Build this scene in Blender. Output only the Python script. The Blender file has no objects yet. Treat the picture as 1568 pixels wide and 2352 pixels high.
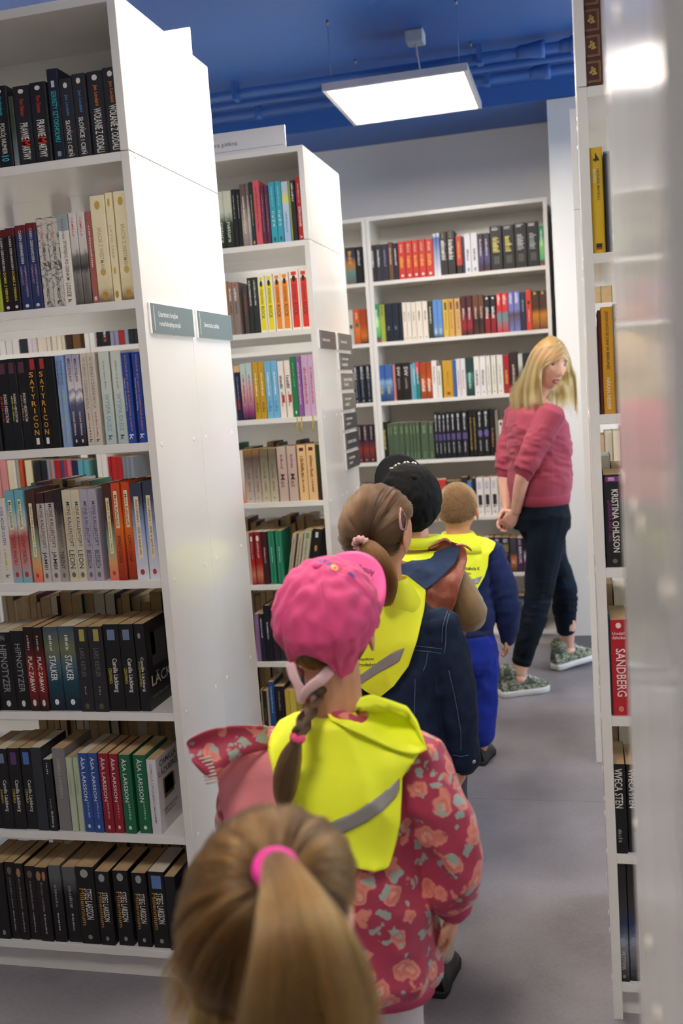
import bpy, bmesh, math, random
import numpy as np
from mathutils import Vector, Matrix, noise
from mathutils.bvhtree import BVHTree

SC = bpy.context.scene
COL = SC.collection
PI = math.pi
rng = random.Random(7)

# ------------------------------------------------------------------ camera
CAM_H = 1.55
yaw, pitch, roll = -.2437, -.1211, -.0712
fw = Vector((math.sin(yaw)*math.cos(pitch), math.cos(yaw)*math.cos(pitch), math.sin(pitch)))
r0 = Vector((math.cos(yaw), -math.sin(yaw), 0)); u0 = r0.cross(fw)
cr = r0*math.cos(roll) + u0*math.sin(roll); cu = -r0*math.sin(roll) + u0*math.cos(roll)
cd = bpy.data.cameras.new('camera'); cam = bpy.data.objects.new('camera', cd); COL.objects.link(cam)
cam.matrix_world = Matrix(((cr.x, cu.x, -fw.x, 0), (cr.y, cu.y, -fw.y, 0), (cr.z, cu.z, -fw.z, CAM_H), (0, 0, 0, 1)))
cd.sensor_width = 36; cd.lens = 35.0; cd.clip_start = .05
cd.dof.use_dof = True; cd.dof.focus_distance = 2.75; cd.dof.aperture_fstop = 3.2
SC.camera = cam

# ------------------------------------------------------------------ world, exposure
wd = bpy.data.worlds.new('daylight'); SC.world = wd; wd.use_nodes = True
bg = wd.node_tree.nodes['Background']; bg.inputs[0].default_value = (.68, .85, 1, 1); bg.inputs[1].default_value = 9.0
SC.view_settings.view_transform = 'Standard'; SC.view_settings.look = 'None'
SC.view_settings.gamma = 1; SC.view_settings.use_curve_mapping = False
SC.view_settings.exposure = 0.6
LAMP = 20.0          # emission of the ceiling panels
try:
    SC.cycles.max_bounces = 8; SC.cycles.diffuse_bounces = 5; SC.cycles.glossy_bounces = 4
    SC.cycles.transparent_max_bounces = 12; SC.cycles.sample_clamp_indirect = 8; SC.cycles.caustics_reflective = False
    SC.cycles.caustics_refractive = False
except Exception:
    pass

# ------------------------------------------------------------------ helpers
def lin(h):
    h = h.lstrip('#'); c = [int(h[i:i+2], 16)/255 for i in (0, 2, 4)]
    return tuple(x/12.92 if x <= .04045 else ((x+.055)/1.055)**2.4 for x in c) + (1,)
MATS = {}
def mat(name, col, rough=.5, metal=0, coat=0, bump=None, noise_col=None, spec=.5, sheen=0, sss=0, emit=0, bump_d=.02):
    """plain principled material; bump=(scale,strength); noise_col=(hex2,scale,contrast)"""
    key = (name, col, rough, metal, coat, bump, noise_col, spec, sheen, sss, emit)
    if key in MATS: return MATS[key]
    m = bpy.data.materials.new(name); m.use_nodes = True; nt = m.node_tree; b = nt.nodes['Principled BSDF']
    b.inputs['Base Color'].default_value = lin(col); b.inputs['Roughness'].default_value = rough
    b.inputs['Metallic'].default_value = metal; b.inputs['Coat Weight'].default_value = coat
    b.inputs['Specular IOR Level'].default_value = spec
    if sheen: b.inputs['Sheen Weight'].default_value = sheen; b.inputs['Sheen Roughness'].default_value = .5
    if sss:
        b.inputs['Subsurface Weight'].default_value = sss; b.inputs['Subsurface Radius'].default_value = (.02, .008, .005); b.inputs['Subsurface Scale'].default_value = .3
    if emit:
        b.inputs['Emission Color'].default_value = lin(col); b.inputs['Emission Strength'].default_value = emit
    if bump or noise_col:
        tc = nt.nodes.new('ShaderNodeTexCoord')
    if bump:
        n = nt.nodes.new('ShaderNodeTexNoise'); n.inputs['Scale'].default_value = bump[0]; n.inputs['Detail'].default_value = 3
        nt.links.new(tc.outputs['Object'], n.inputs['Vector'])
        bp = nt.nodes.new('ShaderNodeBump'); bp.inputs['Strength'].default_value = bump[1]; bp.inputs['Distance'].default_value = bump_d
        nt.links.new(n.outputs['Fac'], bp.inputs['Height']); nt.links.new(bp.outputs['Normal'], b.inputs['Normal'])
    if noise_col:
        n = nt.nodes.new('ShaderNodeTexNoise'); n.inputs['Scale'].default_value = noise_col[1]; n.inputs['Detail'].default_value = 4
        nt.links.new(tc.outputs['Object'], n.inputs['Vector'])
        r = nt.nodes.new('ShaderNodeValToRGB'); k = noise_col[2]
        r.color_ramp.elements[0].position = .5-k; r.color_ramp.elements[1].position = .5+k
        r.color_ramp.elements[0].color = lin(col); r.color_ramp.elements[1].color = lin(noise_col[0])
        nt.links.new(n.outputs['Fac'], r.inputs['Fac']); nt.links.new(r.outputs['Color'], b.inputs['Base Color'])
    MATS[key] = m
    return m
def tag(o, label=None, cat=None, group=None, kind=None):
    if label: o['label'] = label
    if cat: o['category'] = cat
    if group: o['group'] = group
    if kind: o['kind'] = kind
    return o
def thing(name, label, cat, loc=(0, 0, 0), group=None):
    o = bpy.data.objects.new(name, None); COL.objects.link(o); o.location = loc; o.empty_display_size = .1
    return tag(o, label, cat, group)
def mk(name, verts, faces, mats, parent=None, fm=None, smooth=False, loc=None):
    me = bpy.data.meshes.new(name); me.from_pydata([tuple(v) for v in verts], [], faces)
    if not isinstance(mats, (list, tuple)): mats = [mats]
    for m in mats: me.materials.append(m)
    if fm is not None: me.polygons.foreach_set('material_index', fm)
    if smooth: me.polygons.foreach_set('use_smooth', [True]*len(me.polygons))
    me.update()
    return put(name, me, parent, loc)
def put(name, me, parent=None, loc=None):
    o = bpy.data.objects.new(name, me); COL.objects.link(o)
    if parent is not None: o.parent = parent
    if loc is not None: o.location = loc
    return o
BOXF = [(0, 3, 2, 1), (4, 5, 6, 7), (0, 1, 5, 4), (1, 2, 6, 5), (2, 3, 7, 6), (3, 0, 4, 7)]
def boxv(x0, x1, y0, y1, z0, z1):
    return [(x0, y0, z0), (x1, y0, z0), (x1, y1, z0), (x0, y1, z0), (x0, y0, z1), (x1, y0, z1), (x1, y1, z1), (x0, y1, z1)]
def box(name, x0, x1, y0, y1, z0, z1, m, parent=None, bev=0):
    if bev:
        bm = bmesh.new(); vs = [bm.verts.new(v) for v in boxv(x0, x1, y0, y1, z0, z1)]
        for f in BOXF: bm.faces.new([vs[i] for i in f])
        bmesh.ops.bevel(bm, geom=bm.edges[:], offset=bev, segments=1, affect='EDGES', profile=.5)
        me = bpy.data.meshes.new(name); bm.to_mesh(me); bm.free(); me.materials.append(m)
        return put(name, me, parent)
    return mk(name, boxv(x0, x1, y0, y1, z0, z1), BOXF, m, parent)
def structure(name, *a, **k):
    o = box(name, *a, **k); o['kind'] = 'structure'; return o
def tube_vf(pts, radii, n=10, cap=True, flat=None, base=0):
    """rings swept along points; flat=(a,b) scale of the two ring axes"""
    pts = [Vector(p) for p in pts]; V = []; F = []
    if not hasattr(radii, '__len__'): radii = [radii]*len(pts)
    up = None
    for i, p in enumerate(pts):
        t = (pts[min(i+1, len(pts)-1)] - pts[max(i-1, 0)]).normalized()
        if up is None:
            up = Vector((0, 0, 1)) if abs(t.z) < .8 else Vector((0, 1, 0))
        s = t.cross(up).normalized(); up = s.cross(t).normalized()
        for k in range(n):
            a = 2*PI*k/n; fa, fb = flat or (1, 1)
            V.append(p + s*(math.cos(a)*radii[i]*fa) + up*(math.sin(a)*radii[i]*fb))
    for i in range(len(pts)-1):
        for k in range(n):
            a = base+i*n+k; b = base+i*n+(k+1) % n
            F.append((a, b, b+n, a+n))
    if cap:
        F.append(tuple(base+k for k in range(n-1, -1, -1))); F.append(tuple(base+(len(pts)-1)*n+k for k in range(n)))
    return V, F
def tube(name, pts, radii, m, parent=None, n=10, flat=None):
    V, F = tube_vf(pts, radii, n, True, flat)
    return mk(name, V, F, m, parent, smooth=True)

# ------------------------------------------------------------------ lettering (the default font only)
GLYPH = {}
def prepare_text(strings):
    """turn every string into one flat mesh of unit size (0..1, 0..1)"""
    todo = [s for s in dict.fromkeys(strings) if s and s not in GLYPH]
    objs = []
    for s in todo:
        c = bpy.data.curves.new('lettering', 'FONT'); c.body = s; c.resolution_u = 2; c.fill_mode = 'FRONT'; c.offset = .009
        o = bpy.data.objects.new('lettering', c); COL.objects.link(o); objs.append(o)
    dg = bpy.context.evaluated_depsgraph_get()
    for s, o in zip(todo, objs):
        me = bpy.data.meshes.new_from_object(o.evaluated_get(dg))
        v = np.array([x.co[:2] for x in me.vertices]) if len(me.vertices) else np.zeros((0, 2))
        if len(v):
            lo, hi = v.min(0), v.max(0); asp = (hi[0]-lo[0])/max(hi[1]-lo[1], 1e-6); v = (v-lo)/np.maximum(hi-lo, 1e-6)
            GLYPH[s] = (v, [tuple(p.vertices) for p in me.polygons], asp)
        else: GLYPH[s] = (v, [], 1)
        bpy.data.meshes.remove(me)
    for o in objs:
        c = o.data; bpy.data.objects.remove(o); bpy.data.curves.remove(c)
class Print:
    """flat print gathered into one mesh with several colours"""
    def __init__(s): s.V = []; s.F = []; s.M = []; s.mats = []
    def m(s, mt):
        if mt not in s.mats: s.mats.append(mt)
        return s.mats.index(mt)
    def poly(s, pts, mt):
        b = len(s.V); s.V += pts; s.F.append(tuple(range(b, b+len(pts)))); s.M.append(s.m(mt))
    def text(s, string, fn, mt):
        if string not in GLYPH: return
        v, f, _ = GLYPH[string]; b = len(s.V); k = s.m(mt)
        s.V += [fn(x, y) for x, y in v]
        for q in f: s.F.append(tuple(b+i for i in q)); s.M.append(k)
    def build(s, name, parent, loc=None):
        if not s.F: return None
        o = mk(name, s.V, s.F, s.mats, parent, s.M, loc=loc); o['kind'] = 'stuff'      # flat print, many tiny letters
        return o
# ------------------------------------------------------------------ room shell
ZC = 3.09; XL, XR_, YB, YF = -4.6, 4.2, 6.07, -3.2
paint_white = mat('wall_paint', 'eae9e6', .7, bump=(60, .05))
paint_blue = mat('blue_ceiling_paint', '3a68b2', .45, bump=(40, .06))
grey_base = mat('grey_skirting', '84848c', .5, noise_col=('74747c', 9, .25))
lam = mat('white_laminate', 'e2e1dd', .13, spec=.5, coat=.15)
lam_edge = mat('white_edge_band', 'dedbd3', .35)
def floor_mat():
    m = bpy.data.materials.new('grey_vinyl'); m.use_nodes = True; nt = m.node_tree; b = nt.nodes['Principled BSDF']
    tc = nt.nodes.new('ShaderNodeTexCoord'); a = nt.nodes.new('ShaderNodeTexNoise'); a.inputs['Scale'].default_value = 3.2; a.inputs['Detail'].default_value = 7; a.inputs['Roughness'].default_value = .6
    n2 = nt.nodes.new('ShaderNodeTexNoise'); n2.inputs['Scale'].default_value = 90; n2.inputs['Detail'].default_value = 2
    mx = nt.nodes.new('ShaderNodeMix'); mx.data_type = 'FLOAT'; mx.inputs[0].default_value = .25
    nt.links.new(tc.outputs['Object'], a.inputs['Vector']); nt.links.new(tc.outputs['Object'], n2.inputs['Vector'])
    nt.links.new(a.outputs['Fac'], mx.inputs[2]); nt.links.new(n2.outputs['Fac'], mx.inputs[3])
    r = nt.nodes.new('ShaderNodeValToRGB'); r.color_ramp.elements[0].position = .3; r.color_ramp.elements[1].position = .7
    r.color_ramp.elements[0].color = lin('6f6b70'); r.color_ramp.elements[1].color = lin('908c92')
    nt.links.new(mx.outputs[0], r.inputs['Fac']); nt.links.new(r.outputs['Color'], b.inputs['Base Color'])
    b.inputs['Roughness'].default_value = .36
    return m
vinyl = floor_mat()
fl = structure('floor', XL, XR_, YF, YB, -.12, -.004, mat('screed', '6a686a', .9))
for i, (a, b) in enumerate(((YF, -.43), (-.43, 1.57), (1.57, 3.57), (3.57, 5.57), (5.57, YB))):
    box('vinyl_sheet', XL, XR_, a+.0008, b-.0008, -.004, 0, vinyl, fl)
structure('ceiling', XL, XR_, YF, YB, ZC, ZC+.12, paint_blue)
structure('trim_1', XL, XR_, 5.58, YB, 2.99, ZC, paint_blue)            # blue downstand along the back wall
structure('wall_back', XL, XR_, YB, YB+.15, 0, ZC, paint_white)
structure('wall_left', XL-.15, XL, YF, YB, 0, ZC, paint_white)
structure('wall_front', XL, XR_, YF-.15, YF, 0, ZC, paint_white)
structure('trim_2', -.122, .62, 5.58, YB, 0, 2.985, paint_white)          # white pier beside the wall shelves
structure('baseboard_back', -.124, .622, 5.572, 5.58, 0, .10, grey_base)
# right wall with the window that lets the daylight in at the far end
WZ0, WZ1 = .75, 2.75
WY = ((3.2, 5.7),)
edges = [YF] + [v for w in WY for v in w] + [YB]
k = 0
wr = structure('wall_right', XR_, XR_+.2, YF, YB, 0, WZ0, paint_white)
box('lintel', XR_, XR_+.2, YF, YB, WZ1, ZC, paint_white, wr)
for a, b in zip(edges[0::2], edges[1::2]): box('pier', XR_, XR_+.2, a, b, WZ0, WZ1, paint_white, wr)
def glass_mat():
    m = bpy.data.materials.new('window_glass'); m.use_nodes = True; nt = m.node_tree
    nt.nodes.remove(nt.nodes['Principled BSDF']); t = nt.nodes.new('ShaderNodeBsdfTransparent'); g = nt.nodes.new('ShaderNodeBsdfGlossy'); g.inputs['Roughness'].default_value = .02
    mx = nt.nodes.new('ShaderNodeMixShader'); fr = nt.nodes.new('ShaderNodeFresnel'); fr.inputs[0].default_value = 1.3
    nt.links.new(fr.outputs[0], mx.inputs[0]); nt.links.new(t.outputs[0], mx.inputs[1]); nt.links.new(g.outputs[0], mx.inputs[2])
    nt.links.new(mx.outputs[0], nt.nodes['Material Output'].inputs[0])
    return m
glass = glass_mat(); frame_m = mat('window_frame_white', 'd8d8d8', .4)
for i, (a, b) in enumerate(WY):
    V = []; F = []
    for (y0, y1, z0, z1) in ((a, b, WZ0, WZ0+.07), (a, b, WZ1-.07, WZ1), (a, a+.07, WZ0, WZ1), (b-.07, b, WZ0, WZ1), ((a+b)/2-.04, (a+b)/2+.04, WZ0, WZ1)):
        F += [tuple(len(V)+j for j in f) for f in BOXF]; V += boxv(XR_+.06, XR_+.12, y0, y1, z0, z1)
    w = mk('window_%d' % (i+1), V, F, frame_m); w['kind'] = 'structure'
    for y0, y1 in ((a+.07, (a+b)/2-.04), ((a+b)/2+.04, b-.07)):
        mk('pane', [(XR_+.09, y0, WZ0+.07), (XR_+.09, y1, WZ0+.07), (XR_+.09, y1, WZ1-.07), (XR_+.09, y0, WZ1-.07)], [(0, 1, 2, 3)], glass, w)
    L = bpy.data.lights.new('window_portal', 'AREA'); L.shape = 'RECTANGLE'; L.size = b-a; L.size_y = WZ1-WZ0
    L.cycles.is_portal = True
    lo = bpy.data.objects.new('window_portal', L); COL.objects.link(lo)
    lo.matrix_world = Matrix(((0, 0, 1, XR_+.16), (1, 0, 0, (a+b)/2), (0, 1, 0, (WZ0+WZ1)/2), (0, 0, 0, 1)))   # faces into the room (-X)
# ------------------------------------------------------------------ ceiling lights, pipes
alu = mat('white_aluminium', 'd4d4d8', .35, metal=.3); diff = mat('lamp_diffuser', 'fff4e6', .5, emit=LAMP)
wire_m = mat('steel_wire', '8a8e96', .4, metal=.8); plastic = mat('grey_white_plastic', 'b8bcc4', .5)
def lamp(x, y, label):
    t = thing('pendant_light_panel', label, 'ceiling light', (x, y, 2.80), 'square light panels hung in a grid'); s = .305
    V = []; F = []
    for (x0, x1, y0, y1) in ((-s, s, -s, -s+.018), (-s, s, s-.018, s), (-s, -s+.018, -s+.018, s-.018), (s-.018, s, -s+.018, s-.018)):
        F += [tuple(len(V)+j for j in f) for f in BOXF]; V += boxv(x0, x1, y0, y1, 0, .03)
    mk('frame', V, F, alu, t)
    box('back_plate', -s+.018, s-.018, -s+.018, s-.018, .02, .028, alu, t)
    box('diffuser', -s+.018, s-.018, -s+.018, s-.018, .006, .012, diff, t)
    for sx in (-1, 1):
        for sy in (-1, 1):
            w = tube('hanging_wire', [(sx*.27, sy*.27, .03), (sx*.27, sy*.27, ZC-2.80)], .0009, wire_m, t, n=6)
            tube('anchor', [(sx*.27, sy*.27, ZC-2.80), (sx*.27, sy*.27, ZC-2.82)], .006, wire_m, w, n=8)
    box('junction_box', .015, .095, -.02, .06, ZC-2.80-.055, ZC-2.80, plastic, t, bev=.006)
    tube('cable', [(.055, .02, ZC-2.855), (.057, .03, .19), (.065, .05, .12), (.055, .07, .06), (.04, .10, .028)], .004, plastic, t, n=8)
    return t
lamp(-.705, 4.55, 'square white light panel hanging on thin wires below the blue ceiling')
lamp(1.6, -1.3, 'unseen square light panel added behind the camera to light the closest bookcase front')  # unseen panel, added to brighten the front of the closest bookcase
lamp(-.705, .65, 'square light panel hanging over the child with the high ponytail')
lamp(-.705, 2.60, 'square light panel hanging above the end of the two-sign bookcase')
for y, w in ((4.55, 'back'), (2.60, 'middle'), (.65, 'entrance')):
    lamp(1.6, y, 'square light panel over the bookcases on the window side, %s row' % w)
    if y > 1: lamp(-2.9, y, 'square light panel over the bookcases away from the windows, %s row' % w)
pt = thing('ceiling_pipes', 'bundle of blue-painted pipes with sockets running below the ceiling', 'pipes', (0, 5.05, 3.0))
def pipe(y, z, r, xs=None, bells=()):
    tube('pipe', [(-4.5, y-5.05, z-3), (4.1, y-5.05, z-3)], r, paint_blue, pt, n=14)
    for x0, x1 in bells:
        V, F = tube_vf([(x0-.02, y-5.05, z-3), (x0, y-5.05, z-3), (x0+.03, y-5.05, z-3), (x1-.02, y-5.05, z-3), (x1, y-5.05, z-3), (x1+.001, y-5.05, z-3)], [r*1.05, r*1.35, r*1.4, r*1.75, r*1.8, r*1.5], 14)
        mk('socket', V, F, paint_blue, pt, smooth=True)
pipe(4.89, 3.035, .022, bells=((-.215, -.105), (-.02, .03), (-1.9, -1.8)))
pipe(5.09, 3.045, .018)
pipe(5.24, 3.035, .022, bells=((-.17, -.09), (-2.2, -2.1)))
pipe(5.33, 3.05, .015)
for x in (-.40, -1.6, .8):
    box('pipe_clamp', x-.012, x+.012, 4.86-5.05, 4.92-5.05, .005, ZC-3, paint_blue, pt)
    box('pipe_clamp', x-.012, x+.012, 5.21-5.05, 5.27-5.05, .005, ZC-3, paint_blue, pt)

# ------------------------------------------------------------------ bookcases
T_ = .022
SH = (.095, .4195, .756, 1.107, 1.456, 1.808)
cap_m = mat('cream_screw_cap', 'e6e0d0', .3)
_cap = None
def screw_cap(parent, x, y, z, sx):
    global _cap
    if _cap is None:
        V = [(0, math.cos(2*PI*k/10)*.0065, math.sin(2*PI*k/10)*.0065) for k in range(10)] + [(.0012, math.cos(2*PI*k/10)*.005, math.sin(2*PI*k/10)*.005) for k in range(10)]
        F = [(k, (k+1) % 10, 10+(k+1) % 10, 10+k) for k in range(10)] + [tuple(range(10, 20))]
        _cap = bpy.data.meshes.new('screw_cap'); _cap.from_pydata(V, [], F); _cap.materials.append(cap_m)
    o = put('screw_cap', _cap, parent, (x, y, z)); o.scale = (sx, 1, 1)
def bookcase(x0, x1, y0, y1, label, front=-1, aisle=None, group=None, shelves=SH, z1=2.16, back=False, top=True):
    """front=-1 opens towards -Y.  aisle: which side (+1/-1) shows the screw caps"""
    t = thing('bookcase', label, 'bookcase', ((x0+x1)/2, (y0+y1)/2, 0), group); hx = (x1-x0)/2; hy = (y1-y0)/2 - .0006
    for s in (-1, 1): box('side_panel', min(s*hx, s*(hx-T_)), max(s*hx, s*(hx-T_)), -hy, hy, 0, z1-.0012, lam, t, bev=.0008)
    for i, z in enumerate(tuple(shelves)+(z1-.0012,)): box('shelf', -hx+T_, hx-T_, -hy, hy, z-T_, z, lam, t, bev=.0008)
    yk = (-hy+.03, -hy+.046) if front < 0 else (hy-.046, hy-.03)
    box('plinth', -hx+T_, hx-T_, yk[0], yk[1], 0, shelves[0]-T_, lam, t)
    if back:
        yb = (hy-.006, hy) if front < 0 else (-hy, -hy+.006)
        box('back_panel', -hx+T_, hx-T_, yb[0], yb[1], shelves[0], z1-T_, lam, t)
    if aisle:
        for z in tuple(shelves)[::1]+(z1,):
            for yy in (-hy+.035, hy-.055): screw_cap(t, aisle*hx, yy, z-.008, aisle)
    return t
def top_unit(x0, x1, y0, y1, label, front=-1, group=None, z0=2.16, z1=2.525):
    t = thing('open_shelf_unit', label, 'shelf unit', ((x0+x1)/2, (y0+y1)/2, z0), group); hx = (x1-x0)/2; hy = (y1-y0)/2-.0006; h = z1-z0
    for s in (-1, 1): box('side_panel', min(s*hx, s*(hx-T_)), max(s*hx, s*(hx-T_)), -hy, hy, 0.0005, h-.001, lam, t, bev=.0008)
    box('top_board', -hx+T_, hx-T_, -hy, hy, h-T_-.001, h-.001, lam, t, bev=.0008)
    yb = (hy-.008, hy) if front < 0 else (-hy, -hy+.008)
    b = box('back_panel', -hx+T_, hx-T_, yb[0], yb[1], 0.0005, h-T_, lam, t)
    if front < 0:
        dark = mat('dark_hole', '2a2826', .6)
        for px in (-.12, .13, .36):
            V = [(px+math.cos(2*PI*k/12)*.012, yb[0]-.0006, h-.105+math.sin(2*PI*k/12)*.012) for k in range(12)]
            mk('cable_hole', V, [tuple(range(12))], dark, b)
    return t
D_ = .3056
XE = -1.035
G = 'free-standing white bookcases'
Y1F, Y2F, Y3F, YRF = 2.304, 3.95, 5.762, 2.304
c1 = bookcase(XE-1, XE, Y1F, Y1F+D_, 'nearest tall white bookcase, the half with black thrillers and the two-line sign', -1, 1, G)
c1b = bookcase(XE-1, XE, Y1F+D_, Y1F+2*D_, 'rear half of the nearest bookcase, back to back, with the one-line sign', 1, 1, G)
top_unit(XE-1, XE, Y1F, Y1F+D_, 'add-on shelf on top of the nearest bookcase, holding black thrillers')
top_unit(XE-1, XE, Y1F+D_, Y1F+2*D_, 'add-on shelf on the rear half of the nearest bookcase, under the blank plate', 1)
c2 = bookcase(XE-1, XE, Y2F, Y2F+D_, 'second white bookcase, front half, with one brown-grey sign on its end', -1, 1, G)
c2b = bookcase(XE-1, XE, Y2F+D_, Y2F+2*D_, 'rear half of the second bookcase, with a column of seven signs', 1, 1, G)
top_unit(XE-1, XE, Y2F, Y2F+D_, 'add-on shelf on the second bookcase, holding cyan and red books')
top_unit(XE-1, XE, Y2F+D_, Y2F+2*D_, 'add-on shelf on the rear half of the second bookcase, above the sign column', 1)
c2l = bookcase(XE-2.002, XE-1.002, Y2F, Y2F+D_, 'white bookcase joined behind the second one, seen through the shelf gaps', -1, None, G)
bookcase(XE-2.002, XE-1.002, Y2F+D_, Y2F+2*D_, 'rear half of the bookcase seen only through the shelf gaps', 1, None, G)
X3R, X3L = -.150, -1.172
SH3 = (.085, .4326, .7706, 1.1151, 1.4676, 1.811, 2.158)
c3 = bookcase(X3L+.001, X3R, Y3F, YB-.003, 'white bookcase on the back wall, full of mixed paperbacks', -1, None, 'bookcases on the back wall', SH3, 2.525, True)
c4 = bookcase(X3L-1.021, X3L-.001, Y3F, YB-.003, 'white bookcase on the back wall, half hidden behind the sign column', -1, None, 'bookcases on the back wall', SH3, 2.525, True)
XR1, XR2, XR0 = .013, -.005, .034
r1c = bookcase(XR1, XR1+1, YRF, YRF+D_, 'white bookcase across the aisle, holding the red and the amber book', -1, -1, G)
bookcase(XR1, XR1+1, YRF+D_, YRF+2*D_, 'rear half of the bookcase across the aisle', 1, -1, G)
top_unit(XR1, XR1+1, YRF, YRF+D_, 'add-on shelf across the aisle with the gilt leather book')
top_unit(XR1, XR1+1, YRF+D_, YRF+2*D_, 'add-on shelf on the rear half of the bookcase across the aisle', 1)
bookcase(XR2, XR2+1, Y2F, Y2F+D_, 'second white bookcase across the aisle, a thin strip behind the first', -1, -1, G)
bookcase(XR2, XR2+1, Y2F+D_, Y2F+2*D_, 'rear half of the second bookcase across the aisle', 1, -1, G)
top_unit(XR2, XR2+1, Y2F, Y2F+D_, 'add-on shelf on the second bookcase across the aisle')
top_unit(XR2, XR2+1, Y2F+D_, Y2F+2*D_, 'add-on shelf on the rear half of the second bookcase across the aisle', 1)
bookcase(XR0, XR0+1, .43, .43+D_, 'blurred glossy white bookcase end closest to the lens', -1, -1, G)
bookcase(XR0, XR0+1, .43+D_, .43+2*D_, 'rear half of the blurred glossy bookcase closest to the lens', 1, -1, G)
top_unit(XR0, XR0+1, .43, .43+D_, 'add-on shelf on the blurred bookcase closest to the lens')
top_unit(XR0, XR0+1, .43+D_, .43+2*D_, 'add-on shelf on the rear half of the blurred bookcase', 1)

# ------------------------------------------------------------------ signs on the end panels (parts of their bookcases)
SIGNS = [(c1, 2.329, 2.613, 1.724, 1.800, '66777a', ('Literatura krajów', 'romańskojęzycznych')),
         (c1b, 2.640, 2.925, 1.724, 1.800, '66777a', ('Literatura polska',)),
         (c2, 3.980, 4.262, 1.727, 1.803, '5a5350', ('Literatura polska',)),
         (c2b, 4.300, 4.575, 1.729, 1.803, '625c55', ('Literatura polska',)),
         (c2b, 4.300, 4.575, 1.641, 1.716, '57544f', ('Literatura krajów', 'słowiańskich')),
         (c2b, 4.303, 4.575, 1.552, 1.627, '6b6359', ('Literatura litewska', 'i łotewska')),
         (c2b, 4.303, 4.575, 1.463, 1.538, '625c55', ('Literatura krajów', 'arabskich')),
         (c2b, 4.303, 4.575, 1.374, 1.449, '3d3d3e', ('Literatura krajów', 'ugrofińskich')),
         (c2b, 4.303, 4.575, 1.285, 1.360, '323236', ('Literatura turecka',)),
         (c2b, 4.303, 4.575, 1.197, 1.272, '3c3b3b', ('Literatura krajów', 'azjatyckich'))]
BOARD = 'Literatura piękna'
prepare_text([s for x in SIGNS for s in x[6]] + [BOARD])
white_print = mat('white_print', 'e8e8e8', .5); acryl = mat('white_acrylic', 'e6e6e6', .25)
for (p, y0, y1, z0, z1, colr, lines) in SIGNS:
    q = p.location; x = XE - q.x
    b = box('sign_plate', x+.0003, x+.0038, y0-q.y, y1-q.y, z0, z1, acryl, p)
    f = box('sign_face', x+.0038, x+.005, y0-q.y+.010, y1-q.y, z0+.001, z1-.001, mat('sign_vinyl', colr, .4), b)
    pr_ = Print(); xx = x+.0054; hz = z1-z0; L = y1-y0
    pr_.poly([(xx, y0-q.y+.023, z0+hz*.12), (xx, y0-q.y+.0255, z0+hz*.12), (xx, y0-q.y+.0255, z1-hz*.08), (xx, y0-q.y+.023, z1-hz*.08)], white_print)
    n = len(lines)
    for i, s in enumerate(lines):
        ch = hz*.235; a = GLYPH[s][2]; ln = min(ch*a*.92, L*.76); zb = z0+hz*(.36 if n == 1 else (.52, .22)[i])
        pr_.text(s, lambda u, v, zb=zb, ln=ln, ch=ch: (xx, y0-q.y+.052+u*ln, zb+v*ch), white_print)
    pr_.build('sign_lettering', b)
def board(x0, x1, y, z, h, label, text_at=None):
    t = thing('shelf_sign_board', label, 'sign', ((x0+x1)/2, y, z)); hx = (x1-x0)/2
    box('plate', -hx, hx, -.003, .003, 0, h, acryl, t)
    gp = mat('grey_print', '6a6a6e', .5); pr_ = Print()
    if text_at is not None:
        a = GLYPH[BOARD][2]; ch = h*.25
        pr_.text(BOARD, lambda u, v: (text_at-(x0+x1)/2-(1-u)*ch*a, -.0034, h*.36+v*ch), gp)
    pr_.poly([(-hx+.02, -.0034, h*.2), (hx-.01, -.0034, h*.2), (hx-.01, -.0034, h*.215), (-hx+.02, -.0034, h*.215)], gp)
    pr_.build('lettering', t)
board(-1.75, -1.112, 3.99, 2.524, .095, 'white sign board with grey lettering standing on the second bookcase', -1.315)
board(-1.70, -1.037, 2.80, 2.524, .075, 'blank white plate standing on the nearest bookcase')
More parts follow.
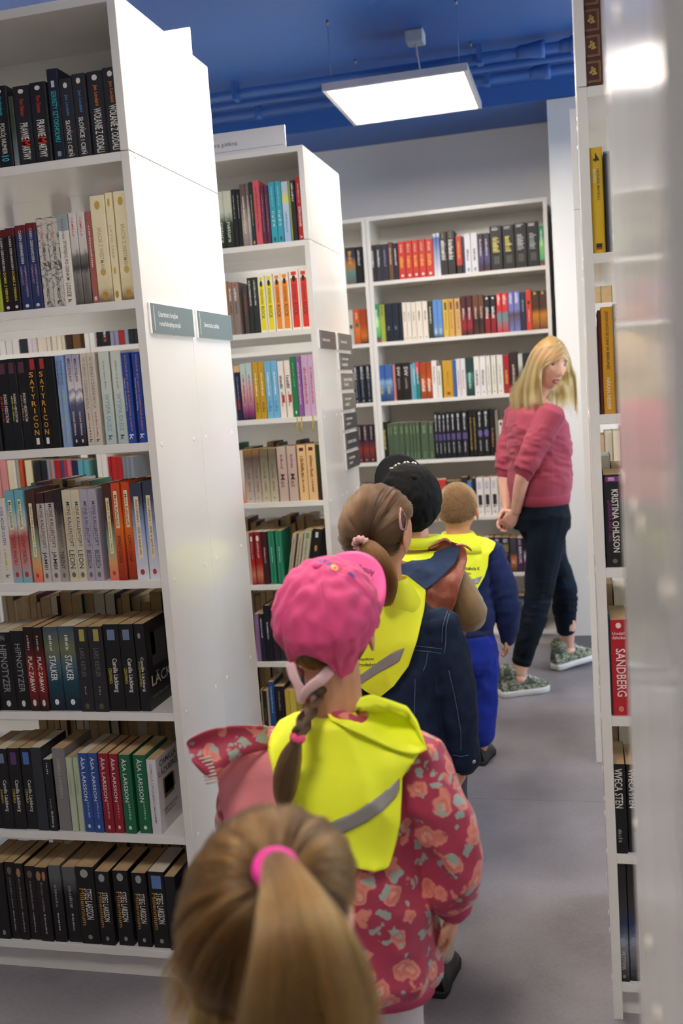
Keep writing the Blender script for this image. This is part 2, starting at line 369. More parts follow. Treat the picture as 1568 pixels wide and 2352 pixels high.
ROWS = [
 (1,0,2.312,2.16,[
  (-1.388,-1.3481,0.193,'1b1c20','black paperback with cyan lettering',[('c','','d8d4cc',0.04,0.09,0.4,0.0),('t','Stig Nordmark','3fb6c8',0.13,0.36,0.3,0.0),('t','POKÓJ NUMER','d9d5cc',0.46,0.84,0.55,0.0),('t','10','3fb6c8',0.86,0.93,0.55,0.0)],0),
  (-1.3472,-1.3343,0.167,'g7d8a98,3d4a38','grey landscape paperback',[],0),
  (-1.3326,-1.2878,0.187,'24252a','black paperback with red M',[('c','','d8d4cc',0.04,0.1,0.35,0.0),('t','Piotr Dalmann','c04038',0.17,0.38,0.28,0.0),('t','PRAWIE','e4e0d6',0.47,0.68,0.5,0.0),('t','M','d03a2c',0.69,0.76,0.6,0.0),('t','ARTWY','e4e0d6',0.765,0.94,0.5,0.0)],0),
  (-1.2845,-1.2404,0.188,'202126','black paperback with red M',[('c','','d8d4cc',0.04,0.1,0.35,0.0),('t','Piotr Dalmann','c04038',0.17,0.38,0.28,0.0),('t','PRAWIE','e4e0d6',0.47,0.68,0.5,0.0),('t','M','d03a2c',0.69,0.76,0.6,0.0),('t','ARTWY','e4e0d6',0.765,0.94,0.5,0.0)],0),
  (-1.2384,-1.2086,0.216,'1e2434','tall navy book with teal lettering',[('t','SEKRETY SZTOKHOLMU','2fb3ad',0.24,0.8,0.5,0.0),('p','','c8c8c8',0.13,0.2,0.3,0.0),('p','','8a8f9c',0.9,0.955,0.35,0.0)],0),
  (-1.2069,-1.1729,0.188,'2a2b30','charcoal paperback with blue lettering',[('c','','d8d4cc',0.05,0.12,0.35,0.0),('t','Jan Lindahl','4f86c8',0.2,0.46,0.3,0.0),('t','SŁOŃCE i CIEŃ','e4e0d6',0.52,0.97,0.5,0.0)],0),
  (-1.1708,-1.1358,0.194,'2a2b30','charcoal paperback with blue lettering',[('c','','d8d4cc',0.05,0.12,0.35,0.0),('t','Jan Lindahl','4f86c8',0.2,0.46,0.3,0.0),('t','SŁOŃCE i CIEŃ','e4e0d6',0.52,0.97,0.5,0.0)],0),
  (-1.1338,-1.0906,0.195,'26272c','black paperback with orange lettering',[('c','','d8d4cc',0.04,0.11,0.35,0.0),('t','Jan Lindahl','d0763a',0.16,0.41,0.3,0.0),('t','WOŁANIE Z ODDALI','e4e0d6',0.44,0.97,0.5,0.0)],0),
  (-1.0882,-1.0486,0.196,'26272c','black paperback with orange lettering',[('c','','d8d4cc',0.04,0.11,0.35,0.0),('t','Jan Lindahl','d0763a',0.16,0.41,0.3,0.0),('t','WOŁANIE Z ODDALI','e4e0d6',0.44,0.97,0.5,0.0)],0),
 ]),
 (1,1,2.312,1.808,[
  (-1.4453,-1.4216,0.206,'a8b838','lime green book',[],0),
  (-1.4204,-1.3938,0.203,'b1d1416 .9,5a1c20','dark maroon paperback with yellow title',[('t','CARIN GERHARDSEN','d8d4cc',0.1,0.5,0.28,0.0),('t','DOMEK Z PIERNIKA','d6c832',0.52,0.88,0.3,0.0),('c','','c8c8d8',0.93,0.97,0.4,0.0)],0),
  (-1.3932,-1.3686,0.205,'b1d1416 .9,5a1c20','dark maroon paperback with yellow title',[('t','CARIN GERHARDSEN','d8d4cc',0.1,0.5,0.28,0.0),('t','DOMEK Z PIERNIKA','d6c832',0.52,0.88,0.3,0.0),('c','','c8c8d8',0.93,0.97,0.4,0.0)],0),
  (-1.3678,-1.3381,0.209,'b2a3560 .9,6b2024','maroon paperback with navy foot',[('t','CARIN GERHARDSEN','d8d4cc',0.06,0.45,0.3,0.0),('t','NAJMROCZNIEJSZA','b99ab0',0.48,0.85,0.25,0.15),('t','CIEMNOŚĆ','b99ab0',0.48,0.7,0.25,-0.2),('c','','c8c8d8',0.93,0.97,0.4,0.0)],0),
  (-1.3372,-1.309,0.212,'b2a3560 .9,6b2024','maroon paperback with navy foot',[('t','CARIN GERHARDSEN','d8d4cc',0.06,0.45,0.3,0.0),('t','NAJMROCZNIEJSZA','b99ab0',0.48,0.85,0.25,0.15),('t','CIEMNOŚĆ','b99ab0',0.48,0.7,0.25,-0.2),('c','','c8c8d8',0.93,0.97,0.4,0.0)],0),
  (-1.3077,-1.2792,0.221,'nc9c4bc,4a4846','grey book patterned with branches',[('t','Anna Lindgård','c8605c',0.05,0.25,0.3,0.0),('t','DZIENNIK MOJEGO ZNAJOMEGO','4a4846',0.3,0.9,0.38,0.0),('t','k','2a2826',0.93,0.97,0.4,0.0)],0),
  (-1.2783,-1.2483,0.221,'nc9c4bc,4a4846','grey book patterned with branches',[('t','Anna Lindgård','c8605c',0.05,0.25,0.3,0.0),('t','DZIENNIK MOJEGO ZNAJOMEGO','4a4846',0.3,0.9,0.38,0.0),('t','k','2a2826',0.93,0.97,0.4,0.0)],0),
  (-1.2471,-1.2185,0.223,'be2ddd4 .82,98a2a8','white book with grey-blue head',[('t','Emma Grebe','6a7880',0.05,0.27,0.3,0.0),('t','STĄPAJĄC PO CIENKIM','4a4642',0.29,0.72,0.45,0.0),('t','LODZIE','4a4642',0.75,0.9,0.45,0.0),('t','k','2a2826',0.93,0.97,0.4,0.0)],0),
  (-1.2172,-1.1962,0.224,'m55504a .28,8a8680 .36,3c3e40 .48,77736c .55,cfc8c4 .75,d4cfcb','grey lakeside paperback with red lettering',[('t','CAMILLA','c8505c',0.05,0.26,0.3,0.0),('t','UŚPIENIE','55524e',0.68,0.87,0.42,0.0)],0),
  (-1.1954,-1.174,0.223,'m55504a .28,8a8680 .36,3c3e40 .48,77736c .55,cfc8c4 .75,d4cfcb','grey lakeside paperback with red lettering',[('t','CAMILLA','c8505c',0.05,0.26,0.3,0.0),('t','UŚPIENIE','55524e',0.68,0.87,0.42,0.0)],0),
  (-1.1732,-1.1556,0.222,'a8605a','thin dusty red book',[('b','','e8d8d0',0.15,0.6,0.25,0.0),('c','','ded0cc',0.92,0.97,0.5,0.0)],0),
  (-1.1548,-1.1157,0.257,'m7c6a54 .1,d9cda4 .25,e6dcb6','thick cream book with ornament',[('c','','c4a24c',0.05,0.13,0.4,0.0),('t','BRACIA Z WESTMANA','b9a978',0.3,0.72,0.3,0.0),('c','','b98a34',0.9,0.97,0.45,0.0),('c','','c9a854',0.68,0.75,0.4,0.0)],0),
  (-1.1149,-1.0959,0.261,'e6dcb6','slim cream book with ornament',[('c','','c4a24c',0.05,0.13,0.4,0.0),('t','LATO 1968','b9a978',0.3,0.6,0.35,0.0),('c','','b98a34',0.9,0.97,0.6,0.0),('c','','c9a854',0.68,0.75,0.4,0.0)],0),
  (-1.0943,-1.0565,0.262,'m7c6a54 .1,d9cda4 .25,e6dcb6','thick cream book with ornament',[('c','','c4a24c',0.05,0.13,0.4,0.0),('t','BRACIA Z WESTMANA','b9a978',0.3,0.72,0.3,0.0),('c','','b98a34',0.9,0.97,0.45,0.0),('c','','c9a854',0.68,0.75,0.4,0.0)],0),
 ]),
 (1,2,2.312,1.456,[
  (-1.4974,-1.4674,0.231,'17171b','black paperback with white lettering',[('p','','5a3040',0.04,0.16,0.6,0.0),('t','INGRID HEDSTRÖM','dcd8d0',0.38,0.69,0.35,0.08),('b','','b03038',0.4,0.68,0.2,-0.28)],0),
  (-1.4666,-1.4322,0.234,'17171b','black paperback with white lettering',[('p','','5a3040',0.04,0.16,0.6,0.0),('t','INGRID HEDSTRÖM','dcd8d0',0.38,0.69,0.35,0.08),('b','','b03038',0.4,0.68,0.2,-0.28)],0),
  (-1.4316,-1.4055,0.234,'17171b','black paperback with white lettering',[('p','','5a3040',0.04,0.16,0.6,0.0),('t','INGRID HEDSTRÖM','dcd8d0',0.38,0.69,0.35,0.08),('b','','a8a83c',0.4,0.68,0.2,-0.28)],0),
  (-1.4049,-1.3766,0.234,'17171b','black paperback with white lettering',[('p','','5a3040',0.04,0.16,0.6,0.0),('t','INGRID HEDSTRÖM','dcd8d0',0.38,0.69,0.35,0.08),('b','','a07a40',0.4,0.68,0.2,-0.28)],0),
  (-1.376,-1.3479,0.233,'191416','black paperback with red flashes',[('p','','b02a30',0.02,0.13,0.5,0.2),('s','SATYRICON','d29a34',0.15,0.86,0.5,0.0),('p','','e0dcd4',0.88,0.95,0.35,0.0)],0),
  (-1.3473,-1.3222,0.233,'191416','black paperback with red flashes',[('p','','b02a30',0.02,0.13,0.5,0.2),('s','SATYRICON','d29a34',0.15,0.86,0.5,0.0),('p','','e0dcd4',0.88,0.95,0.35,0.0)],0),
  (-1.3216,-1.2975,0.232,'141417','black paperback without lettering',[],0),
  (-1.2964,-1.2845,0.232,'86a4d0','thin light blue book',[('t','DIANE MÜLLER','42506e',0.06,0.32,0.45,0.0),('t','CIEŃ DŁUGIEJ NOCY','cfd07c',0.38,0.97,0.5,0.0)],0),
  (-1.2836,-1.2695,0.232,'86a4d0','thin light blue book',[('t','DIANE MÜLLER','42506e',0.06,0.32,0.45,0.0),('t','CIEŃ DŁUGIEJ NOCY','cfd07c',0.38,0.97,0.5,0.0)],0),
  (-1.2678,-1.247,0.234,'m18181a .42,5a5a7a .5,e8e4e0 .56,8f8fb4 .6,ded6d4 .9,aaa6c0','white and black mountain paperback',[('t','MIECZYSŁAW','3c3c50',0.05,0.3,0.4,0.0),('t','NOCNA ŚPIEWKA','e8e0e0',0.62,0.88,0.4,0.0),('c','','d0d0d0',0.92,0.96,0.3,0.0)],0),
  (-1.2462,-1.2263,0.232,'m18181a .42,5a5a7a .5,e8e4e0 .56,8f8fb4 .6,ded6d4 .9,aaa6c0','white and black mountain paperback',[('t','MIECZYSŁAW','3c3c50',0.05,0.3,0.4,0.0),('t','NOCNA ŚPIEWKA','e8e0e0',0.62,0.88,0.4,0.0),('c','','d0d0d0',0.92,0.96,0.3,0.0)],0),
  (-1.2246,-1.2042,0.232,'cfc6b8','beige book with thin grey lettering',[('t','W CIENIU CZARNOBYLA','8e867c',0.04,0.6,0.42,0.0),('b','','b05a5a',0.64,0.92,0.2,0.0),('t','k','2a2826',0.93,0.97,0.5,0.0)],0),
  (-1.2034,-1.1814,0.233,'cfc6b8','beige book with thin grey lettering',[('t','W CIENIU CZARNOBYLA','8e867c',0.04,0.6,0.42,0.0),('b','','b05a5a',0.64,0.92,0.2,0.0),('t','k','2a2826',0.93,0.97,0.5,0.0)],0),
  (-1.1748,-1.1458,0.232,'mb4c4c4 .3,c4d0c8 .6,ccd4cc','pale sea-green book',[('b','','8fa8a8',0.1,0.4,0.2,0.0),('t','WYSPA DUSZ','7fa6bc',0.45,0.86,0.45,0.0),('t','k','2a3a3a',0.9,0.96,0.4,0.0)],0),
  (-1.1416,-1.1128,0.231,'mb4c4c4 .3,c4d0c8 .6,ccd4cc','pale sea-green book',[('b','','8fa8a8',0.1,0.4,0.2,0.0),('t','WYSPA DUSZ','7fa6bc',0.45,0.86,0.45,0.0),('t','k','2a3a3a',0.9,0.96,0.4,0.0)],0),
  (-1.1112,-1.0893,0.225,'2a479a','royal blue book with orange lettering',[('t','RÓŻANE BO SERCE KARMIONE JUDEW','c98a6a',0.03,0.87,0.38,0.1),('t','Gabriela Zapolska-Berling','c9cfe4',0.28,0.64,0.22,-0.3),('t','k','e8e8f0',0.9,0.96,0.6,0.0)],0),
  (-1.0858,-1.0638,0.225,'2a479a','royal blue book with orange lettering',[('t','RÓŻANE BO SERCE KARMIONE JUDEW','c98a6a',0.03,0.87,0.38,0.1),('t','Gabriela Zapolska-Berling','c9cfe4',0.28,0.64,0.22,-0.3),('t','k','e8e8f0',0.9,0.96,0.6,0.0)],0),
 ]),
 (1,3,2.312,1.107,[
  (-1.511,-1.4784,0.227,'dcd6cc','off-white paperback with blue lettering',[('t','JUSSI ADLER-OLSEN','4a60a8',0.1,0.55,0.4,0.0),('b','','b8b84c',0.6,0.85,0.2,0.0),('t','k','3a3a3a',0.9,0.95,0.4,0.0)],0),
  (-1.4775,-1.4513,0.245,'m7fb4c0 .2,c88c84 .45,b85850 .6,c8d0cc .8,6cacb8','teal and red paperback with cream script',[('p','','e6dcb8',0.1,0.42,0.4,0.0),('t','Mons Kallentoft','5a3a30',0.12,0.4,0.3,0.0),('t','DUCHY WIATRU','7a2c30',0.48,0.8,0.45,0.0),('c','','b83838',0.88,0.94,0.45,0.0)],0),
  (-1.4504,-1.4235,0.246,'m7fb4c0 .2,c88c84 .45,b85850 .6,c8d0cc .8,6cacb8','teal and red paperback with cream script',[('p','','e6dcb8',0.1,0.42,0.4,0.0),('t','Mons Kallentoft','5a3a30',0.12,0.4,0.3,0.0),('t','DUCHY WIATRU','7a2c30',0.48,0.8,0.45,0.0),('c','','b83838',0.88,0.94,0.45,0.0)],0),
  (-1.4177,-1.3918,0.244,'me07060 .15,d8a064 .3,94b09c .6,4a2c28','green and coral paperback with cream strip',[('p','','e6dcae',0.14,0.72,0.4,0.0),('t','Axel Lille-Jonsson i Sara','4a4a2c',0.17,0.7,0.26,0.0),('c','','b83838',0.9,0.95,0.4,0.0)],0),
  (-1.3909,-1.3682,0.235,'bc2bdb6 .88,3a2226','grey paperback with dark corner',[('t','MONS KALLENTOFT','3c3a4a',0.13,0.62,0.42,0.12),('t','& MARKUS LUTTEMAN','b06a5a',0.2,0.55,0.22,-0.25),('t','JAMBI','343234',0.66,0.86,0.6,0.0),('c','','6a6868',0.9,0.96,0.45,0.0)],0),
  (-1.3673,-1.3408,0.236,'bc2bdb6 .88,3a2226','grey paperback with dark corner',[('t','MONS KALLENTOFT','3c3a4a',0.13,0.62,0.42,0.12),('t','& MARKUS LUTTEMAN','b06a5a',0.2,0.55,0.22,-0.25),('t','JAMBI','343234',0.66,0.86,0.6,0.0),('c','','6a6868',0.9,0.96,0.45,0.0)],0),
  (-1.3399,-1.3183,0.238,'ma8a094 .5,8a8276 .75,2a2426','grey and black paperback',[('t','MONS KALLENTOFT','3c3a4a',0.13,0.62,0.42,0.12),('t','& MARKUS LUTTEMAN','8a6a4a',0.2,0.55,0.22,-0.25),('t','TERENY','343234',0.66,0.86,0.6,0.0),('c','','6a6868',0.9,0.96,0.45,0.0)],0),
  (-1.3174,-1.2902,0.239,'cfc6ae','sand coloured paperback',[('t','MONS KALLENTOFT','3c3a4a',0.13,0.62,0.42,0.12),('t','& MARKUS LUTTEMAN','c0a04c',0.2,0.55,0.22,-0.25),('t','LEON','343234',0.66,0.86,0.6,0.0),('c','','6a6868',0.9,0.96,0.45,0.0)],0),
  (-1.2894,-1.2645,0.239,'cfc6ae','sand coloured paperback',[('t','MONS KALLENTOFT','3c3a4a',0.13,0.62,0.42,0.12),('t','& MARKUS LUTTEMAN','c0a04c',0.2,0.55,0.22,-0.25),('t','LEON','343234',0.66,0.86,0.6,0.0),('c','','6a6868',0.9,0.96,0.45,0.0)],0),
  (-1.2636,-1.241,0.239,'aca6b4','lilac grey paperback',[('t','MONS KALLENTOFT','3c3a4a',0.13,0.62,0.42,0.12),('t','& MARKUS LUTTEMAN','5a70b0',0.2,0.55,0.22,-0.25),('t','BEZDECH','343234',0.66,0.86,0.6,0.0),('c','','6a6868',0.9,0.96,0.45,0.0)],0),
  (-1.2402,-1.2163,0.239,'aca6b4','lilac grey paperback',[('t','MONS KALLENTOFT','3c3a4a',0.13,0.62,0.42,0.12),('t','& MARKUS LUTTEMAN','5a70b0',0.2,0.55,0.22,-0.25),('t','BEZDECH','343234',0.66,0.86,0.6,0.0),('c','','6a6868',0.9,0.96,0.45,0.0)],0),
  (-1.2007,-1.1749,0.249,'me07060 .15,d8a064 .3,94b09c .6,4a2c28','green and coral paperback with cream strip',[('p','','e6dcae',0.14,0.72,0.4,0.0),('t','Axel Lille-Jonsson i Sara','4a4a2c',0.17,0.7,0.26,0.0),('c','','b83838',0.9,0.95,0.4,0.0)],0),
  (-1.1741,-1.1501,0.251,'m8c2c1c .25,c04a20 .5,d8702a .8,c84a24','orange paperback with cream flag',[('p','','e6dcb8',0.08,0.46,0.45,0.0),('t','Mons Kallentoft','5a3a30',0.12,0.44,0.3,0.0),('t','ŁOWCY OGNIA','4a1410',0.54,0.82,0.45,0.0)],0),
  (-1.1493,-1.1251,0.252,'m8c2c1c .25,c04a20 .5,d8702a .8,c84a24','orange paperback with cream flag',[('p','','e6dcb8',0.08,0.46,0.45,0.0),('t','Mons Kallentoft','5a3a30',0.12,0.44,0.3,0.0),('t','ŁOWCY OGNIA','4a1410',0.54,0.82,0.45,0.0)],0),
  (-1.1238,-1.0914,0.249,'mdce0e6 .5,8ea4cc .8,3a4054','white and navy paperback with cream ribbon',[('p','','e4d4b4',0.14,0.78,0.42,0.0),('t','Axel Lilliefors – dziki w jasną noc','4a4238',0.17,0.74,0.3,0.0),('c','','b83838',0.89,0.95,0.4,0.0)],0),
  (-1.0897,-1.06,0.251,'mdce0e6 .5,8ea4cc .8,3a4054','white and navy paperback with cream ribbon',[('p','','e4d4b4',0.14,0.78,0.42,0.0),('t','Axel Lilliefors – dziki w jasną noc','4a4238',0.17,0.74,0.3,0.0),('c','','b83838',0.89,0.95,0.4,0.0)],0),
 ]),
 (1,4,2.312,0.756,[
  (-1.6111,-1.5633,0.215,'141417','black paperback with grey title',[('t','HIPNOTYZER','8d9094',0.16,0.77,0.45,0.0)],0),
  (-1.5624,-1.5137,0.216,'141417','black paperback with grey title',[('t','LARS','8d9094',0.03,0.1,0.4,0.0),('t','HIPNOTYZER','8d9094',0.16,0.77,0.45,0.0),('c','','d0d0d0',0.87,0.95,0.3,0.0)],0),
  (-1.5128,-1.4716,0.22,'141417','black paperback with grey title',[('t','HIPNOTYZER','8d9094',0.16,0.77,0.45,0.0),('c','','d0d0d0',0.87,0.95,0.3,0.0)],0),
  (-1.4707,-1.4425,0.231,'m241416 .4,8c2420 .75,241214','red and black paperback',[('b','','c8b0a8',0.1,0.28,0.25,0.0),('t','PLAC ZABAW','e4ded6',0.35,0.77,0.5,0.0),('c','','d8d8d8',0.86,0.94,0.4,0.0)],0),
  (-1.4416,-1.4161,0.23,'m241416 .4,8c2420 .75,241214','red and black paperback',[('b','','c8b0a8',0.1,0.28,0.25,0.0),('t','PLAC ZABAW','e4ded6',0.35,0.77,0.5,0.0),('c','','d8d8d8',0.86,0.94,0.4,0.0)],0),
  (-1.4152,-1.3717,0.229,'m14202e .3,1c4050 .5,486070 .7,6a7050 .95,3c5060','teal photo-spine paperback',[('b','','d0d0c8',0.1,0.28,0.22,0.0),('t','STALKER','e8e8e4',0.34,0.64,0.45,0.0),('c','','e0e0e0',0.86,0.93,0.3,0.0)],0),
  (-1.3704,-1.3229,0.23,'m14202e .3,1c4050 .5,486070 .7,6a7050 .95,3c5060','teal photo-spine paperback',[('b','','d0d0c8',0.1,0.28,0.22,0.0),('t','STALKER','e8e8e4',0.34,0.64,0.45,0.0),('c','','e0e0e0',0.86,0.93,0.3,0.0)],0),
  (-1.3211,-1.2819,0.23,'26262a','charcoal paperback with small yellow picture',[('p','','a09850',0.03,0.17,0.4,0.1),('t','LARS KEPLER','6a645c',0.25,0.59,0.35,0.0),('b','','8a8478',0.7,0.8,0.15,0.0),('c','','5a5240',0.9,0.97,0.35,0.0)],0),
  (-1.281,-1.2403,0.23,'26262a','charcoal paperback with small yellow picture',[('p','','a09850',0.03,0.17,0.4,0.1),('t','LARS KEPLER','6a645c',0.25,0.59,0.35,0.0),('b','','8a8478',0.7,0.8,0.15,0.0),('c','','5a5240',0.9,0.97,0.35,0.0)],0),
  (-1.2394,-1.1951,0.234,'17171a','black paperback with small blue picture',[('p','','6a7a98',0.06,0.18,0.5,0.0),('t','Camilla Läckberg','e0ded8',0.39,0.78,0.4,0.05),('t','CZAROWNICA','c8b83c',0.5,0.68,0.22,-0.27)],0),
  (-1.1943,-1.1542,0.234,'17171a','black paperback with small blue picture',[('p','','6a7a98',0.06,0.18,0.5,0.0),('t','Camilla Läckberg','e0ded8',0.39,0.78,0.4,0.05),('t','CZAROWNICA','c8b83c',0.5,0.68,0.22,-0.27)],0),
  (-1.1525,-1.1241,0.234,'17171a','black paperback with worn foot',[('c','','8a8a8a',0.1,0.17,0.3,0.0),('t','Camilla Läckberg','e0ded8',0.38,0.77,0.4,0.05),('t','KAZNODZIEJA','c8b83c',0.43,0.72,0.24,-0.27)],0),
 ]),
 (1,5,2.312,0.4195,[
  (-1.6356,-1.5973,0.227,'161619','black paperback with yellow subtitle',[('p','','6a7a98',0.06,0.18,0.5,0.0),('t','Camilla Läckberg','e0ded8',0.39,0.78,0.4,0.05),('t','ZAMIEĆ','c8b83c',0.5,0.68,0.22,-0.27)],0),
  (-1.5964,-1.5612,0.229,'161619','black paperback with yellow subtitle',[('p','','6a7a98',0.06,0.18,0.5,0.0),('t','Camilla Läckberg','e0ded8',0.39,0.78,0.4,0.05),('t','ZAMIEĆ','c8b83c',0.5,0.68,0.22,-0.27)],0),
  (-1.5606,-1.5238,0.231,'161619','black paperback with yellow subtitle',[('p','','5a3a70',0.05,0.2,0.5,0.0),('t','Camilla Läckberg','e0ded8',0.39,0.78,0.4,0.05),('t','SYRENKA','c8b83c',0.5,0.68,0.22,-0.27)],0),
  (-1.5232,-1.4881,0.231,'161619','black paperback with yellow subtitle',[('p','','4a70b0',0.05,0.2,0.55,0.0),('t','Camilla Läckberg','e0ded8',0.39,0.78,0.4,0.05),('t','OFIARA','c8b83c',0.5,0.68,0.22,-0.27)],0),
  (-1.4872,-1.4553,0.235,'2e3238','tall slate grey hardback',[],0),
  (-1.453,-1.4286,0.202,'1c1c20','short black paperback',[('b','','c0c0c0',0.05,0.2,0.2,0.0),('t','läckberg','cfccc6',0.72,0.95,0.4,0.0),('b','','8a8a8a',0.55,0.7,0.2,0.0)],0),
  (-1.4259,-1.3881,0.232,'7d7a7c','tall grey hardback',[('t','CAMILLA LÄCKBERG','a8a4a2',0.12,0.6,0.3,0.0)],0),
  (-1.3845,-1.367,0.209,'b4c0a4','pale green paperback',[('t','LÄCKBERG','8a9880',0.2,0.5,0.45,0.0)],0),
  (-1.3661,-1.3496,0.208,'b4c0a4','pale green paperback',[('t','LÄCKBERG','8a9880',0.2,0.5,0.45,0.0)],0),
  (-1.3487,-1.319,0.221,'2f4f92','blue paperback with white lettering',[('t','ÅSA LARSSON','e2e2e6',0.05,0.6,0.5,0.0),('b','','8ea4cc',0.62,0.82,0.2,0.1),('c','','c8d0e4',0.9,0.95,0.3,0.0)],0),
  (-1.3181,-1.2916,0.222,'2f4f92','blue paperback with white lettering',[('t','ÅSA LARSSON','e2e2e6',0.05,0.6,0.5,0.0),('b','','8ea4cc',0.62,0.82,0.2,0.1),('c','','c8d0e4',0.9,0.95,0.3,0.0)],0),
  (-1.2885,-1.2599,0.222,'8c1f2c','crimson paperback with white lettering',[('t','ÅSA LARSSON','e6dede',0.05,0.6,0.5,0.0),('b','','cc8e94',0.62,0.82,0.2,0.1),('c','','e4c8c8',0.9,0.95,0.3,0.0)],0),
  (-1.259,-1.2324,0.22,'8c1f2c','crimson paperback with white lettering',[('t','ÅSA LARSSON','e6dede',0.05,0.6,0.5,0.0),('b','','cc8e94',0.62,0.82,0.2,0.1),('c','','e4c8c8',0.9,0.95,0.3,0.0)],0),
  (-1.2297,-1.1976,0.219,'1c6440','green paperback with white lettering',[('t','ÅSA LARSSON','dee6e0',0.05,0.6,0.5,0.0),('b','','8eccaa',0.62,0.82,0.2,0.1),('c','','c8e4d0',0.9,0.95,0.3,0.0)],0),
  (-1.1906,-1.1548,0.217,'1c6440','green paperback with white lettering',[('t','ÅSA LARSSON','dee6e0',0.05,0.6,0.5,0.0),('b','','8eccaa',0.62,0.82,0.2,0.1),('c','','c8e4d0',0.9,0.95,0.3,0.0)],0),
  (-1.1522,-1.1248,0.206,'d2d0d4','white hardback with brown book picture',[('t','CAMILLA LÄCKBERG','8a8890',0.05,0.6,0.3,0.0),('b','','6a6a70',0.62,0.85,0.2,0.0)],0),
 ]),
 (1,6,2.312,0.095,[
  (-1.6819,-1.6495,0.224,'151518','black paperback with white lettering',[('t','NESSER','d8d4cc',0.5,0.65,0.3,0.0)],0),
  (-1.6485,-1.6112,0.225,'151518','black paperback with white lettering',[('c','','8a8a88',0.88,0.95,0.3,0.0)],0),
  (-1.6102,-1.5811,0.226,'161418','dark paperback with a shadowy face',[('c','','6a5a50',0.06,0.16,0.5,0.0),('b','','7a6a66',0.2,0.6,0.2,0.0),('b','','aaa49c',0.63,0.9,0.15,0.0)],0),
  (-1.5805,-1.5525,0.224,'1a1416','dark paperback with two faces',[('c','','a07858',0.06,0.18,0.5,0.0),('b','','7a6a66',0.2,0.6,0.2,0.0),('b','','aaa49c',0.63,0.9,0.15,0.0)],0),
  (-1.5516,-1.5181,0.216,'161418','dark paperback with a shadowy face',[('c','','6a5a50',0.06,0.16,0.5,0.0),('b','','7a6a66',0.2,0.6,0.2,0.0),('b','','aaa49c',0.63,0.9,0.15,0.0)],0),
  (-1.5172,-1.4792,0.216,'1a1416','dark paperback with two faces',[('c','','a07858',0.05,0.18,0.4,-0.2),('c','','a07858',0.05,0.18,0.3,0.25),('b','','7a6a66',0.2,0.6,0.2,0.0),('b','','aaa49c',0.63,0.9,0.15,0.0)],0),
  (-1.4756,-1.4397,0.223,'m141416 .6,1c1c1e .8,5a5e60','grey photo-spine paperback',[('b','','8a8a88',0.25,0.55,0.25,0.0),('b','','b8b4ac',0.62,0.85,0.15,0.0)],0),
  (-1.4365,-1.3955,0.218,'m141416 .6,1c1c1e .8,5a5e60','grey photo-spine paperback',[('b','','8a8a88',0.25,0.55,0.25,0.0),('b','','b8b4ac',0.62,0.85,0.15,0.0)],0),
  (-1.3946,-1.3395,0.223,'141416','black paperback with pale mask',[('c','','9aa09c',0.03,0.14,0.45,0.0),('t','STIEG LARSSON','dcd8d0',0.28,0.68,0.42,0.12),('t','Millennium','b8862c',0.28,0.76,0.26,-0.22),('c','','8a8a88',0.88,0.94,0.25,0.0)],0),
  (-1.3368,-1.2942,0.212,'141416','black paperback with pale mask',[('c','','9aa09c',0.03,0.14,0.45,0.0),('t','STIEG LARSSON','dcd8d0',0.28,0.68,0.42,0.12),('t','Millennium','b8862c',0.28,0.76,0.26,-0.22),('c','','8a8a88',0.88,0.94,0.25,0.0)],0),
  (-1.2857,-1.2405,0.215,'141416','black paperback with pale mask',[('c','','9aa09c',0.03,0.14,0.45,0.0),('t','STIEG LARSSON','dcd8d0',0.28,0.68,0.42,0.12),('t','Millennium','b8862c',0.28,0.76,0.26,-0.22),('c','','8a8a88',0.88,0.94,0.25,0.0)],0),
  (-1.2303,-1.1881,0.211,'141416','black paperback with pale mask',[('c','','9aa09c',0.03,0.14,0.45,0.0),('t','STIEG LARSSON','dcd8d0',0.28,0.68,0.42,0.12),('t','Millennium','b8862c',0.28,0.76,0.26,-0.22),('c','','8a8a88',0.88,0.94,0.25,0.0)],0),
  (-1.182,-1.1337,0.217,'141416','black paperback with blue picture',[('p','','5a7ab0',0.05,0.22,0.6,0.0),('t','STIEG LARSSON','dcd8d0',0.28,0.68,0.42,0.12),('t','Millennium','b8862c',0.28,0.76,0.26,-0.22),('c','','8a8a88',0.88,0.94,0.25,0.0)],0),
  (-1.1315,-1.1012,0.209,'18181b','black paperback without lettering',[],0),
 ]),
 (2,0,3.965,2.16,[
  (-1.4391,-1.4169,0.23,'2a3028','dark green paperback',[],0),
  (-1.416,-1.3912,0.228,'m14201a .4,30402c .55,b8c4b0 .6,ccd0bc','pale and black forest paperback',[('t','natura','d8d8d0',0.55,0.9,0.4,0.0)],0),
  (-1.3903,-1.3564,0.228,'m14201a .4,30402c .55,b8c4b0 .6,ccd0bc','pale and black forest paperback',[('t','natura','d8d8d0',0.55,0.9,0.4,0.0)],0),
  (-1.3555,-1.3363,0.23,'1e2022','thin black paperback',[('b','','c8c8c8',0.1,0.5,0.2,0.0)],0),
  (-1.3354,-1.319,0.229,'1e2022','thin black paperback',[('b','','c8c8c8',0.1,0.5,0.2,0.0)],0),
  (-1.3177,-1.2913,0.247,'m8a8078 .3,b0a89c .7,6a5a54','grey-brown paperback',[('b','','e8e0d8',0.2,0.8,0.25,0.0)],0),
  (-1.2904,-1.2777,0.247,'m9a9098 .4,b8acb4 .7,7a6a64','pinkish grey paperback',[('b','','e8e0d8',0.2,0.8,0.3,0.0)],0),
  (-1.2764,-1.2592,0.249,'1c3438','dark teal paperback',[('b','','b8b84c',0.2,0.7,0.25,0.0),('c','','c8a034',0.93,0.98,0.5,0.0)],0),
